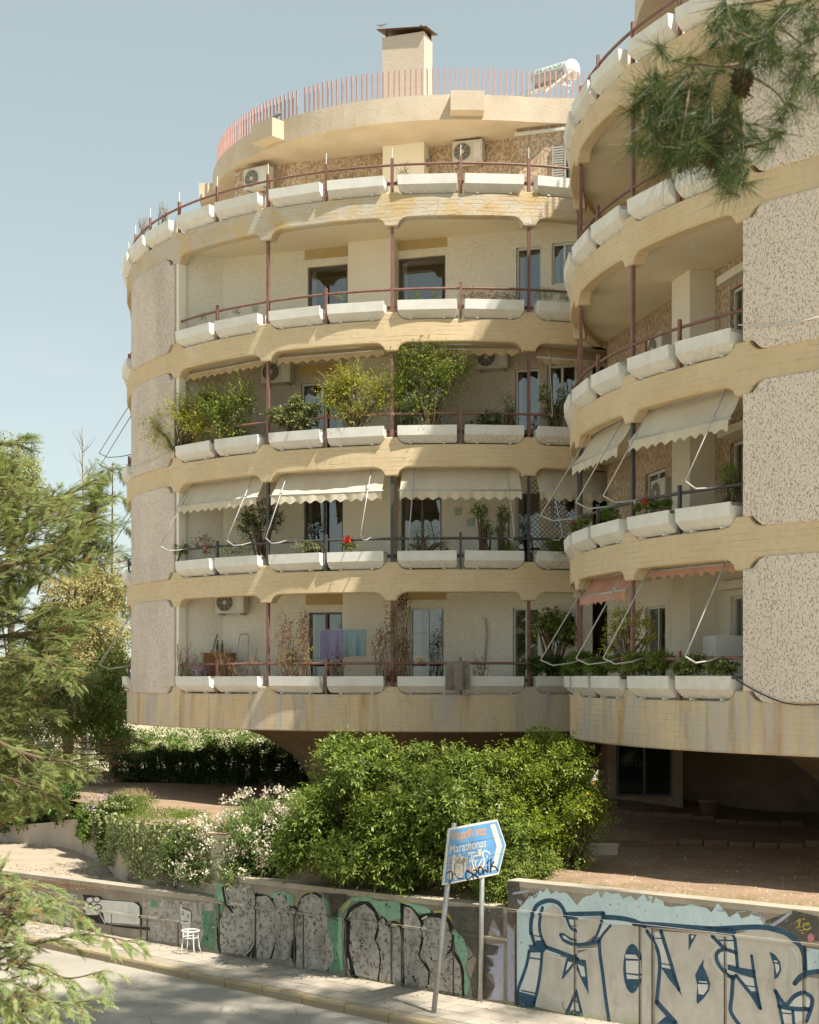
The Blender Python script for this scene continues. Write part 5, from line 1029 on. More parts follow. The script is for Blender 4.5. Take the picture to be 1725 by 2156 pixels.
# ------------------------------------------------------------------ conifers
def frond_template():
    q = []
    def strip(x0, y0, x1, y1, w0, w1):
        dx, dy = x1 - x0, y1 - y0; l = math.hypot(dx, dy); nx, ny = -dy / l, dx / l
        q.append([(x0 + nx * w0, y0 + ny * w0, -.12 * x0 * x0), (x0 - nx * w0, y0 - ny * w0, -.12 * x0 * x0), (x1 - nx * w1, y1 - ny * w1, -.12 * x1 * x1 - .06 * abs(y1)), (x1 + nx * w1, y1 + ny * w1, -.12 * x1 * x1 - .06 * abs(y1))])
    strip(0, 0, 1, 0, .018, .006)
    for i in range(13):
        x = .05 + i * .073; s_ = (1 if i % 2 else -1); l = .42 * (1 - .65 * x) * (.85 + .3 * math.sin(i * 3.3)); a = math.radians(42 + 6 * math.sin(i * 5)) * s_
        x1, y1 = x + l * math.cos(a), l * math.sin(a); strip(x, 0, x1, y1, .022, .010)
        for k in (.3, .55, .8):
            for s2 in (1, -1): a2 = a + s2 * .65; bx, by = x + (x1 - x) * k, y1 * k; l2 = l * .38 * (1.1 - k); strip(bx, by, bx + l2 * math.cos(a2), by + l2 * math.sin(a2), .019, .008)
    return np.array(q)       # (Q,4,3)
FT = frond_template(); FT3 = FT[[0] + list(range(1, len(FT), 7)) + list(range(5, len(FT), 14))]; FT2 = FT[[0] + list(range(1, len(FT), 7)) + list(range(2, len(FT), 7)) + list(range(5, len(FT), 7))]
def fronds(o, a, n, s, tmpl=FT):
    a = unit(a); y = unit(np.cross(n, a)); n = np.cross(a, y); T = tmpl.reshape(-1, 3)
    v = o[:, None] + s[:, None, None] * (T[None, :, 0:1] * a[:, None] + T[None, :, 1:2] * y[:, None] + T[None, :, 2:3] * n[:, None])
    return v.reshape(-1, 3), len(tmpl)
def limb(path, nsec, seclen, nf, flen, rad, droop=.15, tip=1.):
    """one bough: curved axis, side branches on both sides, flat sprays along them"""
    pth = smooth_path([tuple(p) for p in path], 6); segs = [([Vector(p) for p in pth], [rad * (1 - .9 * i / (len(pth) - 1)) + .003 for i in range(len(pth))])]; O, A, Nn, S = [], [], [], []
    for j in range(nsec):
        f = .12 + .88 * (j + rnd.random()) / nsec; x = f * (len(pth) - 1); i = min(int(x), len(pth) - 2); p = Vector(pth[i]).lerp(Vector(pth[i + 1]), x - i); d = (Vector(pth[i + 1]) - Vector(pth[i])).normalized()
        sd_ = d.cross(Vector((0, 0, 1))).normalized() * (1 if j % 2 else -1); dr = (d * rnd.uniform(.5, .9) + sd_ * rnd.uniform(.3, .9) + Vector((0, 0, rnd.uniform(-.35, .35)))).normalized(); l = seclen * (1 - .6 * f) * rnd.uniform(.7, 1.2)
        q = [p + dr * l * k / 5 + Vector((0, 0, -droop * l * (k / 5) ** 2)) for k in range(6)]; segs.append((q, [rad * .25 * (1 - .15 * k) for k in range(6)]))
        for k in range(nf):
            t_ = rnd.uniform(.1, 1); xx = t_ * 5; ii = min(int(xx), 4); c = q[ii].lerp(q[ii + 1], xx - ii); dd = (q[ii + 1] - q[ii]).normalized(); s2 = dd.cross(Vector((0, 0, 1))).normalized() * rnd.choice((-1, 1))
            O.append(c); A.append(dd * rnd.uniform(.6, 1.) + s2 * rnd.uniform(.1, .8) + Vector((0, 0, rnd.uniform(-.3, .45)))); Nn.append(Vector((rnd.uniform(-.5, .5), rnd.uniform(-.7, .3), 1))); S.append(flen * rnd.uniform(.6, 1.2))
    return segs, O, A, Nn, S
def conifer(name, label, base, limbs, mat, cat='tree', brown=.06, tmpl=FT, trunk=None, group=None, mass=None):
    e = thing(name, label, cat, base, 0, group); world_children(e); segs, O, A, Nn, S = [], [], [], [], []
    for lb in limbs:
        s_, o, a, n_, sc = limb(*lb); segs += s_; O += o; A += a; Nn += n_; S += sc
    if mass:
        # leafy twigs filling the crown out to its ragged edge
        bd, n_, d0, dj, tl, nf, fl, ul = mass; bv = np.array([q[0] for q in bd]); bu = np.array([q[1] for q in bd])
        for j in range(n_):
            v = rnd.uniform(bv[0], bv[-1]); lim = float(np.interp(v, bv, bu)); u = lim - 6 - (lim - ul) * rnd.random() ** 1.5
            if math.sin(u * .021 + 2) * math.sin(v * .026 + u * .008) + .35 * math.sin(u * .06 + v * .05) < -.42: continue
            c = P(u, v, d0 + rnd.gauss(0, dj)); dr = Vector((rnd.uniform(.15, 1), rnd.uniform(-.8, .4), rnd.uniform(-.1, .9))).normalized(); c = c - dr * tl; segs.append(([c, c + dr * tl * .5, c + dr * tl + Vector((0, 0, -.12 * tl))], [.012, .007, .003]))
            for k in range(nf):
                f = rnd.uniform(.05, 1); O.append(c + dr * tl * f + Vector((0, 0, -.12 * tl * f * f))); A.append(dr + Vector((rnd.gauss(0, .5), rnd.gauss(0, .5), rnd.gauss(0, .4)))); Nn.append(Vector((rnd.gauss(0, .5), rnd.gauss(-.4, .5), 1))); S.append(fl * rnd.uniform(.6, 1.25))
    O, A, Nn, S = (np.array(x, float) for x in (O, A, Nn, S)); br = RNG.random(len(O)) < brown
    # browning comes in patches
    br |= (np.sin(O[:, 0] * 4.1 + 1) * np.sin(O[:, 2] * 3.3 + O[:, 1]) > .93)
    for sel, mt, nm in ((~br, mat, 'foliage'), (br, M['lf_brown'], 'browned_foliage')):
        if sel.sum() == 0: continue
        v, k = fronds(O[sel], A[sel], Nn[sel], S[sel], tmpl); c = int(sel.sum()); r = np.repeat(RNG.uniform(0, .75, c), k) + np.tile(np.linspace(0, .25, k), c)
        np_mesh(nm, v, np.arange(len(v)).reshape(-1, 4), mt, e, np.repeat(r, 4))
    if trunk: segs.append(trunk)
    stems('branch', M['bark'], e, segs, 6); return e
def pp_(*l): return [P(*q) for q in l]
X0 = (-8.6, 21.5, 0)
tk = ([Vector((-8.6, 21.5, -.3)), Vector((-8.5, 21.4, 4)), Vector((-8.4, 21.5, 9)), Vector((-8.35, 21.6, 13))], [.3, .24, .15, .04])
LIMBS = [(pp_((-330, 1120, 21.5), (-150, 1150, 21.7), (20, 1120, 22), (110, 1065, 22.2), (180, 1020, 22.4)), 34, 1.15, 16, .19, .06),
         (pp_((-330, 1180, 21.5), (-100, 1200, 21.0), (60, 1180, 20.8), (140, 1130, 20.8), (185, 1100, 21)), 32, 1.1, 16, .19, .06),
         (pp_((-330, 1260, 21.5), (-100, 1200, 22), (60, 1160, 22.6), (140, 1180, 22.8)), 26, 1.0, 16, .19, .05),
         (pp_((-330, 1360, 21.5), (-100, 1350, 21.3), (80, 1330, 21.2), (140, 1310, 21.2), (195, 1298, 21.2)), 32, 1.0, 16, .19, .05),
         (pp_((-330, 1420, 21.5), (-100, 1400, 20.6), (60, 1385, 20.4), (140, 1410, 20.4)), 28, 1.0, 16, .19, .05),
         (pp_((-330, 1500, 21.5), (-100, 1480, 21), (20, 1470, 21), (90, 1490, 21)), 24, .95, 16, .19, .05),
         (pp_((-330, 1580, 21.5), (-100, 1540, 20), (60, 1590, 19.8), (110, 1600, 19.8), (155, 1603, 19.8)), 26, .95, 16, .19, .05),
         (pp_((-330, 1620, 21.5), (-120, 1600, 20.4), (20, 1640, 20.2), (120, 1680, 20.2)), 24, .85, 16, .19, .05),
         (pp_((-330, 1010, 21.5), (-150, 980, 21.5), (-20, 940, 21.5), (55, 925, 21.5)), 18, .8, 20, .2, .05),
         (pp_((-330, 1030, 21.5), (-150, 1060, 22.5), (0, 1050, 22.8), (90, 1050, 23)), 22, .9, 20, .2, .05)]
conifer('cypress_tree', 'large yellow-green cypress reaching in from the left edge', X0, LIMBS, M['lf_cyp'], trunk=tk, brown=.03, tmpl=FT3, mass=([(905, -20), (930, 15), (955, 25), (990, 60), (1010, 180), (1050, 165), (1085, 190), (1130, 180), (1190, 145), (1225, 75), (1262, 55), (1290, 190), (1320, 185), (1380, 155), (1430, 145), (1480, 95), (1530, 30), (1575, 60), (1600, 150), (1640, 130), (1690, 90), (1720, 40)], 1700, 21.6, .7, .42, 12, .175, -140))
X1 = (-5.6, 10.5, 0)
conifer('cypress_tree', 'near cypress boughs in the bottom left corner over the road', X1, [
    (pp_((-300, 1800, 10.8), (-120, 1820, 10.8), (20, 1850, 10.8), (100, 1880, 10.8), (168, 1925, 10.8)), 22, .42, 22, .09, .012, .25),
    (pp_((-300, 1880, 10.6), (-120, 1900, 10.5), (10, 1925, 10.5), (90, 1905, 10.5)), 16, .4, 22, .09, .012, .25),
    (pp_((-300, 2020, 10.8), (-100, 2010, 10.8), (60, 1990, 10.8), (180, 1968, 10.8), (282, 1985, 10.8)), 24, .38, 22, .088, .012, .4),
    (pp_((-300, 2060, 10.4), (-100, 2040, 10.4), (60, 2030, 10.4), (140, 2060, 10.4), (215, 2045, 10.4)), 18, .4, 22, .088, .012, .45),
    (pp_((-300, 2080, 10.4), (-100, 2060, 10.2), (30, 2070, 10.2), (110, 2110, 10.2), (205, 2105, 10.2)), 18, .42, 22, .088, .012, .5),
    (pp_((-300, 2120, 10.4), (-100, 2100, 10.2), (0, 2100, 10.2), (70, 2160, 10.2)), 18, .42, 22, .088, .012, .5)], M['lf_cyp2'], brown=.07, tmpl=FT2, mass=([(1805, 10), (1840, 45), (1875, 55), (1900, 80), (1930, 95), (1945, 40), (1960, 0), (1985, 150), (2005, 120), (2030, 60), (2050, 130), (2070, 110), (2100, 120), (2130, 50), (2170, 20)], 190, 10.6, .2, .18, 11, .085, -60), trunk=([Vector((-5.6, 10.5, -.3)), Vector((-5.5, 10.5, 2.5)), Vector((-5.4, 10.5, 6))], [.2, .15, .05]))
# fir-like tree behind the building's left edge
fl = []
for j in range(12):
    z = 5.7 + (j * .92 - 3.2) * 1.265; r = 2.9 * (1 - j / 13.2)
    for a in (0.3 + j * 1.9, 2.4 + j * 1.9, 4.5 + j * 1.9): c = Vector((-12.65, 62, z)); d_ = Vector((math.cos(a), math.sin(a), 0)); fl.append(([c, c + d_ * r * .5 + Vector((0, 0, .1)), c + d_ * r + Vector((0, 0, -.25))], 13, .75, 11, .3, .025))
conifer('fir_tree', 'dark fir with drooping tiers rising beside the far building', (-12.65, 62, .5), fl, M['lf_cyp'], tmpl=FT3, brown=.01, mass=([(975, 205), (1010, 225), (1060, 236), (1120, 226), (1160, 246), (1230, 238), (1300, 258), (1400, 262), (1500, 262)], 420, 62, .5, 1.0, 9, .5, 150), trunk=([Vector((-12.65, 62, .3)), Vector((-12.65, 62, 7.3)), Vector((-12.6, 62, 14.7))], [.13, .08, .015]))

# ------------------------------------------------------------------ background trees on the left
def leaf_tree(name, label, base, h, blobs, n, L, W, mat, group='trees behind the drive'):
    e = thing(name, label, 'tree', base, 0, group); world_children(e); vs, rs, segs = [], [], []; tot = sum(b_[1][0] * b_[1][2] for b_ in blobs); bv = Vector(base)
    top = bv + Vector((0, 0, h)); segs.append(([bv, bv.lerp(top, .5) + Vector((.1, 0, 0)), top], [.16, .11, .03]))
    for c, rad in blobs:
        k = max(20, int(n * rad[0] * rad[2] / tot)); p, d = ell_pts(c, rad, k, .35, .25); v, r = shoots(p, d + RNG.normal(0, .5, d.shape), RNG.uniform(.3, .6, k), 7, L, W, .2, .2, .3); vs.append(v); rs.append(r)
        for j in range(4): q = Vector(c) + Vector(runit(1)[0] * np.array(rad) * .8); segs.append(([bv.lerp(top, rnd.uniform(.4, .9)), q.lerp(top, .3), q], [.05, .03, .008]))
    leaf_obj('crown', mat, e, vs, rs); stems('trunk', M['bark'], e, segs); return e
leaf_tree('dry_tree', 'pale ochre dry tree between the cypress and the far building', (-14, 60, .5), 9, [blob(150, 1250, 60, 65, 55, 2), blob(215, 1330, 59, 60, 60, 2), blob(185, 1420, 58, 60, 60, 2), blob(235, 1240, 60, 40, 45, 1.5), blob(110, 1330, 61, 50, 60, 2)], 3200, .16, .09, M['lf_ochre'])
leaf_tree('olive_tree', 'hazy pale green tree at the upper left edge', (-17, 62, .5), 13, [blob(25, 985, 62, 45, 55, 2), blob(-10, 1060, 62, 60, 60, 2), blob(60, 1010, 62, 25, 40, 1.2)], 1600, .17, .08, M['lf_pale'])
leaf_tree('garden_tree', 'mid green tree standing low beside the far building edge', (-11, 54, .5), 5, [blob(225, 1480, 54, 55, 55, 1.6), blob(150, 1500, 55, 60, 50, 1.6), blob(235, 1555, 53, 45, 35, 1.2), blob(240, 1410, 55, 35, 40, 1.2)], 2600, .15, .08, M['lf_mid'])
leaf_tree('garden_tree', 'yellow green tree low on the left behind the cypress boughs', (-14, 50, .5), 4.5, [blob(90, 1440, 52, 60, 50, 1.6), blob(50, 1520, 51, 70, 45, 1.6), blob(150, 1440, 52, 45, 45, 1.4), blob(15, 1440, 52, 50, 60, 1.5)], 2600, .15, .08, M['lf_pale'])
leaf_tree('garden_tree', 'bluish green tree at the far left under the cypress', (-15, 47, .5), 3.5, [blob(20, 1590, 47, 55, 45, 1.4), blob(100, 1600, 46, 40, 25, 1)], 700, .13, .07, M['lf_mid'])
leaf_tree('dry_tree', 'apricot coloured dry crown near the drive', (-13.5, 57, .5), 6, [blob(120, 1380, 57, 50, 45, 1.4), blob(225, 1400, 58, 30, 60, 1.3)], 600, .16, .09, M['lf_ochre'])
fb = []
for j in range(7):
    c = Vector((-10.3 + .12 * j, 44.5, 2.6 + .18 * j))
    for a in (.4 + j, 2.5 + j, 4.6 + j): d_ = Vector((math.cos(a), math.sin(a), .1)); fb.append(([c, c + d_ * .8, c + d_ * 1.5 + Vector((0, 0, -.1))], 8, .55, 7, .25, .02))
conifer('cedar_bush', 'rusty brown low conifer beside the hedge', (-10, 44.5, 2), fb, M['lf_brown'], cat='shrub', tmpl=FT3)
BT = thing('bare_tree', 'thin leafless treetop standing against the sky', 'tree', (-16, 72, .5)); segs = []
c0 = Vector((-16.1, 72, .5)); segs.append(([c0, c0 + Vector((.1, 0, 9)), c0 + Vector((-.05, 0, 17.5))], [.14, .07, .012]))
for j in range(60):
    z = rnd.uniform(7, 17); p = c0 + Vector((.02, 0, z)); a = rnd.uniform(0, 6.3); l = (18.5 - z) * .16 + .25; d_ = Vector((math.cos(a), math.sin(a), .9)) * l; segs.append(([p, p + d_ * .6, p + d_ + Vector((0, 0, .2))], [.022, .012, .005]))
PINV[BT.name] = Matrix.Translation(BT.location).inverted(); stems('branch', M['twig'], BT, segs, 4)

# ------------------------------------------------------------------ umbrella pine beside the camera: one bough hangs into view, its crown shades the road
PT = thing('pine_tree', 'pine bough with cones hanging into the top right corner', 'tree', (7.2, 8.6, -.3)); world_children(PT); segs = []
crown_c = Vector((5.3, 17.6, 17.6)); tr_ = [Vector((7.2, 8.6, -.3)), Vector((7.0, 9, 6)), Vector((6.4, 11, 12)), Vector((5.6, 14.5, 16))]; segs.append((tr_, [.32, .27, .2, .1]))
NT = []
for j in range(44):
    a = 2 * math.pi * j / 44 + .2 * math.sin(j * 3); el = .25 * math.sin(j * 5.1); l = 1 + .35 * math.sin(j * 2.2); NT.append((math.cos(a) * .55, math.sin(a) * .55, .75 + el, l))
NT = np.array(NT)
def tufts(O, D, ln, w_, k=44):
    """bundles of needles at O pointing along D"""
    D = unit(D); ref = np.where(np.abs(D[:, 2:3]) < .9, np.array([[0, 0, 1.]]), np.array([[1., 0, 0]])); x = unit(np.cross(D, ref)); y = np.cross(D, x); t_ = NT[:k]
    nd = t_[None, :, 0:1] * x[:, None] + t_[None, :, 1:2] * y[:, None] + t_[None, :, 2:3] * D[:, None] + RNG.normal(0, .16, (len(O), k, 3)); nd = nd / np.linalg.norm(nd, axis=2, keepdims=True); l = ln * t_[None, :, 3:4] * RNG.uniform(.75, 1.15, (len(O), k, 1))
    bs = O[:, None] + D[:, None] * RNG.uniform(-.45, .15, (len(O), k, 1)) * ln; tip = bs + nd * l + np.array([0, 0, -.18]) * l; sd_ = np.cross(nd, RNG.normal(size=nd.shape)); sd_ = sd_ / np.linalg.norm(sd_, axis=2, keepdims=True) * w_
    return np.stack([bs + sd_, bs - sd_, tip - sd_ * .3, tip + sd_ * .3], 2).reshape(-1, 3)
UV = [(1600, 40), (1590, 120), (1680, 170), (1560, 45), (1530, 15), (1506, 68), (1557, 85), (1614, 78), (1640, 28), (1699, 20), (1716, 60), (1641, 126), (1713, 180), (1655, 231), (1397, 112), (1383, 170), (1360, 224), (1411, 190), (1377, 262), (1428, 238), (1465, 265), (1506, 245), (1529, 299), (1445, 295), (1370, 316), (1411, 340), (1461, 322), (1540, 340), (1577, 357), (1625, 295), (1574, 278), (1478, 217), (1557, 204), (1540, 372), (1690, 120), (1345, 200), (1440, 210), (1490, 290), (1500, 330), (1470, 180), (1420, 270), (1400, 300), (1520, 150), (1540, 250)]
LINKS = [[(1760, -120), (1665, -20), (1600, 90), (1570, 130), (1545, 190)], [(1570, 130), (1520, 140), (1460, 135), (1430, 150), (1400, 165)], [(1600, 90), (1640, 60), (1690, 90), (1730, 70)], [(1560, 150), (1600, 170), (1640, 200), (1660, 235)], [(1545, 190), (1530, 250), (1500, 290), (1460, 320)], [(1545, 190), (1560, 260), (1570, 310), (1560, 360)], [(1430, 150), (1410, 200), (1390, 240), (1375, 310)], [(1600, 90), (1560, 70), (1520, 60)], [(1460, 135), (1450, 200), (1440, 260), (1430, 320)], [(1725, 20), (1705, 90), (1710, 170)], [(1570, 310), (1610, 300), (1640, 285)], [(1665, -20), (1620, 0), (1540, 10)]]
DB = 5.6
for l in LINKS: segs.append(([P(u, v, DB + .25 * math.sin(u * .03 + v * .02)) for u, v in smooth_path(l, 4)], [.010 * (1 - .1 * q / 4) if len(l) == 5 and q == 0 else max(.0035, .0075 - .0006 * q) for q in range((len(l) - 1) * 4 + 1)]))
segs.append(([tr_[1] + Vector((0, 0, 3)), Vector((4.4, 7.2, 10.6)), P(1760, -120, DB + .1)], [.09, .05, .011]))
O, D = [], []
for (u, v) in UV:
    for j in range(5): O.append(P(u + rnd.gauss(0, 14), v + rnd.gauss(0, 14), DB + rnd.gauss(0, .16))); D.append(Vector((rnd.gauss(-.25, .6), rnd.gauss(-.1, .6), rnd.gauss(-.35, .5))))
v = tufts(np.array(O), np.array(D), .105, .0012); np_mesh('needles', v, np.arange(len(v)).reshape(-1, 4), M['lf_pine'], PT, np.repeat(RNG.uniform(0, 1, len(v) // 4), 4))
n_ = 3600; cl = [Vector((crown_c.x + rnd.gauss(0, 2.0), crown_c.y + rnd.gauss(0, 1.7), crown_c.z + rnd.gauss(.6, .8))) for _ in range(60)]; O = np.array([np.array(rnd.choice(cl)) + RNG.normal(0, .38, 3) * [1, 1, .6] for _ in range(n_)])
O = O[(O[:, 2] - ZC) / O[:, 1] > .50]; v = tufts(O, runit(len(O)) + [0, 0, .4], .2, .016, 16); np_mesh('crown', v, np.arange(len(v)).reshape(-1, 4), M['lf_pine'], PT, np.repeat(RNG.uniform(0, 1, len(v) // 4), 4))
for q in cl[::2]: segs.append(([tr_[2].lerp(tr_[3], .8), tr_[3].lerp(q, .5), q], [.06, .04, .015]))
stems('branch', M['bark'], PT, segs, 6)
for (u, v, s_, tilt) in ((1562, 175, .105, .15), (1455, 330, .07, .1), (1492, 338, .06, -.3)):
    m = MB(); c = P(u, v, DB - .05); R0 = Matrix.Rotation(math.pi + tilt, 4, 'Y')
    m.lathe(c, [(0, -.5 * s_), (.3 * s_, -.42 * s_), (.4 * s_, -.2 * s_), (.34 * s_, .1 * s_), (.2 * s_, .38 * s_), (0, .52 * s_)], 12, R0)
    for j in range(46):
        z = -.45 + .95 * j / 46; rr = (.4 - .33 * max(0, (z + .15)) ** 1.2) * s_ * (1 if z > -.35 else .8); a = j * 2.4; q = R0 @ Vector((rr * math.cos(a), rr * math.sin(a), z * s_)); m.box(c + q, .10 * s_, .10 * s_, .035 * s_, a, R0 @ Matrix.Rotation(a, 4, 'Z') @ Matrix.Rotation(-.5, 4, 'Y'))
    m.build('pine_cone', M['cone'], PT)
# ------------------------------------------------------------------ things on the balconies
def rd(b, u, r=None):
    """distance at which the sight line of column u meets the balcony edge"""
    k = (u - 862.5) / F; r = r or b['R'] - .08; A_ = k * k + 1; B_ = -2 * (k * b['c'].x + b['c'].y); C_ = b['c'].length_squared - r * r; D_ = max(0, B_ * B_ - 4 * A_ * C_); return (-B_ - math.sqrt(D_)) / (2 * A_)
M['canvas'] = simple('cream_awning_canvas', (.62, .555, .44), (.54, .47, .36), 2.2, .85, .1, .25, 6, .03, 0, True)
M['canvas_tan'] = simple('tan_awning_canvas', (.46, .33, .18), (.40, .28, .15), 2, .85, .1)
M['canvas_rose'] = simple('faded_rose_canvas', (.52, .29, .21), (.45, .24, .17), 2, .85, .1)
def awning(b, i, k0, k1, ext, mat, label, drop=.2, arms=True, reach=.86):
    zt = CEIL[i + 1] - .1; zr = LTOP[i] + .76; e = thing('awning', label, 'awning', pol(b, th(b, (k0 + k1) / 2), b['R'] - .3, zt), 0, 'balcony awnings'); world_children(e)
    a, c = th(b, k0 + .13), th(b, k1 - .13)
    def pt(f, x):
        p, q = (pol(b, t, b['R'] - .3 + 1.15 * x, zt - (zt - zr) * x) for t in (a, c)); return p.lerp(q, f)
    m = MB(); nx, ny = 28, 8; rows = []
    for j in range(ny + 1):
        x = ext * j / ny; sag = .045 * math.sin(math.pi * j / ny)
        rows.append([pt(f / nx, x) + Vector((0, 0, -sag - .012 * math.sin(f * 1.3 + j * .5) - .006 * math.sin(f * 3.1))) for f in range(nx + 1)])
    m.add([p for r in rows for p in r], [(j * (nx + 1) + f, j * (nx + 1) + f + 1, (j + 1) * (nx + 1) + f + 1, (j + 1) * (nx + 1) + f) for j in range(ny) for f in range(nx)]); m.build('canopy', mat, e, True)
    m = MB(); n_ = 90; L = (pt(1, ext) - pt(0, ext)).length; top, bot = [], []; out = nrm((a + c) / 2)
    for f in range(n_ + 1):
        p = pt(f / n_, ext); s = f / n_ * L; w_ = .02 * math.sin(s * 9 + k0) + .016 * math.sin(s * 23 + i); top.append(p + out * .01); bot.append(p + out * (.02 + w_) + Vector((0, 0, -drop - .035 * math.cos(s / .27 * 2 * math.pi))))
    m.add(top + bot, [(f, f + 1, n_ + 2 + f, n_ + 1 + f) for f in range(n_)]); m.build('valance', mat, e, True)
    m = MB(); m.tube([pt(-.012, ext), pt(1.012, ext)], .022, 8); m.build('front_bar', M['armgrey'], e, True)
    m = MB(); m.tube([pt(0, 0), pt(1, 0)], .04, 8); m.build('roller', M['armgrey'], e, True)
    if arms:
        for f in (.11, .89):
            t = a + (c - a) * f; m = MB(); top_ = pol(b, t, b['R'] - .2, zt + .03); el = pol(b, t, b['R'] + reach, zr + .02); en = pol(b, t, b['R'] - .1, zr + .04)
            m.tube([top_, el], .014, 6); m.tube([el, pol(b, t, b['R'] + reach * .7, zr - .09), pol(b, t, b['R'] + reach * .3, zr - .05), en], .016, 6); q = top_.lerp(el, ext * .97); m.box(q, .05, .05, .05, t); m.build('arm', M['armgrey'], e, True)
    return e
for j, (k0, k1) in enumerate(((-4, -2), (-2, 0), (0, 2), (2, 4))):
    awning(MAINB, 1, k0, k1, .34, M['canvas'], f'cream scalloped awning, {["leftmost", "second from left", "third from left", "rightmost"][j]} on the second balcony row of the far building')
for j, (k0, k1) in enumerate(((-4, -2), (-2, 0), (0, 2), (2, 4))):
    awning(MAINB, 2, k0, k1, .08 if j < 3 else .2, M['canvas_tan'], f'rolled-up tan awning, {["leftmost", "second from left", "third from left", "rightmost"][j]} on the third balcony row of the far building', .14, j == 3, .1)
awning(SIDEB, 1, -2, 0, .36, M['canvas'], 'cream scalloped awning on the near building, left bay of the second row'); awning(SIDEB, 1, 0, 2, .34, M['canvas'], 'cream scalloped awning on the near building beside the coarse stucco panel')
awning(SIDEB, 0, -2, 0, .22, M['canvas_rose'], 'faded rose awning on the near building, lowest balcony, left bay'); awning(SIDEB, 0, 0, 2, .03, M['canvas_rose'], 'rolled faded rose awning on the near building, lowest balcony by the panel', .15)
for i in (0, 1, 2): awning(MAINB, i, -8, -6, .1, M['canvas'], f'awning frame jutting out past the left edge, {RN[i]} balcony row', .12)
# air conditioners
M['ac'] = simple('air_conditioner_casing', (.60, .58, .52), (.53, .5, .44), 3, .5, .4)
def air_con(c, t, label, w_=.82, h=.58, bracket=True):
    e = thing('air_conditioner', label, 'air conditioner', c, 0, 'air conditioners'); world_children(e); n, x, z = nrm(t), tan(t), Vector((0, 0, 1)); o = Vector(c)
    m = MB(); m.frame_box(o, x, n, z, -w_ / 2, w_ / 2, -.15, .15, 0, h); m.build('casing', M['ac'], e)
    R0 = Matrix((x.to_4d(), z.to_4d(), n.to_4d(), (0, 0, 0, 1))).transposed(); R0 = Matrix.Identity(4); 
    for q, vv in enumerate((x, z, n)):
        for r in range(3): R0[r][q] = vv[r]
    cc = o + x * (-w_ * .17) + z * (h * .5) + n * .152
    m = MB(); m.lathe(cc, [(.0, .002), (.23, .002), (.235, .006)], 24, R0); F_ = m.build('fan_opening', M['grill'], e)
    g = MB()
    for r in (.06, .10, .14, .18, .222): g.tube([cc + (x * math.cos(a) + z * math.sin(a)) * r + n * .012 for a in [2 * math.pi * j / 20 for j in range(21)]], .0045, 4, False)
    for a in range(8): d = x * math.cos(a * math.pi / 4) + z * math.sin(a * math.pi / 4); g.tube([cc + d * .05 + n * .012, cc + d * .225 + n * .012], .004, 4)
    g.build('fan_grille', M['ac'], F_)
    m = MB(); m.lathe(cc, [(0, .016), (.05, .014), (.05, .004)], 12, R0); m.build('fan_hub', M['ac'], F_)
    m = MB(); m.frame_box(o, x, n, z, w_ * .22, w_ * .44, .151, .156, h * .15, h * .85); m.build('side_panel', M['alu'], e)
    if bracket:
        for s in (-.3, .3): m = MB(); m.frame_box(o, x, n, z, s - .015, s + .015, -.35, .17, -.04, -.002); m.build('bracket', M['steel'], e)
    return e
def on_chord(b, u, v, p): s, z = chord_hit(b, u, v, p); return chord(b, s, p, z)
na, nb = MAINB['nth'], SIDEB['nth']
air_con(on_chord(MAINB, 545, 399, -1.9), na - .25, 'air conditioner at the left end of the roof terrace wall'); air_con(on_chord(MAINB, 987, 345, -1.95), na, 'air conditioner high on the brown terrace wall near the white pillar')
air_con(on_chord(MAINB, 585, 808, .2), na, 'air conditioner behind the yellow shrub on the third balcony row'); air_con(on_chord(MAINB, 1038, 778, .2), na, 'air conditioner right of the tall green shrub'); air_con(on_chord(MAINB, 488, 1292, .25), na, 'air conditioner above the sideboard on the lowest balcony')
air_con(chord(SIDEB, -1.9, .22, FLOOR[2] + 1.35), nb, 'air conditioner under the ceiling of the near building, third balcony'); air_con(chord(SIDEB, -1.7, .22, FLOOR[1] + 1.2), nb, 'air conditioner behind the awning of the near building'); air_con(chord(SIDEB, -1.9, .22, FLOOR[3] + 1.3), nb, 'air conditioner on the near building behind the pine bough')
# ceiling spots (part of the buildings)
for i, ks in ((3, (-3.1, -1.1, .6, 1.6)), (2, (-3,)), ):
    for k in ks: m = MB(); m.lathe(pol(MAINB, th(MAINB, k), MAINB['R'] - .9, CEIL[i + 1] - .012), [(.07, 0), (.07, .011)], 14); m.build('ceiling_spot', M['white'], A)
for i in (2, 3):
    for k in (-2.2, -1, .4, 1.2): m = MB(); m.lathe(pol(SIDEB, th(SIDEB, k), SIDEB['R'] - 1.1, CEIL[i + 1] - .012), [(.07, 0), (.07, .011)], 14); m.build('ceiling_spot', M['white'], B)
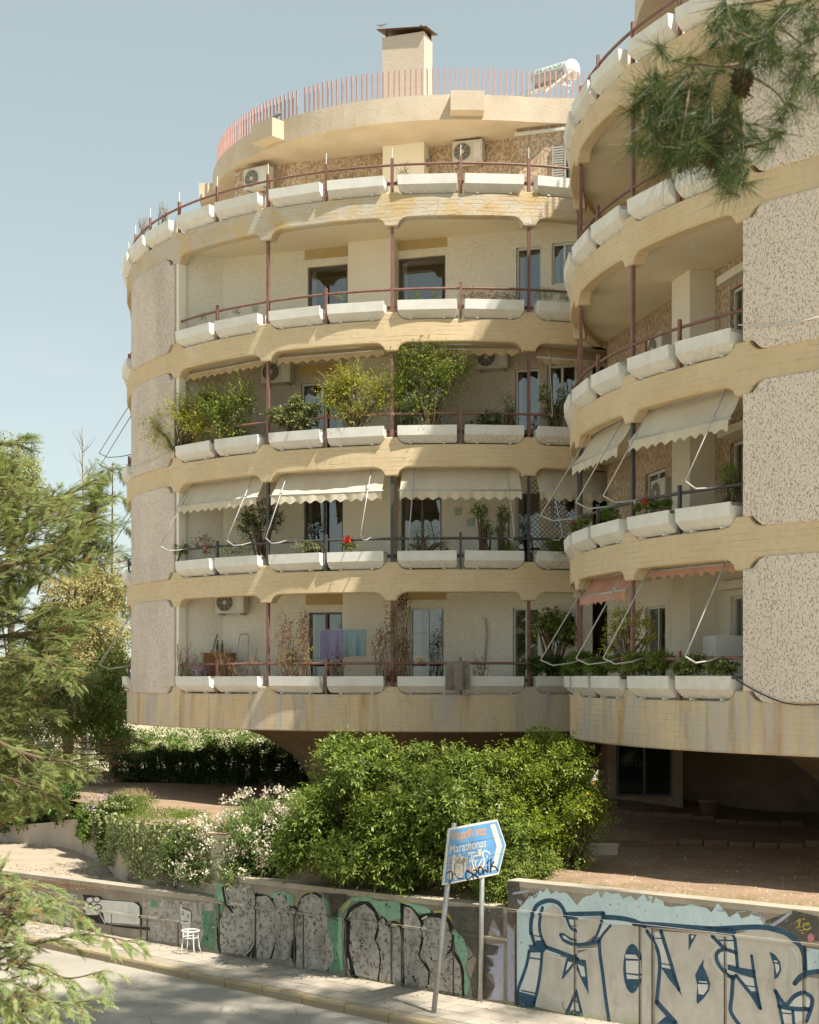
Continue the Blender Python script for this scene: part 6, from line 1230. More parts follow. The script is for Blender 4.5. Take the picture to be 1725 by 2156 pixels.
# washing
def cloth(name, label, cat, p0, p1, zt, zb, mat, back=0., wav=.02, seed=0, thick=.01):
    p0, p1 = Vector(p0), Vector(p1); ex = (p1 - p0).normalized(); n = Vector((ex.y, -ex.x, 0)); m = MB(); nx, ny = 22, 12; V = []
    prof = [(0., zt - (zt - zb) * j / ny) for j in range(ny + 1)]
    for y, z in prof:
        for i in range(nx + 1):
            f = i / nx; h = (zt - z); q = p0.lerp(p1, f) + n * (.012 + wav * (h / (zt - zb + .01)) * math.sin(f * 11 + seed) + wav * .5 * math.sin(f * 27 + seed * 2) * h); q.z = z - .02 * math.sin(f * 3.1 + seed) * h; V.append(q)
    k = nx + 1; Fs = [(j * k + i, j * k + i + 1, (j + 1) * k + i + 1, (j + 1) * k + i) for j in range(ny) for i in range(nx)]; m.add(V, Fs)
    Vb = [q - n * .03 - Vector((0, 0, back * (zt - q.z))) * 0 for q in V]; m.add(Vb, [f[::-1] for f in Fs]); m.add([V[i] for i in range(k)] + [Vb[i] for i in range(k)], [(i, k + i, k + i + 1, i + 1) for i in range(k - 1)])
    o_ = m.build(name, mat, None, True); tag(o_, label, cat); return o_
def fabric(name, a, c): n = N(name); col = n.mix(n.ramp(n.noise(6, 3), .3, .7), a, c); n.bump(n.noise(160, 3), .4, .004); return n.out(col, .95, .1)
M['lav'] = fabric('lavender_towelling', (.26, .235, .37), (.22, .2, .33)); M['teal'] = fabric('teal_towelling', (.23, .32, .335), (.2, .285, .30)); M['rug'] = fabric('grey_shag', (.30, .26, .225), (.19, .165, .14))
dT = 36.4
cloth('towel', 'lavender towel hanging on the washing line', 'towel', P(676, 1325, dT + .15), P(722, 1328, dT), P(676, 1326, dT).z, P(690, 1388, dT).z, M['lav'], 0, .055, 1); cloth('towel', 'teal towel hanging beside the lavender one', 'towel', P(723, 1328, dT), P(771, 1325, dT - .15), P(723, 1326, dT).z, P(740, 1383, dT).z, M['teal'], 0, .05, 2.4)
m = MB(); m.tube([P(600, 1322, dT + .35), P(676, 1325.5, dT + .15), P(771, 1325.5, dT - .15), P(850, 1320, dT - .4)], .004, 4); tag(m.build('washing_line', M['cable_w']), 'thin washing line stretched along the lowest balcony', 'line')
dR = rd(MAINB, 962); ru = cloth('rug', 'grey shaggy rug thrown over the lowest handrail', 'rug', P(938, 1389, dR - .3), P(990, 1389, dR - .3), LTOP[0] + .81, LTOP[0] + .80 - .68, M['rug'], 0, .05, .7)
# balcony furniture on the lowest floor
M['walnut'] = simple('teak_veneer', (.30, .13, .04), (.22, .09, .025), 4, .5, .3); M['greenglass'] = simple('green_bottle_glass', (.015, .03, .015), (.02, .04, .02), 4, .1, .6)
def at_chord(u, v, p, b=MAINB): return on_chord(b, u, v, p)
n_, t_, z_ = nrm(na), tan(na), Vector((0, 0, 1))
f0 = FLOOR[0]; s0 = chord_hit(MAINB, 416, 1400, .35)[0]; s1 = chord_hit(MAINB, 487, 1400, .35)[0]; s0 = max(s0, -4.6); e = thing('sideboard', 'teak sideboard with slatted doors against the balcony wall', 'sideboard', chord(MAINB, (s0 + s1) / 2, .3, f0)); world_children(e); zt = at_chord(450, 1377, .35).z; o = chord(MAINB, 0, 0, 0)
m = MB(); m.frame_box(o, t_, n_, z_, s0, s1, .08, .5, f0 + .1, zt); m.build('carcass', M['walnut'], e)
for j in range(22): x = s0 + .05 + (s1 - s0 - .1) * j / 22; m = MB(); m.frame_box(o, t_, n_, z_, x, x + .018, .5, .512, f0 + .2, zt - .06); m.build('slat', M['walnut'], e)
m = MB(); m.frame_box(o, t_, n_, z_, s0 - .02, s1 + .02, .06, .53, zt, zt + .025); m.build('top', M['walnut'], e)
for x in (s0 + .06, s1 - .06): m = MB(); m.frame_box(o, t_, n_, z_, x - .02, x + .02, .25, .29, f0, f0 + .1); m.build('leg', M['walnut'], e)
for u, lab in ((458, 'dark green bottle standing left on the sideboard'), (468, 'dark green bottle standing right on the sideboard')):
    c = at_chord(u, 1376, .3); c.z = zt + .025; m = MB(); m.lathe(c, [(.036, 0), (.038, .02), (.038, .19), (.03, .225), (.014, .26), (.013, .34), (.016, .345)], 12); tag(m.build('bottle', M['greenglass'], None, True), lab, 'bottle')
c = at_chord(425, 1376, .3); c.z = zt + .025; m = MB(); m.lathe(c, [(.06, 0), (.06, .13), (.062, .135), (.055, .14)], 14); tag(m.build('paint_can', M['white'], None, True), 'small white can on the left of the sideboard', 'can')
e = thing('step_ladder', 'folded aluminium step ladder leaning on the balcony wall', 'ladder', at_chord(512, 1410, .4)); world_children(e); zl0, zl1 = f0, at_chord(512, 1335, .2).z
for sx in (-.17, .17): m = MB(); sc_ = chord_hit(MAINB, 511, 1370, .3)[0]; m.tube([chord(MAINB, sc_ + sx * 1.25, .55, zl0), chord(MAINB, sc_ + sx * .8, .2, zl1 - .08), chord(MAINB, sc_ + sx * .5, .19, zl1)], .016, 6); m.build('rail', M['steel'], e, True)
for j in range(4): f = .2 + j * .22; m = MB(); m.frame_box(o, t_, n_, z_, sc_ - .19 + .05 * f, sc_ + .19 - .05 * f, .52 - .35 * f, .60 - .35 * f, zl0 + (zl1 - zl0) * f, zl0 + (zl1 - zl0) * f + .02); m.build('tread', M['steel'], e)
m = MB(); m.tube([chord(MAINB, sc_ - .09, .19, zl1), chord(MAINB, sc_ + .09, .19, zl1)], .014, 6); m.build('top_bar', M['steel'], e, True)
m = MB(); m.tube([at_chord(432, 1425, .7), at_chord(458, 1335, .1)], .012, 6); tag(m.build('broom_stick', M['greenglass']), 'dark broom stick leaning behind the bottles', 'broom')
# white drain pipe, white cabinet, wall tiles
m = MB(); m.tube([at_chord(1015, 1302, .06), at_chord(1022, 1304, .06), at_chord(1024, 1330, .06), at_chord(1020, 1410, .06)], .03, 8); tag(m.build('drain_pipe', M['ac'], None, True), 'cream drain pipe bending down the mottled wall of the lowest balcony', 'pipe')
e = thing('cabinet', 'low white cabinet on the second balcony row behind the planters', 'cabinet', at_chord(1025, 1150, .3)); world_children(e); sa, sb = chord_hit(MAINB, 998, 1140, .3)[0], chord_hit(MAINB, 1052, 1140, .3)[0]; zt = at_chord(1025, 1134, .3).z
m = MB(); m.frame_box(o, t_, n_, z_, sa, sb, .03, .42, FLOOR[1], zt); m.build('carcass', M['white'], e)
for q in range(2): m = MB(); x = sa + .02 + (sb - sa) / 2 * q; m.frame_box(o, t_, n_, z_, x, x + (sb - sa) / 2 - .04, .42, .435, FLOOR[1] + .08, zt - .03); m.build('door', M['white'], e)
M['tile'] = simple('painted_wall_tile', (.50, .52, .46), (.22, .32, .25), 25, .4, .4)
for u, v, lab in ((965, 1077, 'left painted tile on the shaded wall of the second row'), (992, 1100, 'lower painted tile on the shaded wall of the second row'), (1055, 1091, 'right painted tile on the shaded wall of the second row')):
    s, z = chord_hit(MAINB, u, v); m = MB(); m.frame_box(o, t_, n_, z_, s - .1, s + .1, .002, .02, z - .1, z + .1); tag(m.build('wall_tile', M['tile']), lab, 'tile', 'painted wall tiles')
def lattice(label, A_, B_, z0, z1, mat, step=.12):
    e = thing('lattice_screen', label, 'lattice', (A_ + B_) / 2); world_children(e); L = (B_ - A_).length; ex = (B_ - A_) / L; H = z1 - z0
    for sg in (1, -1):
        c = -H if sg > 0 else 0.
        while c < L + (H if sg < 0 else 0):
            x0, y0, x1, y1 = (c, 0, c + H, H) if sg > 0 else (c, 0, c - H, H)
            if x0 < 0: y0 += (0 - x0) * (1 if sg > 0 else 0); x0 = 0
            if x1 > L: y1 -= (x1 - L); x1 = L
            if sg < 0:
                if x0 > L: y0 += x0 - L; x0 = L
                if x1 < 0: y1 -= (0 - x1); x1 = 0
            if y1 - y0 > .05: m = MB(); m.tube([A_ + ex * x0 + Vector((0, 0, z0 - A_.z + y0)), A_ + ex * x1 + Vector((0, 0, z0 - A_.z + y1))], .009, 4); m.build('slat', mat, e)
            c += step
lattice('diamond lattice screen at the right end of the second balcony row', at_chord(1118, 1100, .75), at_chord(1196, 1100, .45), FLOOR[1] + .4, CEIL[2] - .35, M['twig']); lattice('brown lattice high on the left wall of the third balcony row', at_chord(412, 800, .6), at_chord(446, 800, .3), FLOOR[2] + 1.25, FLOOR[2] + 2.0, M['bark'])
# fridge on the near building's lowest balcony
e = thing('refrigerator', 'old white refrigerator on the lowest balcony of the near building', 'refrigerator', chord(SIDEB, 2.0, .6, FLOOR[0])); world_children(e); o = chord(SIDEB, 0, 0, 0); n2, t2 = nrm(nb), tan(nb); zf = FLOOR[0]
for nm, a0, a1, c0, c1, z0, z1 in (('body', 1.55, 2.15, .15, .72, zf, zf + 1.32), ('door', 1.57, 2.13, .725, .765, zf + .05, zf + .88), ('freezer_door', 1.57, 2.13, .725, .765, zf + .90, zf + 1.30)): m = MB(); m.frame_box(o, t2, n2, z_, a0, a1, c0, c1, z0, z1); m.build(nm, M['white'], e)
# cables
m = MB(); m.tube(smooth_path([tuple(pol(SIDEB, th(SIDEB, 2 + f), SIDEB['R'] + .06, LTOP[2] + .47 - .16 * math.sin(min(1, f) * 2.2))) for f in (-.02, .3, .7, 1.2, 1.7, 2)], 4), .013, 6); tag(m.build('white_cable', M['cable_w'], None, True), 'white cable sagging across the upper stucco panel of the near building', 'cable')
m = MB(); m.tube(smooth_path([tuple(pol(SIDEB, th(SIDEB, 2 + f), SIDEB['R'] + .06, LTOP[0] + z)) for f, z in ((-.05, .38), (.25, .16), (.6, -.02), (1.0, -.03), (1.4, .08), (2, .3))], 4), .011, 6); tag(m.build('black_cable', M['black'], None, True), 'black cable hanging across the lowest stucco panel of the near building', 'cable')
m = MB(); m.tube(smooth_path([tuple(pol(MAINB, th(MAINB, k), MAINB['R'] + .06, LTOP[2] + z)) for k, z in ((-5.85, .33), (-5.2, .27), (-4.5, .32), (-4.1, .42))], 4), .012, 6); tag(m.build('white_cable', M['cable_w'], None, True), 'short white cable across the left stucco panel of the far building', 'cable')
# ------------------------------------------------------------------ roof: solar heater, birds
e = thing('solar_heater', 'white solar water heater tank with green lettering on the roof', 'solar heater', P(1170, 195, 39.6)); world_children(e); dS = 39.6
a, c = P(1133, 168, dS + .5), P(1204, 147, dS - .6); ax = (c - a).normalized(); Rz = ax.to_track_quat('Z', 'Y').to_matrix().to_4x4(); Lk = (c - a).length
M['tank'] = simple('brushed_tank', (.42, .43, .44), (.36, .37, .38), 5, .4, .5); m = MB(); m.lathe(a, [(.25, 0), (.26, .03), (.26, Lk - .02)], 24, Rz); TK = m.build('tank', M['tank'], e, True)
m = MB(); m.lathe(a, [(.27, Lk - .03), (.27, Lk + .04), (.23, Lk + .08), (.12, Lk + .09), (.11, Lk + .11), (0, Lk + .115)], 24, Rz); m.build('tank_cap', M['white'], e, True)
q0, q1 = P(1118, 192, dS + .3), P(1207, 153, dS - .75); w3 = Vector((.5, .35, .0)); m = MB(); m.add([q0, q1, q1 + Vector((.0, .05, -.1)), q0 + Vector((0, .05, -.1)), q0 + Vector((-.55, .9, .15)), q1 + Vector((-.55, .9, .15)), q1 + Vector((-.55, .95, .05)), q0 + Vector((-.55, .95, .05))], [(0, 1, 2, 3), (0, 4, 5, 1), (4, 7, 6, 5), (3, 2, 6, 7)]); m.build('collector', M['glass'], e)
for u0, v0, u1, v1, dd in ((1148, 194, 1203, 150, -.75), (1131, 194, 1160, 172, .1), (1185, 165, 1197, 195, -.7), (1183, 178, 1202, 181, -.7), (1201, 160, 1206, 195, -.6)): m = MB(); m.tube([P(u0, v0, dS + dd), P(u1, v1, dS + dd)], .035 if u0 == 1148 else .018, 6); m.build('frame_bar', M['white'], e)
M['greenprint'] = simple('green_print', (.03, .28, .10), None, 5, .5)
cu = bpy.data.curves.new('t', 'FONT'); cu.body = 'SKILAND'; cu.size = 1; cu.offset = .015; ob = bpy.data.objects.new('t', cu); COL.objects.link(ob); bpy.context.view_layer.update(); me = bpy.data.meshes.new_from_object(ob.evaluated_get(bpy.context.evaluated_depsgraph_get())); bpy.data.objects.remove(ob)
xs = [v.co.x for v in me.vertices]; xm = max(xs); up0 = Vector((0, 0, 1)); up0 = (up0 - ax * up0.dot(ax)).normalized(); fr_ = ax.cross(up0).normalized(); fr_ = fr_ if fr_.y < 0 else -fr_
def tank_pt(f, h, r): a_ = math.radians(18 + 34 * h); return a + ax * (Lk * (.12 + .74 * f)) + (fr_ * math.cos(a_) + up0 * math.sin(a_)) * r
for v in me.vertices: v.co = tank_pt(v.co.x / xm, v.co.y, .264)
me.name = 'lettering'; me.materials.clear(); me.materials.append(M['greenprint']); ob = bpy.data.objects.new('lettering', me); COL.objects.link(ob); ob.parent = TK
m = MB()
for j in range(10):
    for h0, h1 in ((-.25, .3), (.3, .95)): m.quad(tank_pt(j / 10 - .04, h0, .2625), tank_pt((j + 1) / 10 - .04 + .008 * (j == 9), h0, .2625), tank_pt((j + 1) / 10 - .04 + .008 * (j == 9), h1, .2625), tank_pt(j / 10 - .04, h1, .2625))
m.build('label_strip', M['white'], TK)
M['feather'] = simple('grey_feathers', (.12, .12, .13), (.2, .2, .21), 14, .7)
def pigeon(p, rz, label):
    m = MB(); R0 = Matrix.Rotation(rz, 4, 'Z') @ Matrix.Rotation(math.radians(55), 4, 'Y'); base = Vector(p) + Vector((0, 0, .12))
    m.lathe(base, [(0, -.17), (.03, -.15), (.035, -.09), (.06, -.02), (.065, .05), (.045, .11), (.032, .14)], 12, R0); hd = base + R0 @ Vector((0, 0, .14)) + Vector((0, 0, .035)); m.lathe(hd, [(0, -.045), (.03, -.03), (.034, 0), (.025, .028), (0, .038)], 10)
    bk_ = hd + Matrix.Rotation(rz, 4, 'Z') @ Vector((.03, 0, 0)); m.tube([bk_, bk_ + Matrix.Rotation(rz, 4, 'Z') @ Vector((.03, 0, -.008))], [.009, .002], 6)
    for s in (-.02, .02): q = base + Matrix.Rotation(rz, 4, 'Z') @ Vector((0, s, -.05)); m.tube([q, Vector((q.x, q.y, p[2]))], .005, 5)
    tag(m.build('pigeon', M['feather'], None, True), label, 'pigeon')
q = pol(MAINB, -.70, 7.5, ROOF1 - .06); pigeon(q, .3, 'grey pigeon perched on the roof beam end')
q = on_chord(MAINB, 904, 400, -1.95); pigeon((q.x, q.y, P(904, 350, q.y).z - .0), -1.2, 'grey pigeon against the terrace wall right of the pillar')
m = MB(); c = P(803, 54, 60); m.add([c + Vector((-.25, 0, .03)), c + Vector((-.05, 0, .05)), c + Vector((.02, 0, .06)), c + Vector((.3, 0, .1)), c + Vector((.02, 0, -.03)), c + Vector((0, .12, 0))], [(0, 1, 4), (1, 2, 4), (2, 3, 4), (0, 5, 1), (2, 5, 3), (0, 4, 5), (4, 3, 5)]); tag(m.build('flying_bird', M['feather']), 'small dark bird flying left of the chimney', 'bird')
# pebble box on pigeon's ledge
# ------------------------------------------------------------------ far street between the buildings, gate pillar
e = thing('guard_rail', 'white steel guard rail on the street between the two buildings', 'guard rail', (7.6, 57, 1.25)); world_children(e)
for z0, z1 in ((2.75, 2.95), (3.05, 3.25)): m = MB(); m.frame_box(Vector((4.5, 57, 0)), Vector((1, 0, 0)), Vector((0, -1, 0)), z_, 0, 6, 0, .06, z0, z1); m.build('rail', M['white'], e)
for x in (5.2, 6.9, 7.4, 8.6): m = MB(); m.box((x, 57.1, 2.2), .12, .12, 2.0); m.build('post', M['white'], e)
m = MB(); m.tube([(4.95, 40.6, 2.1), (4.95, 40.6, 3.1), (5.05, 40.6, 3.18), (5.25, 40.6, 3.18)], .03, 8); tag(m.build('tube_rail', M['black'], None, True), 'black bent tube rail beside the shaded shop front', 'rail')
M['render'] = simple('pale_render', (.55, .48, .40), (.48, .41, .33), 1, .9); m = MB(); m.frame_box(Vector((1, 66, 0)), Vector((1, 0, 0)), Vector((0, -1, 0)), z_, 0, 16, 0, .3, .5, 5.5); tag(m.build('boundary_wall', M['render']), 'pale wall across the street behind the guard rail', 'wall')
e = thing('gate_pillar', 'pink rendered gate pillar with flat cap behind the cypress', 'pillar', (P(94, 1590, 48).x, 48, 2)); world_children(e); c = P(94, 1565, 48); m = MB(); m.box((c.x, 48, 2.5), .32, .32, 2.0); m.build('shaft', M['render'], e); m = MB(); m.box((c.x, 48, 3.55), .42, .42, .1); m.build('cap', M['render'], e)
m = MB(); c = P(185, 1560, 46); m.box((c.x, 46, 3.1), .05, .05, 1.7); m.box((c.x, 46, 3.45), .5, .04, .04); tag(m.build('garden_post', M['white']), 'thin white cross post in front of the dark hedge', 'post')
sign_o = MB(); cu = bpy.data.curves.new('t', 'FONT'); cu.body = 'OUTC'; cu.size = .22; ob = bpy.data.objects.new('t', cu); COL.objects.link(ob); bpy.context.view_layer.update(); me = bpy.data.meshes.new_from_object(ob.evaluated_get(bpy.context.evaluated_depsgraph_get())); bpy.data.objects.remove(ob)
for v in me.vertices: v.co = Vector() + e1 * (.92 - v.co.x) + n1 * -.09 + Vector((0, 0, 3.45 + v.co.y)) if False else Vector((5.25, 38.7, 0)) + e1 * (1.05 - v.co.x) + n1 * -.085 + Vector((0, 0, 3.35 + v.co.y))
me.name = 'window_lettering'; me.materials.clear(); me.materials.append(M['grill']); ob = bpy.data.objects.new('window_lettering', me); COL.objects.link(ob); ob.parent = SG
# ------------------------------------------------------------------ balcony plants, one thing each
def pb(b, l, dd=0.):
    return [blob(u, v, rd(b, u) + dd, ru, rv, dep) for u, v, ru, rv, dep in l]
def potted(name, label, cat, b, i, l, n, L, W, mat, dd=.1, **kw):
    u = sum(q[0] for q in l) / len(l); d = rd(b, u) + .05; p = P(u, 1000, d); return bush(name, label, cat, pb(b, l, dd), n, L, W, M[mat], (p.x, p.y, LTOP[i] + .38), **kw)
K3 = dict(shoot=(.3, .7), K=10, fill=.12, inner=.15, up=.8)
a = MAINB
potted('balcony_shrub', 'sprawling yellow-flowered shrub hanging past the left stucco panel', 'shrub', a, 2, [(340, 895, 50, 42, .4), (385, 865, 48, 50, .4), (420, 890, 42, 42, .4), (365, 930, 40, 26, .3)], 800, .06, .032, 'lf_yellow', dd=-.1, **K3)
potted('balcony_shrub', 'green shrub with airy yellow tips left of the brown post, third row', 'shrub', a, 2, [(470, 860, 45, 55, .4), (440, 840, 36, 40, .3), (510, 840, 38, 50, .35), (490, 905, 52, 30, .35)], 1100, .06, .032, 'lf_mid', tipr=.7, **K3)
potted('succulent', 'pale clustered succulent in the third row planter', 'succulent', a, 2, [(600, 878, 28, 22, .3), (640, 885, 30, 20, .3), (625, 850, 18, 16, .2), (660, 860, 16, 14, .2), (575, 870, 18, 10, .2)], 420, .07, .05, 'lf_ivy', shoot=(.08, .18), K=7, fill=.3, tipr=.6)
potted('balcony_shrub', 'tall golden shrub in the middle of the third balcony row', 'shrub', a, 2, [(740, 800, 58, 48, .4), (705, 835, 42, 50, .35), (800, 825, 48, 55, .35), (750, 865, 62, 30, .35)], 1000, .058, .032, 'lf_yellow', **K3)
potted('balcony_shrub', 'tallest green shrub rising over the band, third balcony row', 'shrub', a, 2, [(885, 745, 68, 42, .4), (850, 795, 50, 55, .35), (930, 790, 62, 58, .4), (970, 765, 36, 36, .3), (890, 850, 66, 40, .35)], 1250, .06, .032, 'lf_mid', tipr=.65, **K3)
potted('balcony_plant', 'dark leafy plant trailing from the stained planter, third row', 'plant', a, 2, [(1030, 882, 30, 14, .25), (990, 905, 12, 14, .15)], 120, .08, .035, 'lf_hedge', shoot=(.12, .25), K=7, fill=.3)
potted('balcony_plant', 'slim upright young tree beside the white glazed door, third row', 'plant', a, 2, [(1072, 855, 14, 25, .15), (1078, 880, 12, 15, .15)], 40, .09, .035, 'lf_mid', shoot=(.15, .3), K=7, fill=.1)
potted('balcony_plant', 'lanky green plant at the right end of the third row', 'plant', a, 2, [(1150, 830, 14, 22, .2), (1185, 835, 12, 20, .2), (1165, 870, 22, 20, .2)], 110, .08, .04, 'lf_mid', shoot=(.12, .28), K=7, fill=.2)
for u, v, lab in ((428, 664, 'dry herb in the first planter of the fourth row'), (500, 655, 'small green herb in the second planter of the fourth row'), (537, 648, 'small green sprig near the brown post, fourth row'), (878, 620, 'pale green tuft left of the pair in the fourth row'), (917, 618, 'pale green tuft right of the pair in the fourth row'), (712, 622, 'thin grey lavender in the fourth row')):
    potted('herb', lab, 'herb', a, 3, [(u, v, 9, 8, .12)], 26, .04, .014, 'lf_bank' if 'green' in lab else 'lf_pale', shoot=(.1, .2), K=7, fill=.1, stem=False)
potted('dry_lavender', 'dried brown lavender spilling over the fourth row planter', 'plant', a, 3, [(990, 618, 22, 12, .2), (1030, 620, 30, 12, .2), (1075, 622, 25, 12, .2)], 300, .04, .012, 'lf_dead', shoot=(.15, .28), K=8, fill=.2, stem=False)
potted('dry_lavender', 'greenish dry lavender at the right end of the fourth row', 'plant', a, 3, [(1150, 618, 22, 13, .2), (1190, 622, 18, 12, .2)], 170, .04, .012, 'lf_pale', shoot=(.15, .28), K=8, fill=.2, stem=False)
# second row
def flowering(name, label, b, i, l, n, fm, nf, fs=.05, **kw):
    e = potted(name, label, 'flowers', b, i, l, n, .05, .035, 'lf_mid', shoot=(.1, .22), K=7, fill=.25, stem=False, **kw); vs = []
    for c, rad in pb(b, l, .05):
        p, d = ell_pts(c, rad, nf, .8); keep = d[:, 1] < .5; q = np.repeat(p[keep], 9, 0) + RNG.normal(0, fs * .45, (keep.sum() * 9, 3)) + [0, 0, .05]; vs.append(leaf_arrays(q, runit(len(q)), runit(len(q)), np.full(len(q), fs), np.full(len(q), fs * .9)))
    v = np.concatenate(vs); leaf_obj('blossom', M[fm], e, [v], [RNG.uniform(0, 1, len(v) // 4)]); return e
flowering('flowering_plant', 'magenta flowers over the first planter of the second row', a, 1, [(425, 1140, 22, 16, .2), (440, 1158, 16, 10, .2)], 60, 'flower_p', 14, .035)
potted('balcony_plant', 'light green bush at the left end of the second row', 'plant', a, 1, [(382, 1155, 16, 14, .2)], 60, .06, .03, 'lf_bank', shoot=(.1, .2), K=7)
flowering('flowering_plant', 'orange and red flowers in the second planter of the second row', a, 1, [(490, 1158, 30, 9, .2), (522, 1150, 14, 12, .15)], 60, 'flower_r', 5, .03)
potted('ficus', 'dark potted ficus behind the second row railing', 'plant', a, 1, [(545, 1085, 40, 35, .4), (530, 1110, 30, 25, .3), (580, 1090, 18, 22, .3)], 200, .08, .04, 'lf_hedge', dd=.9, shoot=(.15, .3), K=8, fill=.3)
potted('balcony_plant', 'soft green plants in the third planter of the second row', 'plant', a, 1, [(645, 1148, 28, 10, .2), (670, 1150, 14, 10, .2)], 90, .05, .02, 'lf_pale', shoot=(.1, .2), K=7, stem=False)
e = potted('geranium', 'single bright red geranium in the second row', 'flowers', a, 1, [(735, 1148, 18, 10, .2)], 50, .05, .035, 'lf_mid', shoot=(.1, .22), K=7, fill=.25, stem=False)
p = np.array(P(732, 1137, rd(a, 732) - .05)) + RNG.normal(0, .045, (140, 3)); leaf_obj('blossom', M['flower_r'], e, [leaf_arrays(p, runit(140), runit(140), np.full(140, .05), np.full(140, .045))], [RNG.uniform(0, 1, 140)])
potted('balcony_plant', 'loose grey-green plant in front of the second row window', 'plant', a, 1, [(890, 1125, 34, 25, .3), (865, 1148, 22, 10, .2), (935, 1145, 14, 12, .2)], 130, .06, .018, 'lf_pale', shoot=(.15, .35), K=8, fill=.1)
potted('topiary', 'feathery potted tree left of the pair in the second row', 'plant', a, 1, [(1010, 1075, 20, 14, .25), (1022, 1100, 12, 16, .2), (1030, 1120, 8, 10, .15)], 90, .06, .025, 'lf_mid', dd=.5, shoot=(.12, .25), K=8)
potted('topiary', 'feathery potted tree right of the pair in the second row', 'plant', a, 1, [(1062, 1085, 14, 18, .2), (1055, 1115, 12, 14, .2)], 80, .06, .025, 'lf_mid', dd=.5, shoot=(.12, .25), K=8)
potted('balcony_plant', 'green tuft in the seventh planter of the second row', 'plant', a, 1, [(1068, 1152, 20, 8, .2), (935, 1158, 10, 6, .1)], 60, .05, .02, 'lf_bank', shoot=(.1, .2), K=7, stem=False)
potted('balcony_plant', 'trailing green plant at the right end of the second row', 'plant', a, 1, [(1180, 1155, 20, 22, .25), (1165, 1145, 16, 12, .2)], 120, .08, .02, 'lf_mid', shoot=(.15, .3), K=8, dd=-.05)
# lowest row: neglected, dry
def dry(name, label, b, i, l, n, nl=0, mat='lf_dead', lw=.03, dd=.05):
    u0 = sum(q[0] for q in l) / len(l); d = rd(b, u0); p0 = P(u0, 1000, d); base = Vector((p0.x, p0.y, LTOP[i] + .36)); e = thing(name, label, 'dead shrub', base); world_children(e); segs, vs, rs = [], [], []
    for (c, rad), q in zip(pb(b, l, dd), l):
        for j in range(n):
            t_ = Vector(c) + Vector(runit(1)[0] * np.array(rad)); b0 = Vector((P(q[0], 1000, rd(b, q[0]) + .05).x + rnd.uniform(-.18, .18), P(q[0], 1000, rd(b, q[0]) + .05).y, base.z)); mid = b0.lerp(t_, .5) + Vector((rnd.uniform(-.06, .06), 0, .06)); segs.append(([b0, mid, t_], [.008, .005, .0025]))
            for k in range(2): s_ = mid.lerp(t_, rnd.random()); segs.append(([s_, s_ + Vector((rnd.uniform(-.14, .14), rnd.uniform(-.1, .1), rnd.uniform(0, .16)))], [.004, .002]))
        if nl:
            p, dd_ = ell_pts(c, rad, nl, .2); vs.append(leaf_arrays(p, RNG.normal(0, .5, (nl, 3)) + [0, 0, -.6], runit(nl), RNG.uniform(.05, .09, nl), np.full(nl, lw))); rs.append(RNG.uniform(0, 1, nl))
    stems('twig', M['twig'], e, segs, 4)['kind'] = 'stuff'
    if nl: leaf_obj('foliage', M[mat], e, vs, rs)
    return e
dry('dry_plant', 'bare pale twigs in the first planter of the lowest row', a, 0, [(400, 1385, 22, 30, .2), (385, 1370, 14, 30, .15), (430, 1385, 20, 22, .2)], 16); dry('dry_plant', 'bare twigs and dead heads in the second planter of the lowest row', a, 0, [(500, 1395, 30, 18, .2), (535, 1385, 14, 25, .2), (470, 1370, 25, 12, .2)], 16, 14)
potted('succulent', 'pale pink succulent among the bare twigs of the lowest row', 'succulent', a, 0, [(428, 1410, 16, 12, .2)], 70, .05, .03, 'flower_l', shoot=(.08, .15), K=6, stem=False)
dry('withered_shrub', 'withered shrub with red and green leaves right of the post, lowest row', a, 0, [(600, 1330, 22, 55, .25), (640, 1330, 18, 55, .25), (620, 1385, 40, 30, .25)], 26, 210, 'lf_dead')
potted('balcony_plant', 'few live green leaves inside the withered shrub', 'plant', a, 0, [(640, 1375, 20, 35, .2), (612, 1390, 20, 25, .2)], 40, .07, .035, 'lf_yellow', shoot=(.1, .2), K=6, fill=.1, stem=False)
dry('withered_shrub', 'small dry shrub in front of the hanging towels', a, 0, [(712, 1385, 26, 35, .2), (705, 1410, 18, 12, .2)], 18, 50); dry('withered_shrub', 'tall dead vine with brown leaves climbing the middle post, lowest row', a, 0, [(830, 1300, 26, 60, .2), (805, 1350, 26, 45, .2), (850, 1370, 20, 50, .2), (825, 1420, 28, 30, .15), (850, 1265, 16, 28, .15)], 20, 170, dd=-.02)
potted('orchid', 'white orchid spray beside the dead vine', 'flowers', a, 0, [(885, 1388, 10, 6, .1)], 30, .05, .045, 'flower_w', shoot=(.05, .1), K=5, stem=False, dd=-.02)
dry('dry_plant', 'small dry stalks right of the shaggy rug', a, 0, [(1010, 1400, 22, 20, .2)], 12, 20)
potted('fig_plant', 'big-leaved fig at the right end of the lowest row', 'plant', a, 0, [(1165, 1305, 30, 25, .35), (1190, 1330, 20, 20, .3), (1140, 1320, 16, 12, .3)], 90, .16, .11, 'lf_mid', dd=.3, shoot=(.2, .35), K=6, fill=.15)
potted('balcony_ivy', 'dark green ivy covering the last planter of the lowest row', 'ivy', a, 0, [(1140, 1400, 34, 18, .25), (1180, 1400, 28, 20, .25)], 260, .06, .05, 'lf_hedge', dd=-.05, shoot=(.1, .2), K=7, stem=False)
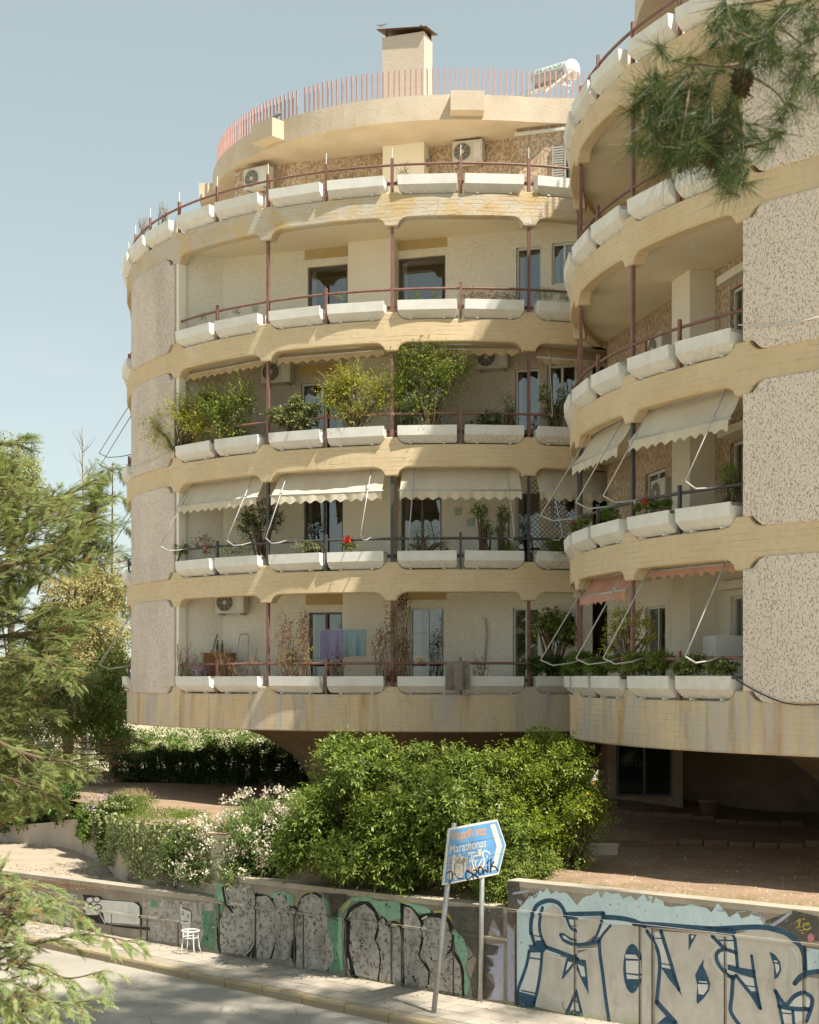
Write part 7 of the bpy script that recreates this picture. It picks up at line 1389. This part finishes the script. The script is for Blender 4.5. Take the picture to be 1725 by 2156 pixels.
# near building
c_ = SIDEB
flowering('flowering_plant', 'pink and red flowers at the left end of the near building second row', c_, 1, [(1212, 1108, 16, 12, .2), (1232, 1095, 18, 12, .2)], 110, 'flower_r', 10, .03)
potted('balcony_plant', 'bright fern-like plant in the second row of the near building', 'plant', c_, 1, [(1285, 1083, 18, 12, .2)], 80, .08, .014, 'lf_bank', shoot=(.1, .25), K=8, stem=False)
flowering('geranium', 'red geraniums in the near building planter', c_, 1, [(1372, 1062, 18, 9, .15)], 60, 'flower_r', 12, .035); flowering('geranium', 'white geraniums left of the red ones', c_, 1, [(1345, 1068, 10, 7, .12)], 40, 'flower_w', 8, .035)
potted('balcony_plant', 'small green tuft right of the red geraniums', 'plant', c_, 1, [(1402, 1058, 12, 7, .12)], 50, .05, .02, 'lf_bank', shoot=(.08, .16), K=7, stem=False); potted('balcony_plant', 'leafy pink flowering shrub beside the stucco panel', 'plant', c_, 1, [(1535, 1000, 20, 28, .25), (1545, 1025, 14, 16, .2)], 110, .05, .025, 'lf_mid', dd=.2, shoot=(.1, .25), K=8)
potted('lemon_tree', 'yellow-green lemon tree behind the near building lowest railing', 'tree', c_, 0, [(1310, 1310, 38, 30, .35), (1350, 1330, 28, 35, .3), (1290, 1350, 24, 30, .3), (1330, 1290, 30, 14, .3)], 220, .09, .04, 'lf_yellow', dd=.5, shoot=(.15, .3), K=7, fill=.1)
potted('balcony_plant', 'lush green foliage filling the left planters of the lowest near row', 'plant', c_, 0, [(1225, 1395, 28, 24, .3), (1265, 1400, 34, 18, .3), (1200, 1410, 16, 16, .2)], 380, .08, .025, 'lf_bank', shoot=(.12, .28), K=8, stem=False, dd=0.)
potted('balcony_plant', 'dense mid green plants in the middle planter of the lowest near row', 'plant', c_, 0, [(1350, 1395, 36, 24, .3), (1390, 1390, 30, 20, .3), (1300, 1395, 24, 16, .25)], 380, .08, .03, 'lf_mid', shoot=(.12, .3), K=8, stem=False)
potted('balcony_plant', 'variegated cream plant spilling over the grimy planter by the panel', 'plant', c_, 0, [(1470, 1395, 40, 16, .25), (1440, 1408, 26, 14, .2), (1520, 1405, 34, 14, .25)], 300, .07, .045, 'lf_ivy', shoot=(.12, .26), K=7, stem=False, dd=-.03, tipr=.5)
# dry stalks on the roof terrace
dry('dry_plant', 'dried grass in the left terrace planters', a, 4, [(306, 470, 14, 14, .2), (345, 440, 10, 16, .2)], 26, 0); dry('dry_plant', 'dried grass blades in the terrace planter left of the pillar', a, 4, [(740, 360, 30, 14, .2), (700, 362, 20, 12, .2)], 22, 0); dry('dry_plant', 'dried grass blades on the terrace before the pillar', a, 4, [(850, 358, 20, 14, .2)], 16, 0)
# ------------------------------------------------------------------ litter of leaves, weeds
M['litter'] = leaf_mat('fallen_leaf', (.20, .13, .05), (.34, .26, .07), (.22, .24, .06), .1, .8, .1)
n_ = 420; tt = RNG.uniform(-6, 14, n_); nn_ = np.where(RNG.random(n_) < .6, RNG.exponential(.18, n_) + .03, RNG.uniform(.05, 4.5, n_)); pz = np.array([wp(a_, c_2, zs(a_) + (.012 if c_2 < kn(a_) else -.14)) for a_, c_2 in zip(tt, nn_)])
e = leaf_obj('fallen_leaves', M['litter'], None, [leaf_arrays(pz, RNG.normal(0, 1, (n_, 3)) * [1, 1, .1], np.array([[0, 0, 1.]]) + RNG.normal(0, .2, (n_, 3)), RNG.uniform(.03, .07, n_), RNG.uniform(.02, .04, n_))], [RNG.uniform(0, 1, n_)]); tag(e, 'scattered fallen leaves on pavement and road', 'leaves', None, 'stuff')
n_ = 1600; x = RNG.uniform(-11, -5.5, n_); y = 31 + RNG.exponential(2.2, n_) * .8; sel = (y < 39) & (x < -5.4 - (y - 31) * .45); x, y = x[sel], y[sel]; k = len(x); pz = np.stack([x, y, np.full(k, 1.2)], 1)
e = leaf_obj('leaf_litter', M['lf_dead'], None, [leaf_arrays(pz, RNG.normal(0, 1, (k, 3)) * [1, 1, .1], np.array([[0, 0, 1.]]) + RNG.normal(0, .25, (k, 3)), RNG.uniform(.04, .08, k), RNG.uniform(.03, .05, k))], [RNG.uniform(0, 1, k)]); tag(e, 'brown leaf litter over the drive', 'leaves', None, 'stuff')
n_ = 320; tt = RNG.uniform(-6, 0.2, n_); nn_ = -RNG.uniform(.4, 1.1, n_); b0 = np.array([wp(a_, c_2, 2.1) for a_, c_2 in zip(tt, nn_)]); v, r = shoots(b0, np.array([[0, 0, 1.]]) + RNG.normal(0, .4, (n_, 3)), RNG.uniform(.05, .18, n_), 5, .05, .012); e = leaf_obj('weeds', M['lf_mid'], None, [v], [r]); tag(e, 'low weeds along the dirt edge behind the right wall', 'weeds', None, 'stuff')

# edging stones, pots and pebbles on the dirt under the near building
M['edge'] = simple('soil_stained_edging', (.22, .145, .095), (.16, .105, .07), 3, .95, .1); M['terracotta'] = simple('dusty_terracotta', (.36, .2, .12), (.28, .16, .1), 3, .9, .1)
ED = thing('garden_edging', 'two low rows of dusty edging stones crossing the dirt under the near building', 'edging', (6, 31, 2.1)); world_children(ED); em = MB(); em.box((0, 0, .06), .48, .11, .14); e0 = em.build('edging_stone', M['edge'], ED); fst = True
for (xa, ya, xb, yb_) in ((3.6, 31.1, 11.5, 30.6), (5.0, 36.2, 9.5, 35.4)):
    L_ = math.hypot(xb - xa, yb_ - ya); k_ = int(L_ / .5)
    for j in range(k_):
        f = (j + .5) / k_; x, y = xa + (xb - xa) * f, ya + (yb_ - ya) * f + .15 * math.sin(f * 4)
        if fst: o_ = e0; fst = False
        else: o_ = bpy.data.objects.new('edging_stone', e0.data); COL.objects.link(o_); o_.parent = ED; o_.matrix_parent_inverse = PINV[ED.name]
        o_.location = (x, y, gz(x, y) + rnd.uniform(-.02, .01)); o_.rotation_euler = (rnd.uniform(-.05, .05), rnd.uniform(-.03, .03), math.atan2(yb_ - ya, xb - xa) + rnd.uniform(-.04, .04))
m = MB(); m.lathe((7.7, 37.6, 2.1), [(.18, 0), (.25, .38), (.27, .38), (.27, .45), (.23, .45), (.22, .36), (0, .36)], 16); tag(m.build('flower_pot', M['terracotta'], None, True), 'empty terracotta pot against the shaded wall under the near building', 'pot')
m = MB(); m.box((3.95, 29.6, 2.2), .5, .2, .2, .1); m.box((3.95, 29.6, 2.31), .56, .26, .03, .1); tag(m.build('trough_box', M['render']), 'pale window box left on the dirt below the orange tree', 'box')
n_ = 900; v, f_ = [], []
for j in range(n_):
    t2_, n2_ = rnd.uniform(-7, 3), -rnd.uniform(.5, 9); q = W0 + WT * t2_ + WN * n2_; s_ = rnd.uniform(.008, .03); z0 = gz(q.x, q.y); b0 = len(v); v += [(q.x - s_, q.y, z0), (q.x + s_ * .5, q.y - s_, z0), (q.x + s_ * .4, q.y + s_, z0), (q.x, q.y, z0 + s_)]; f_ += [(b0, b0 + 1, b0 + 3), (b0 + 1, b0 + 2, b0 + 3), (b0 + 2, b0, b0 + 3)]
e = np_mesh('pebbles', v, f_, M['coping']); tag(e, 'scattered pebbles on the dirt', 'pebbles', None, 'stuff')
n_ = 420; b0 = np.array([wp(rnd.uniform(-6, 14), abs(rnd.gauss(0, .05)) + .012, zs(4) - .02) for _ in range(n_)]); v, r = shoots(b0, np.array([[-.3, -.4, 1.]]) + RNG.normal(0, .5, (n_, 3)), RNG.uniform(.03, .12, n_), 5, .035, .01); e = leaf_obj('wall_weeds', M['lf_mid'], None, [v], [r]); tag(e, 'small weeds at the foot of the graffiti walls', 'weeds', None, 'stuff')
